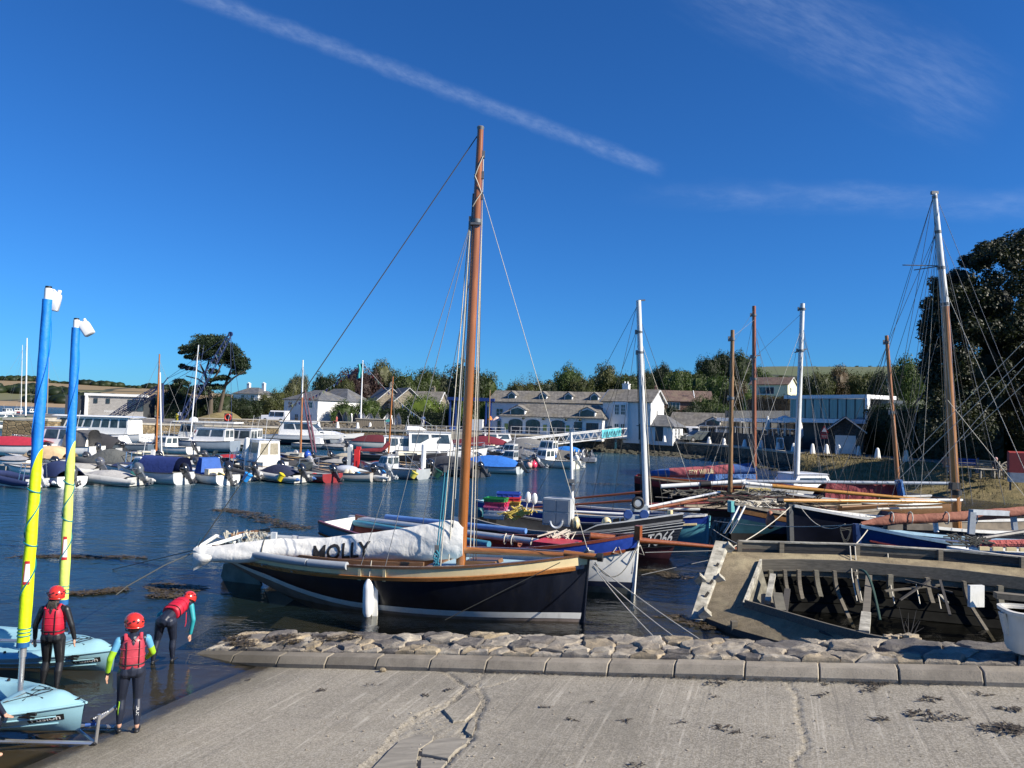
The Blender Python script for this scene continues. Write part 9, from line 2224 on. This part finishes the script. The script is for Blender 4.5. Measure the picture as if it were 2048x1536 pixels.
#sailing kayaks
kaym=M('aqua_polyethylene',(.27,.48,.55),.42,var=.10,scale=2.5,bump=.06,bscale=60,coat=.1)
mastal=M('mast_aluminium',(.60,.60,.60),.3,.8,var=.08,bump=.0)
sail_b=cloth('blue_sail_cloth',(.006,.19,.66),.55,.10,5);sail_y=cloth('neon_yellow_sail_cloth',(.62,.80,.005),.5,.10,5);sail_y2=cloth('pale_yellow_sail_cloth',(.60,.72,.14),.5,.10,5)
def kayak(label,tip,yaw,zb,B,mast_foot,mast_top,y0,y1,yb,ymat,lab2,lean):
 L=3.7;c=Vector((tip[0],tip[1],zb))-Vector((cos(yaw),sin(yaw),0))*L/2
 root=thing('sailing_kayak',label,'kayak',tuple(c),yaw,'sit on top sailing kayaks')
 h=Hull(L,B,(.41,.37,.44),(.10,0,.10),.72,2.0,2.0,1.0,.05,.45)
 mb=MB();h.strip(mb,0,1,36,9);h.transom(mb,0,1,6);mb.build('hull',kaym,root,smooth=55)
 mb=MB()
 for s0 in(.42,.72):
  for sd in(1,-1):mb.tube([h.pt(t,s0+.08*sin(t*4),sd,.004)for t in[i/30 for i in range(29)]],.012,6)
 mb.build('moulded_ridge',kaym,root)
 def dk(u,v):
  t=lerp(0,.995,u);a=v*2-1;hb=h.hb(t)+.012
  cr=.02+.13*sstep(.62,.80,t)*(1-sstep(.9,1.0,t))+.05*(1-sstep(.0,.25,t))
  z=h.sz(t)+cr*(1-a*a)
  rec=sstep(.10,.16,t)*(1-sstep(.70,.76,t))*(1-sstep(.50,.70,abs(a)))
  well=.5*sstep(.74,.77,t)*(1-sstep(.82,.90,t))*(1-sstep(.25,.5,abs(a)))
  z-=.21*rec+.05*well
  z+=.035*sstep(.62,.74,abs(a))*(1-sstep(.9,1,abs(a)))*sstep(.05,.15,t)*(1-sstep(.72,.9,t))
  return Vector((h.pt(t,1,1).x,a*hb,z))
 MB().grid(dk,70,30).build('deck',kaym,root,smooth=60)
 MB().tube([h.pt(t,1,sd,.008)for sd in(1,)for t in[i/30 for i in range(31)]],.016,7).tube([h.pt(t,1,-1,.008)for t in[i/30 for i in range(31)]],.016,7).build('gunwale',kaym,root)
 D=lambda t,a:dk(t/.995,(a+1)/2)+Vector((0,0,.008))
 for s in(1,-1):
  MB().tube([D(.775,s*.62),D(.885,s*.05)],.006,5).tube([D(.775,s*.62),D(.80,s*.1),D(.885,s*.55)],.006,5).tube([D(.83,s*.60),D(.83,s*.02)],.006,5).build('bungee',blackp,root)
  q=h.pt(.865,.90,s,.012)
  hd_=MB().beam(q+Vector((-.13,0,.02)),q+Vector((.13,0,.02)),.03,.035).beam(q+Vector((-.12,s*.012,-.02)),q+Vector((.12,s*.012,-.02)),.02,.02)
  hd_.build('carry_handle',blackp,root)
  for t_ in(.60,.66):MB().lathe([(.022,0),(.018,.025),(.004,.03)],D(t_,s*.80),10).build('cleat',blackp,root)
  MB().beam(D(.58,s*.5)+Vector((0,0,.02)),D(.70,s*.42)+Vector((0,0,.03)),.07,.03).build('footrest',blackp,root)
 MB().tube([h.pt(1,1,1)+Vector((-.16,.05,.02)),h.pt(1,1,1)+Vector((-.08,.0,.05)),h.pt(1,1,1)+Vector((-.16,-.05,.02))],.012,6).build('bow_toggle',blackp,root)
 def tf(u,v):return h.pt(.905+u*.0235,.61+v*.21+.012,-1,.0075)
 MB().loft([[h.pt(lerp(.857,.953,i/8),.50,-1,.0045)for i in range(9)],[h.pt(lerp(.857,.953,i/8),.74,-1,.0045)for i in range(9)]],False,False).build('label_plate',blackp,root)
 text_mesh('Fusion',1.3,tf,'label_lettering',gel,root,bold=.02,sub=1)
 f,t=P(*mast_foot),P(*mast_top);f.z=max(f.z,zb+.1);n=(t-f).normalized()
 at=lambda y:f.lerp(t,(mast_foot[1]-y)/(mast_foot[1]-mast_top[1]))
 MB().tube([f-n*.05,at(y0)+n*.1],.034,12).tube([at(y0+30),at(y0+12)],.044,12).build('mast',mastal,root,True)
 MB().lathe([(.09,0),(.085,.05),(.05,.07)],f,12).build('mast_step',blackp,root,True)
 R0=.078
 def sleeve(nm,a,b,m_,r0=None,n_=26):
  o=[]
  for i in range(n_+1):
   p=at(lerp(a,b,i/n_));r_=R0*(1-.18*(mast_foot[1]-lerp(a,b,i/n_))/800)
   ring=[]
   for k in range(14):
    th=2*pi*k/14;rr2=r_*(1+.07*noise.noise(Vector((p.z*3.5,th*.8,a*.01))))*(1-.12*max(0,cos(th-p.z*1.2)))
    ring.append(p+Vector((cos(th)*rr2,sin(th)*rr2,0)))
   o.append(ring)
  return MB().loft(o).build(nm,m_,root,True,smooth=50)
 def slant(nm,ya,yb_,m_,cut0,cut1,n_=30):
  o=[]
  for i in range(n_+1):
   ring=[]
   for k in range(18):
    th=2*pi*k/18;c0=ya+cut0*(.5+.5*cos(th));c1=yb_+cut1*(.5+.5*cos(th));y=lerp(c0,c1,i/n_);p=at(y)
    r_=R0*(1-.16*(mast_foot[1]-y)/800)*(1+.09*noise.noise(Vector((p.z*3.5,th*.8,2)))+.05*sin(3*th+p.z*5)*noise.noise(Vector((p.z*1.3,7,1))))*(1-.10*max(0,cos(th-p.z*1.2)))
    ring.append(p+Vector((cos(th)*r_,sin(th)*r_,0)))
   o.append(ring)
  MB().loft(o).build(nm,m_,root,True,smooth=50)
 slant('sail_roll_yellow',y0,y1+30,ymat,0,-70);slant('sail_roll_blue',y1+31,yb,sail_b,-70,0,34)
 slant('sail_foot',y0+10,y0,M('blue_webbing',(.01,.10,.28),.6),0,0,4)
 tealw=M('teal_webbing',(.0,.16,.22),.6,bump=0)
 for y in(y0-10,y0-17,y0-24):MB().tube([at(y-2)+Vector((cos(a)*R0*1.0,sin(a)*R0*1.0,0))for a in[2*pi*k/16 for k in range(17)]],.008,5).build('foot_band',tealw,root,True)
 N=60;MB().tube([at(lerp(y0-30,y1+20,i/N))+Vector((cos(6.5*i/N*2.2+1)*R0*1.0,sin(6.5*i/N*2.2+1)*R0*1.0,0))for i in range(N+1)],.009,5).build('furling_line',tealw,root,True)
 for y in((y1+y0)/2-20,y1+45):MB().tube([at(y+5*cos(a))+Vector((cos(a)*R0*1.01,sin(a)*R0*1.01,0))for a in[2*pi*k/16 for k in range(17)]],.010,5).build('tie_band',tealw,root,True)
 N=40;MB().tube([at(lerp(y1,yb+40,i/N))+Vector((cos(5*i/N+2.5)*R0*.93,sin(5*i/N+2.5)*R0*.93,0))for i in range(N+1)],.006,5).build('cloth_edge',sail_b,root,True)
 MB().tube([at(yb),t],.05,10).build('mast_tip',gel,root,True);MB().tube([t,t+n*.03],.042,10).build('tip_cap',blackp,root,True)
 yy=lab2;w=R0*1.0
 for nm,m_,k0,da,dz0,dz1 in(('logo_red',M('logo_red',(.50,.02,.03),.5,bump=0),1.012,1.15,0,1),('logo_white',gel,1.03,.9,.12,.88)):
  rg=[]
  for v in(0,.25,.5,.75,1):rg.append([at(yy-46*lerp(dz0,dz1,v))+Vector((cos(a)*w*k0,sin(a)*w*k0,0))for a in[-pi/2+.35-da*(.55 if nm=='logo_red' else .45)*(1-.35*v)+da*(1-.35*v)*k/6 for k in range(7)]])
  MB().loft(rg,False,False).build(nm,m_,root,True)
 return root,at,t
k1=kayak('pale aqua sailing kayak on the trolley, its mast rolled in neon yellow and blue',(-5.33,9.66),rad(-7),.07,1.45,(38,1410,10.05),(97,577,10.3),1288,945,600,sail_y,1175,0)
k2=kayak('pale aqua sailing kayak afloat behind, its mast rolled in paler yellow and blue',(-6.28,12.25),rad(-10),-.08,1.5,(124,1262,12.5),(153,640,12.7),1200,925,656,sail_y2,1122,0)
MB().tube([P(0,1281,12.3),P(110,1284,12.2)],.028,10).build('boom',mastal,k2[0],True)
def jerry(label,px,py,d,ry,rx,s=1.0):
 p=P(px,py,d);rt=thing('plastic_jerrycan',label,'jerrycan',mat=Matrix.Translation(p)@Matrix.Rotation(ry,4,'Y')@Matrix.Rotation(rx,4,'Z')@Matrix.Scale(s,4))
 m_=M('milky_plastic',(.72,.73,.74),.4,var=.05,bump=0)
 sec=lambda w,d_,z:[Vector((w*(abs(cos(t))**.5)*(1 if cos(t)>0 else-1),d_*(abs(sin(t))**.5)*(1 if sin(t)>0 else-1),z))for t in[2*pi*k/20 for k in range(20)]]
 b=MB().loft([sec(.08,.055,-.15),sec(.098,.07,-.135),sec(.1,.072,.06),sec(.092,.066,.10),sec(.06,.05,.125),sec(.03,.03,.13)]).build('can_body',m_,rt,smooth=50)
 MB().lathe([(.026,.12),(.028,.16),(.024,.17)],(.055,0,0),12).build('cap',m_,b);MB().tube([(-.075,0,.09),(-.07,0,.145),(-.02,0,.155),(.02,0,.125)],.014,7).build('handle',m_,b)
jerry('upright white jerrycan tied to the head of the nearer kayak mast',106,601,10.42,.18,.3,.95)
jerry('tilted white jerrycan tied to the head of the farther kayak mast',172,656,12.75,-.6,.2,.9)
tr=thing('launch_trolley','aluminium launching trolley under the nearer kayak','trolley',tuple(P(100,1486,9.7)))
g0,g1=G(-160,1478,.04),G(191,1487,.04)
for off in(0,.5):MB().tube([g0+Vector((0,off,.0)),g1+Vector((0,off,0))],.028,8).build('rail',mastal,tr,True)
MB().tube([g1,g1+Vector((.03,0,.36))],.022,8).tube([g1+Vector((.03,0,.3)),g1+Vector((.03,.5,.3))],.022,8).tube([g1,g1+Vector((-.4,.2,.12))],.02,7).build('bow_post',mastal,tr,True)
MB().tube([P(181,1440,9.75),P(222,1420,9.9)],.018,8).build('handle',blackp,tr,True)
MB().lathe([(.03,-.02),(.03,.02)],g1+Vector((0,-.04,0)),10,(0,1,0)).build('end_cap',blackp,tr,True)
MB().tube([P(170,1450,9.6),P(190,1448,9.65),P(186,1440,9.8)],.02,6).build('strap',M('blue_strap',(.02,.08,.30),.7),tr,True)
mb=MB();
for k in range(9):mb.ell(P(188+k*3.4,1437-k*1.7,9.72),(.012,.012,.012),6,4)
mb.build('lashing_beads',gel,tr,True)
#small foreground things
tq=P(2060,1300,9.45);tub=thing('plastic_tub','white plastic tub with a rolled rim standing on the stones at the right edge','tub',(tq.x+.12,tq.y+.1,tq.z-.05),rad(-12))
sec=lambda w,d_,z:[Vector((w*(abs(cos(t))**.55)*(1 if cos(t)>0 else-1),d_*(abs(sin(t))**.55)*(1 if sin(t)>0 else-1),z))for t in[2*pi*k/28 for k in range(28)]]
MB().loft([sec(.27,.22,0),sec(.29,.24,.04),sec(.33,.27,.50),sec(.31,.25,.50),sec(.26,.21,.06)]).build('tub_body',M('worn_white_plastic',(.62,.60,.54),.6,var=.1,dirt=.25),tub,smooth=45)
MB().loft([sec(.325,.265,.47),sec(.365,.305,.475),sec(.37,.31,.52),sec(.325,.265,.525),sec(.325,.265,.47)]).build('rim',MATS['worn_white_plastic'],tub,smooth=45)
MB().prism([(-.34,-.05,.46),(-.34,.05,.46),(-.28,.05,.2),(-.28,-.05,.2)],(-.05,0,0)).build('lug',MATS['worn_white_plastic'],tub)
weedm=M('bladder_wrack',(.075,.056,.028),.45,var=.6,scale=20,bump=.2)
weedd=M('dry_wrack',(.060,.047,.034),.8,var=.5,scale=20,bump=.2)
def weed(name,spots,zf,m_,seed,size=.1,up=.03):
 rr=random.Random(seed);V,F=[],[]
 for c,rx,ry,n,rot in spots:
  for k in range(n):
   a,r=rr.random()*6.28,sqrt(rr.random());x,y=cos(a)*r*rx,sin(a)*r*ry
   p=Vector((c[0]+x*cos(rot)-y*sin(rot),c[1]+x*sin(rot)+y*cos(rot),0));p.z=zf(p.x,p.y)+rr.random()*up
   d=rr.random()*6.28;L=size*rr.uniform(.5,1.6);w=L*rr.uniform(.08,.2)
   dv=Vector((cos(d),sin(d),rr.uniform(-.05,.08)));sv=Vector((-sin(d),cos(d),rr.uniform(-.4,.4)))
   o=len(V);bend=Vector((-sin(d),cos(d),0))*L*rr.uniform(-.3,.3)
   V+=[p-sv*w,p+sv*w,p+dv*L*.5+bend+sv*w*.8,p+dv*L*.5+bend-sv*w*.8,p+dv*L+sv*w*.2,p+dv*L-sv*w*.2]
   F+=[[o,o+1,o+2,o+3],[o+3,o+2,o+4,o+5]]
 me=bpy.data.meshes.new(name);me.from_pydata([tuple(v)for v in V],[],F);me.materials.append(m_);me.update()
 ob=bpy.data.objects.new(name,me);COL.objects.link(ob);return tag(ob,kind='stuff')
gs_=lambda px,py:tuple(G(px,py,0))[:2]
W0=lambda x,y:.008
def along(pts,n,r,cnt,sq=.35):
 out=[]
 for(a,b),(c,d)in zip(pts,pts[1:]):
  for k in range(n):
   t=k/n;q=gs_(lerp(a,c,t),lerp(b,d,t));out.append((q,r*RND.uniform(.5,1.3),r*sq*RND.uniform(.5,1.4),cnt,RND.uniform(-.3,.3)))
 return out
weed('floating_wrack',along([(445,1020),(490,1026),(540,1044),(610,1060)],6,.8,70)+along([(60,1114),(140,1114),(290,1116)],7,.6,45,.2)+along([(150,1188),(200,1186),(250,1178)],5,.28,90,.4)+[(gs_(352,1178),.62,.35,500,0),(gs_(345,1193),.5,.16,420,.1),(gs_(325,1170),.3,.12,90,0)]+along([(1300,1142),(1380,1160)],4,.4,60,.3)+along([(1180,966),(1260,972)],4,1.6,60,.3)+along([(1345,1235),(1440,1262)],4,.3,60,.4),W0,weedm,3,.14,.03)
sl_=lambda px,py:tuple(slip_pt(px,py))[:2]
SLZ=lambda x,y:slipz(x,y)+.006
sp=[]
for px,py,r,n in((1700,1362,.10,40),(1730,1366,.12,60),(1765,1368,.10,40),(1745,1376,.07,20),(1860,1400,.10,45),(1845,1428,.12,60),(1865,1440,.07,24),(1905,1436,.12,36),(2000,1455,.16,110),(2035,1462,.16,110),(2020,1418,.10,40),(1760,1440,.06,24),(1738,1382,.06,20),(1432,1368,.10,30),(1430,1395,.03,8),(1640,1390,.07,14),(1440,1456,.09,20),(1476,1466,.05,14),(1530,1472,.10,10),(1140,1440,.06,14),(1250,1443,.06,14),(1355,1446,.08,10),(1960,1390,.08,20),(1180,1405,.05,9),(1272,1532,.06,14),(645,1381,.04,12),(848,1391,.06,10),(895,1380,.06,10),(745,1372,.07,8),(1090,1415,.05,8),(500,1360,.05,8),(1830,1365,.07,18),(1650,1369,.06,14)):
 sp.append((sl_(px,py),r*1.5,r*.8,n,RND.uniform(-.5,.2)))
weed('dried_wrack',sp,SLZ,weedd,5,.055,.012)
wt=lambda x,y:wall_top((Vector((x,y,0))-K0).dot(KD))+.05
ws=[]
for u,v,r,n in((-1.2,.6,.25,160),(-.6,.95,.3,200),(-.2,.7,.2,110),(.3,.9,.2,80),(.75,1.0,.22,120),(-1.5,.9,.25,160),(-.9,.45,.2,80)):
 q=K0+KD*u+KN*v;ws.append(((q.x,q.y),r,r*.6,n,0))
weed('wall_wrack',ws,wt,weedm,7,.07,.04)
kbz=lambda x,y:slipz(x,y)+.012
weed('kerb_foot_weed',[((lambda q:(q.x,q.y))(K0+KD*u-KN*.02),.16,.02,26,-KA)for u in[3.5+.22*k for k in range(30)]],kbz,weedd,9,.03,.03)
def pebble():
 rr=random.Random(19);mb=MB()
 for _ in range(260):
  px,py=rr.uniform(560,2040),rr.uniform(1345,1534);p=slip_pt(px,py);s=rr.uniform(.004,.013);mb.ell(p+Vector((0,0,s*.4)),(s*1.3,s,s*.7),6,4)
 for c in CRACKS[:4]:
  for(a,b),(a2,b2)in zip(c,c[1:]):
   for k in range(3):
    t=rr.random();p=slip_pt(lerp(a,a2,t)+rr.gauss(0,7),lerp(b,b2,t)+rr.gauss(0,3));s=rr.uniform(.003,.012);mb.ell(p+Vector((0,0,s*.3)),(s*1.3,s,s*.7),6,4)
 tag(mb.build('loose_grit',ST[0],smooth=20),kind='stuff')
pebble()
o=MB().ell(slip_pt(765,1343)+Vector((0,0,.025)),(.06,.045,.035),8,5).build('loose_stone',ST[1],smooth=20);tag(o,'single loose stone lying on the slip below the kerb','stone')
tg=P(1815,1282,11.5);mb=MB()
for a,b,c in((-.12,.5,.1),(.02,.42,-.1),(.14,.46,.2),(.2,.3,.3)):mb.tube([tg,tg+Vector((a*.5,0,b*.4)),tg+Vector((a,.02,b))],[.012,.008,.003],5).tube([tg+Vector((a*.5,0,b*.4)),tg+Vector((a*.5+c*.5,0,b*.7))],[.006,.002],4)
o=mb.build('dead_twigs',MATS['dark_wet_timber']);tag(o,'dead twigs sticking up from rubble beside the wreck','twigs')
rr=random.Random(33);mb=MB()
for k in range(46):
 q=P(rr.uniform(1765,1835),rr.uniform(1272,1295),11.6+rr.uniform(-.3,.3));mb.box(q,(rr.uniform(.05,.22),rr.uniform(.04,.12),rr.uniform(.03,.08)),Matrix.Rotation(rr.random()*3,3,'Z')@Matrix.Rotation(rr.uniform(-.4,.4),3,'X'))
tag(mb.build('wall_rubble',ST[1],smooth=15),kind='stuff')
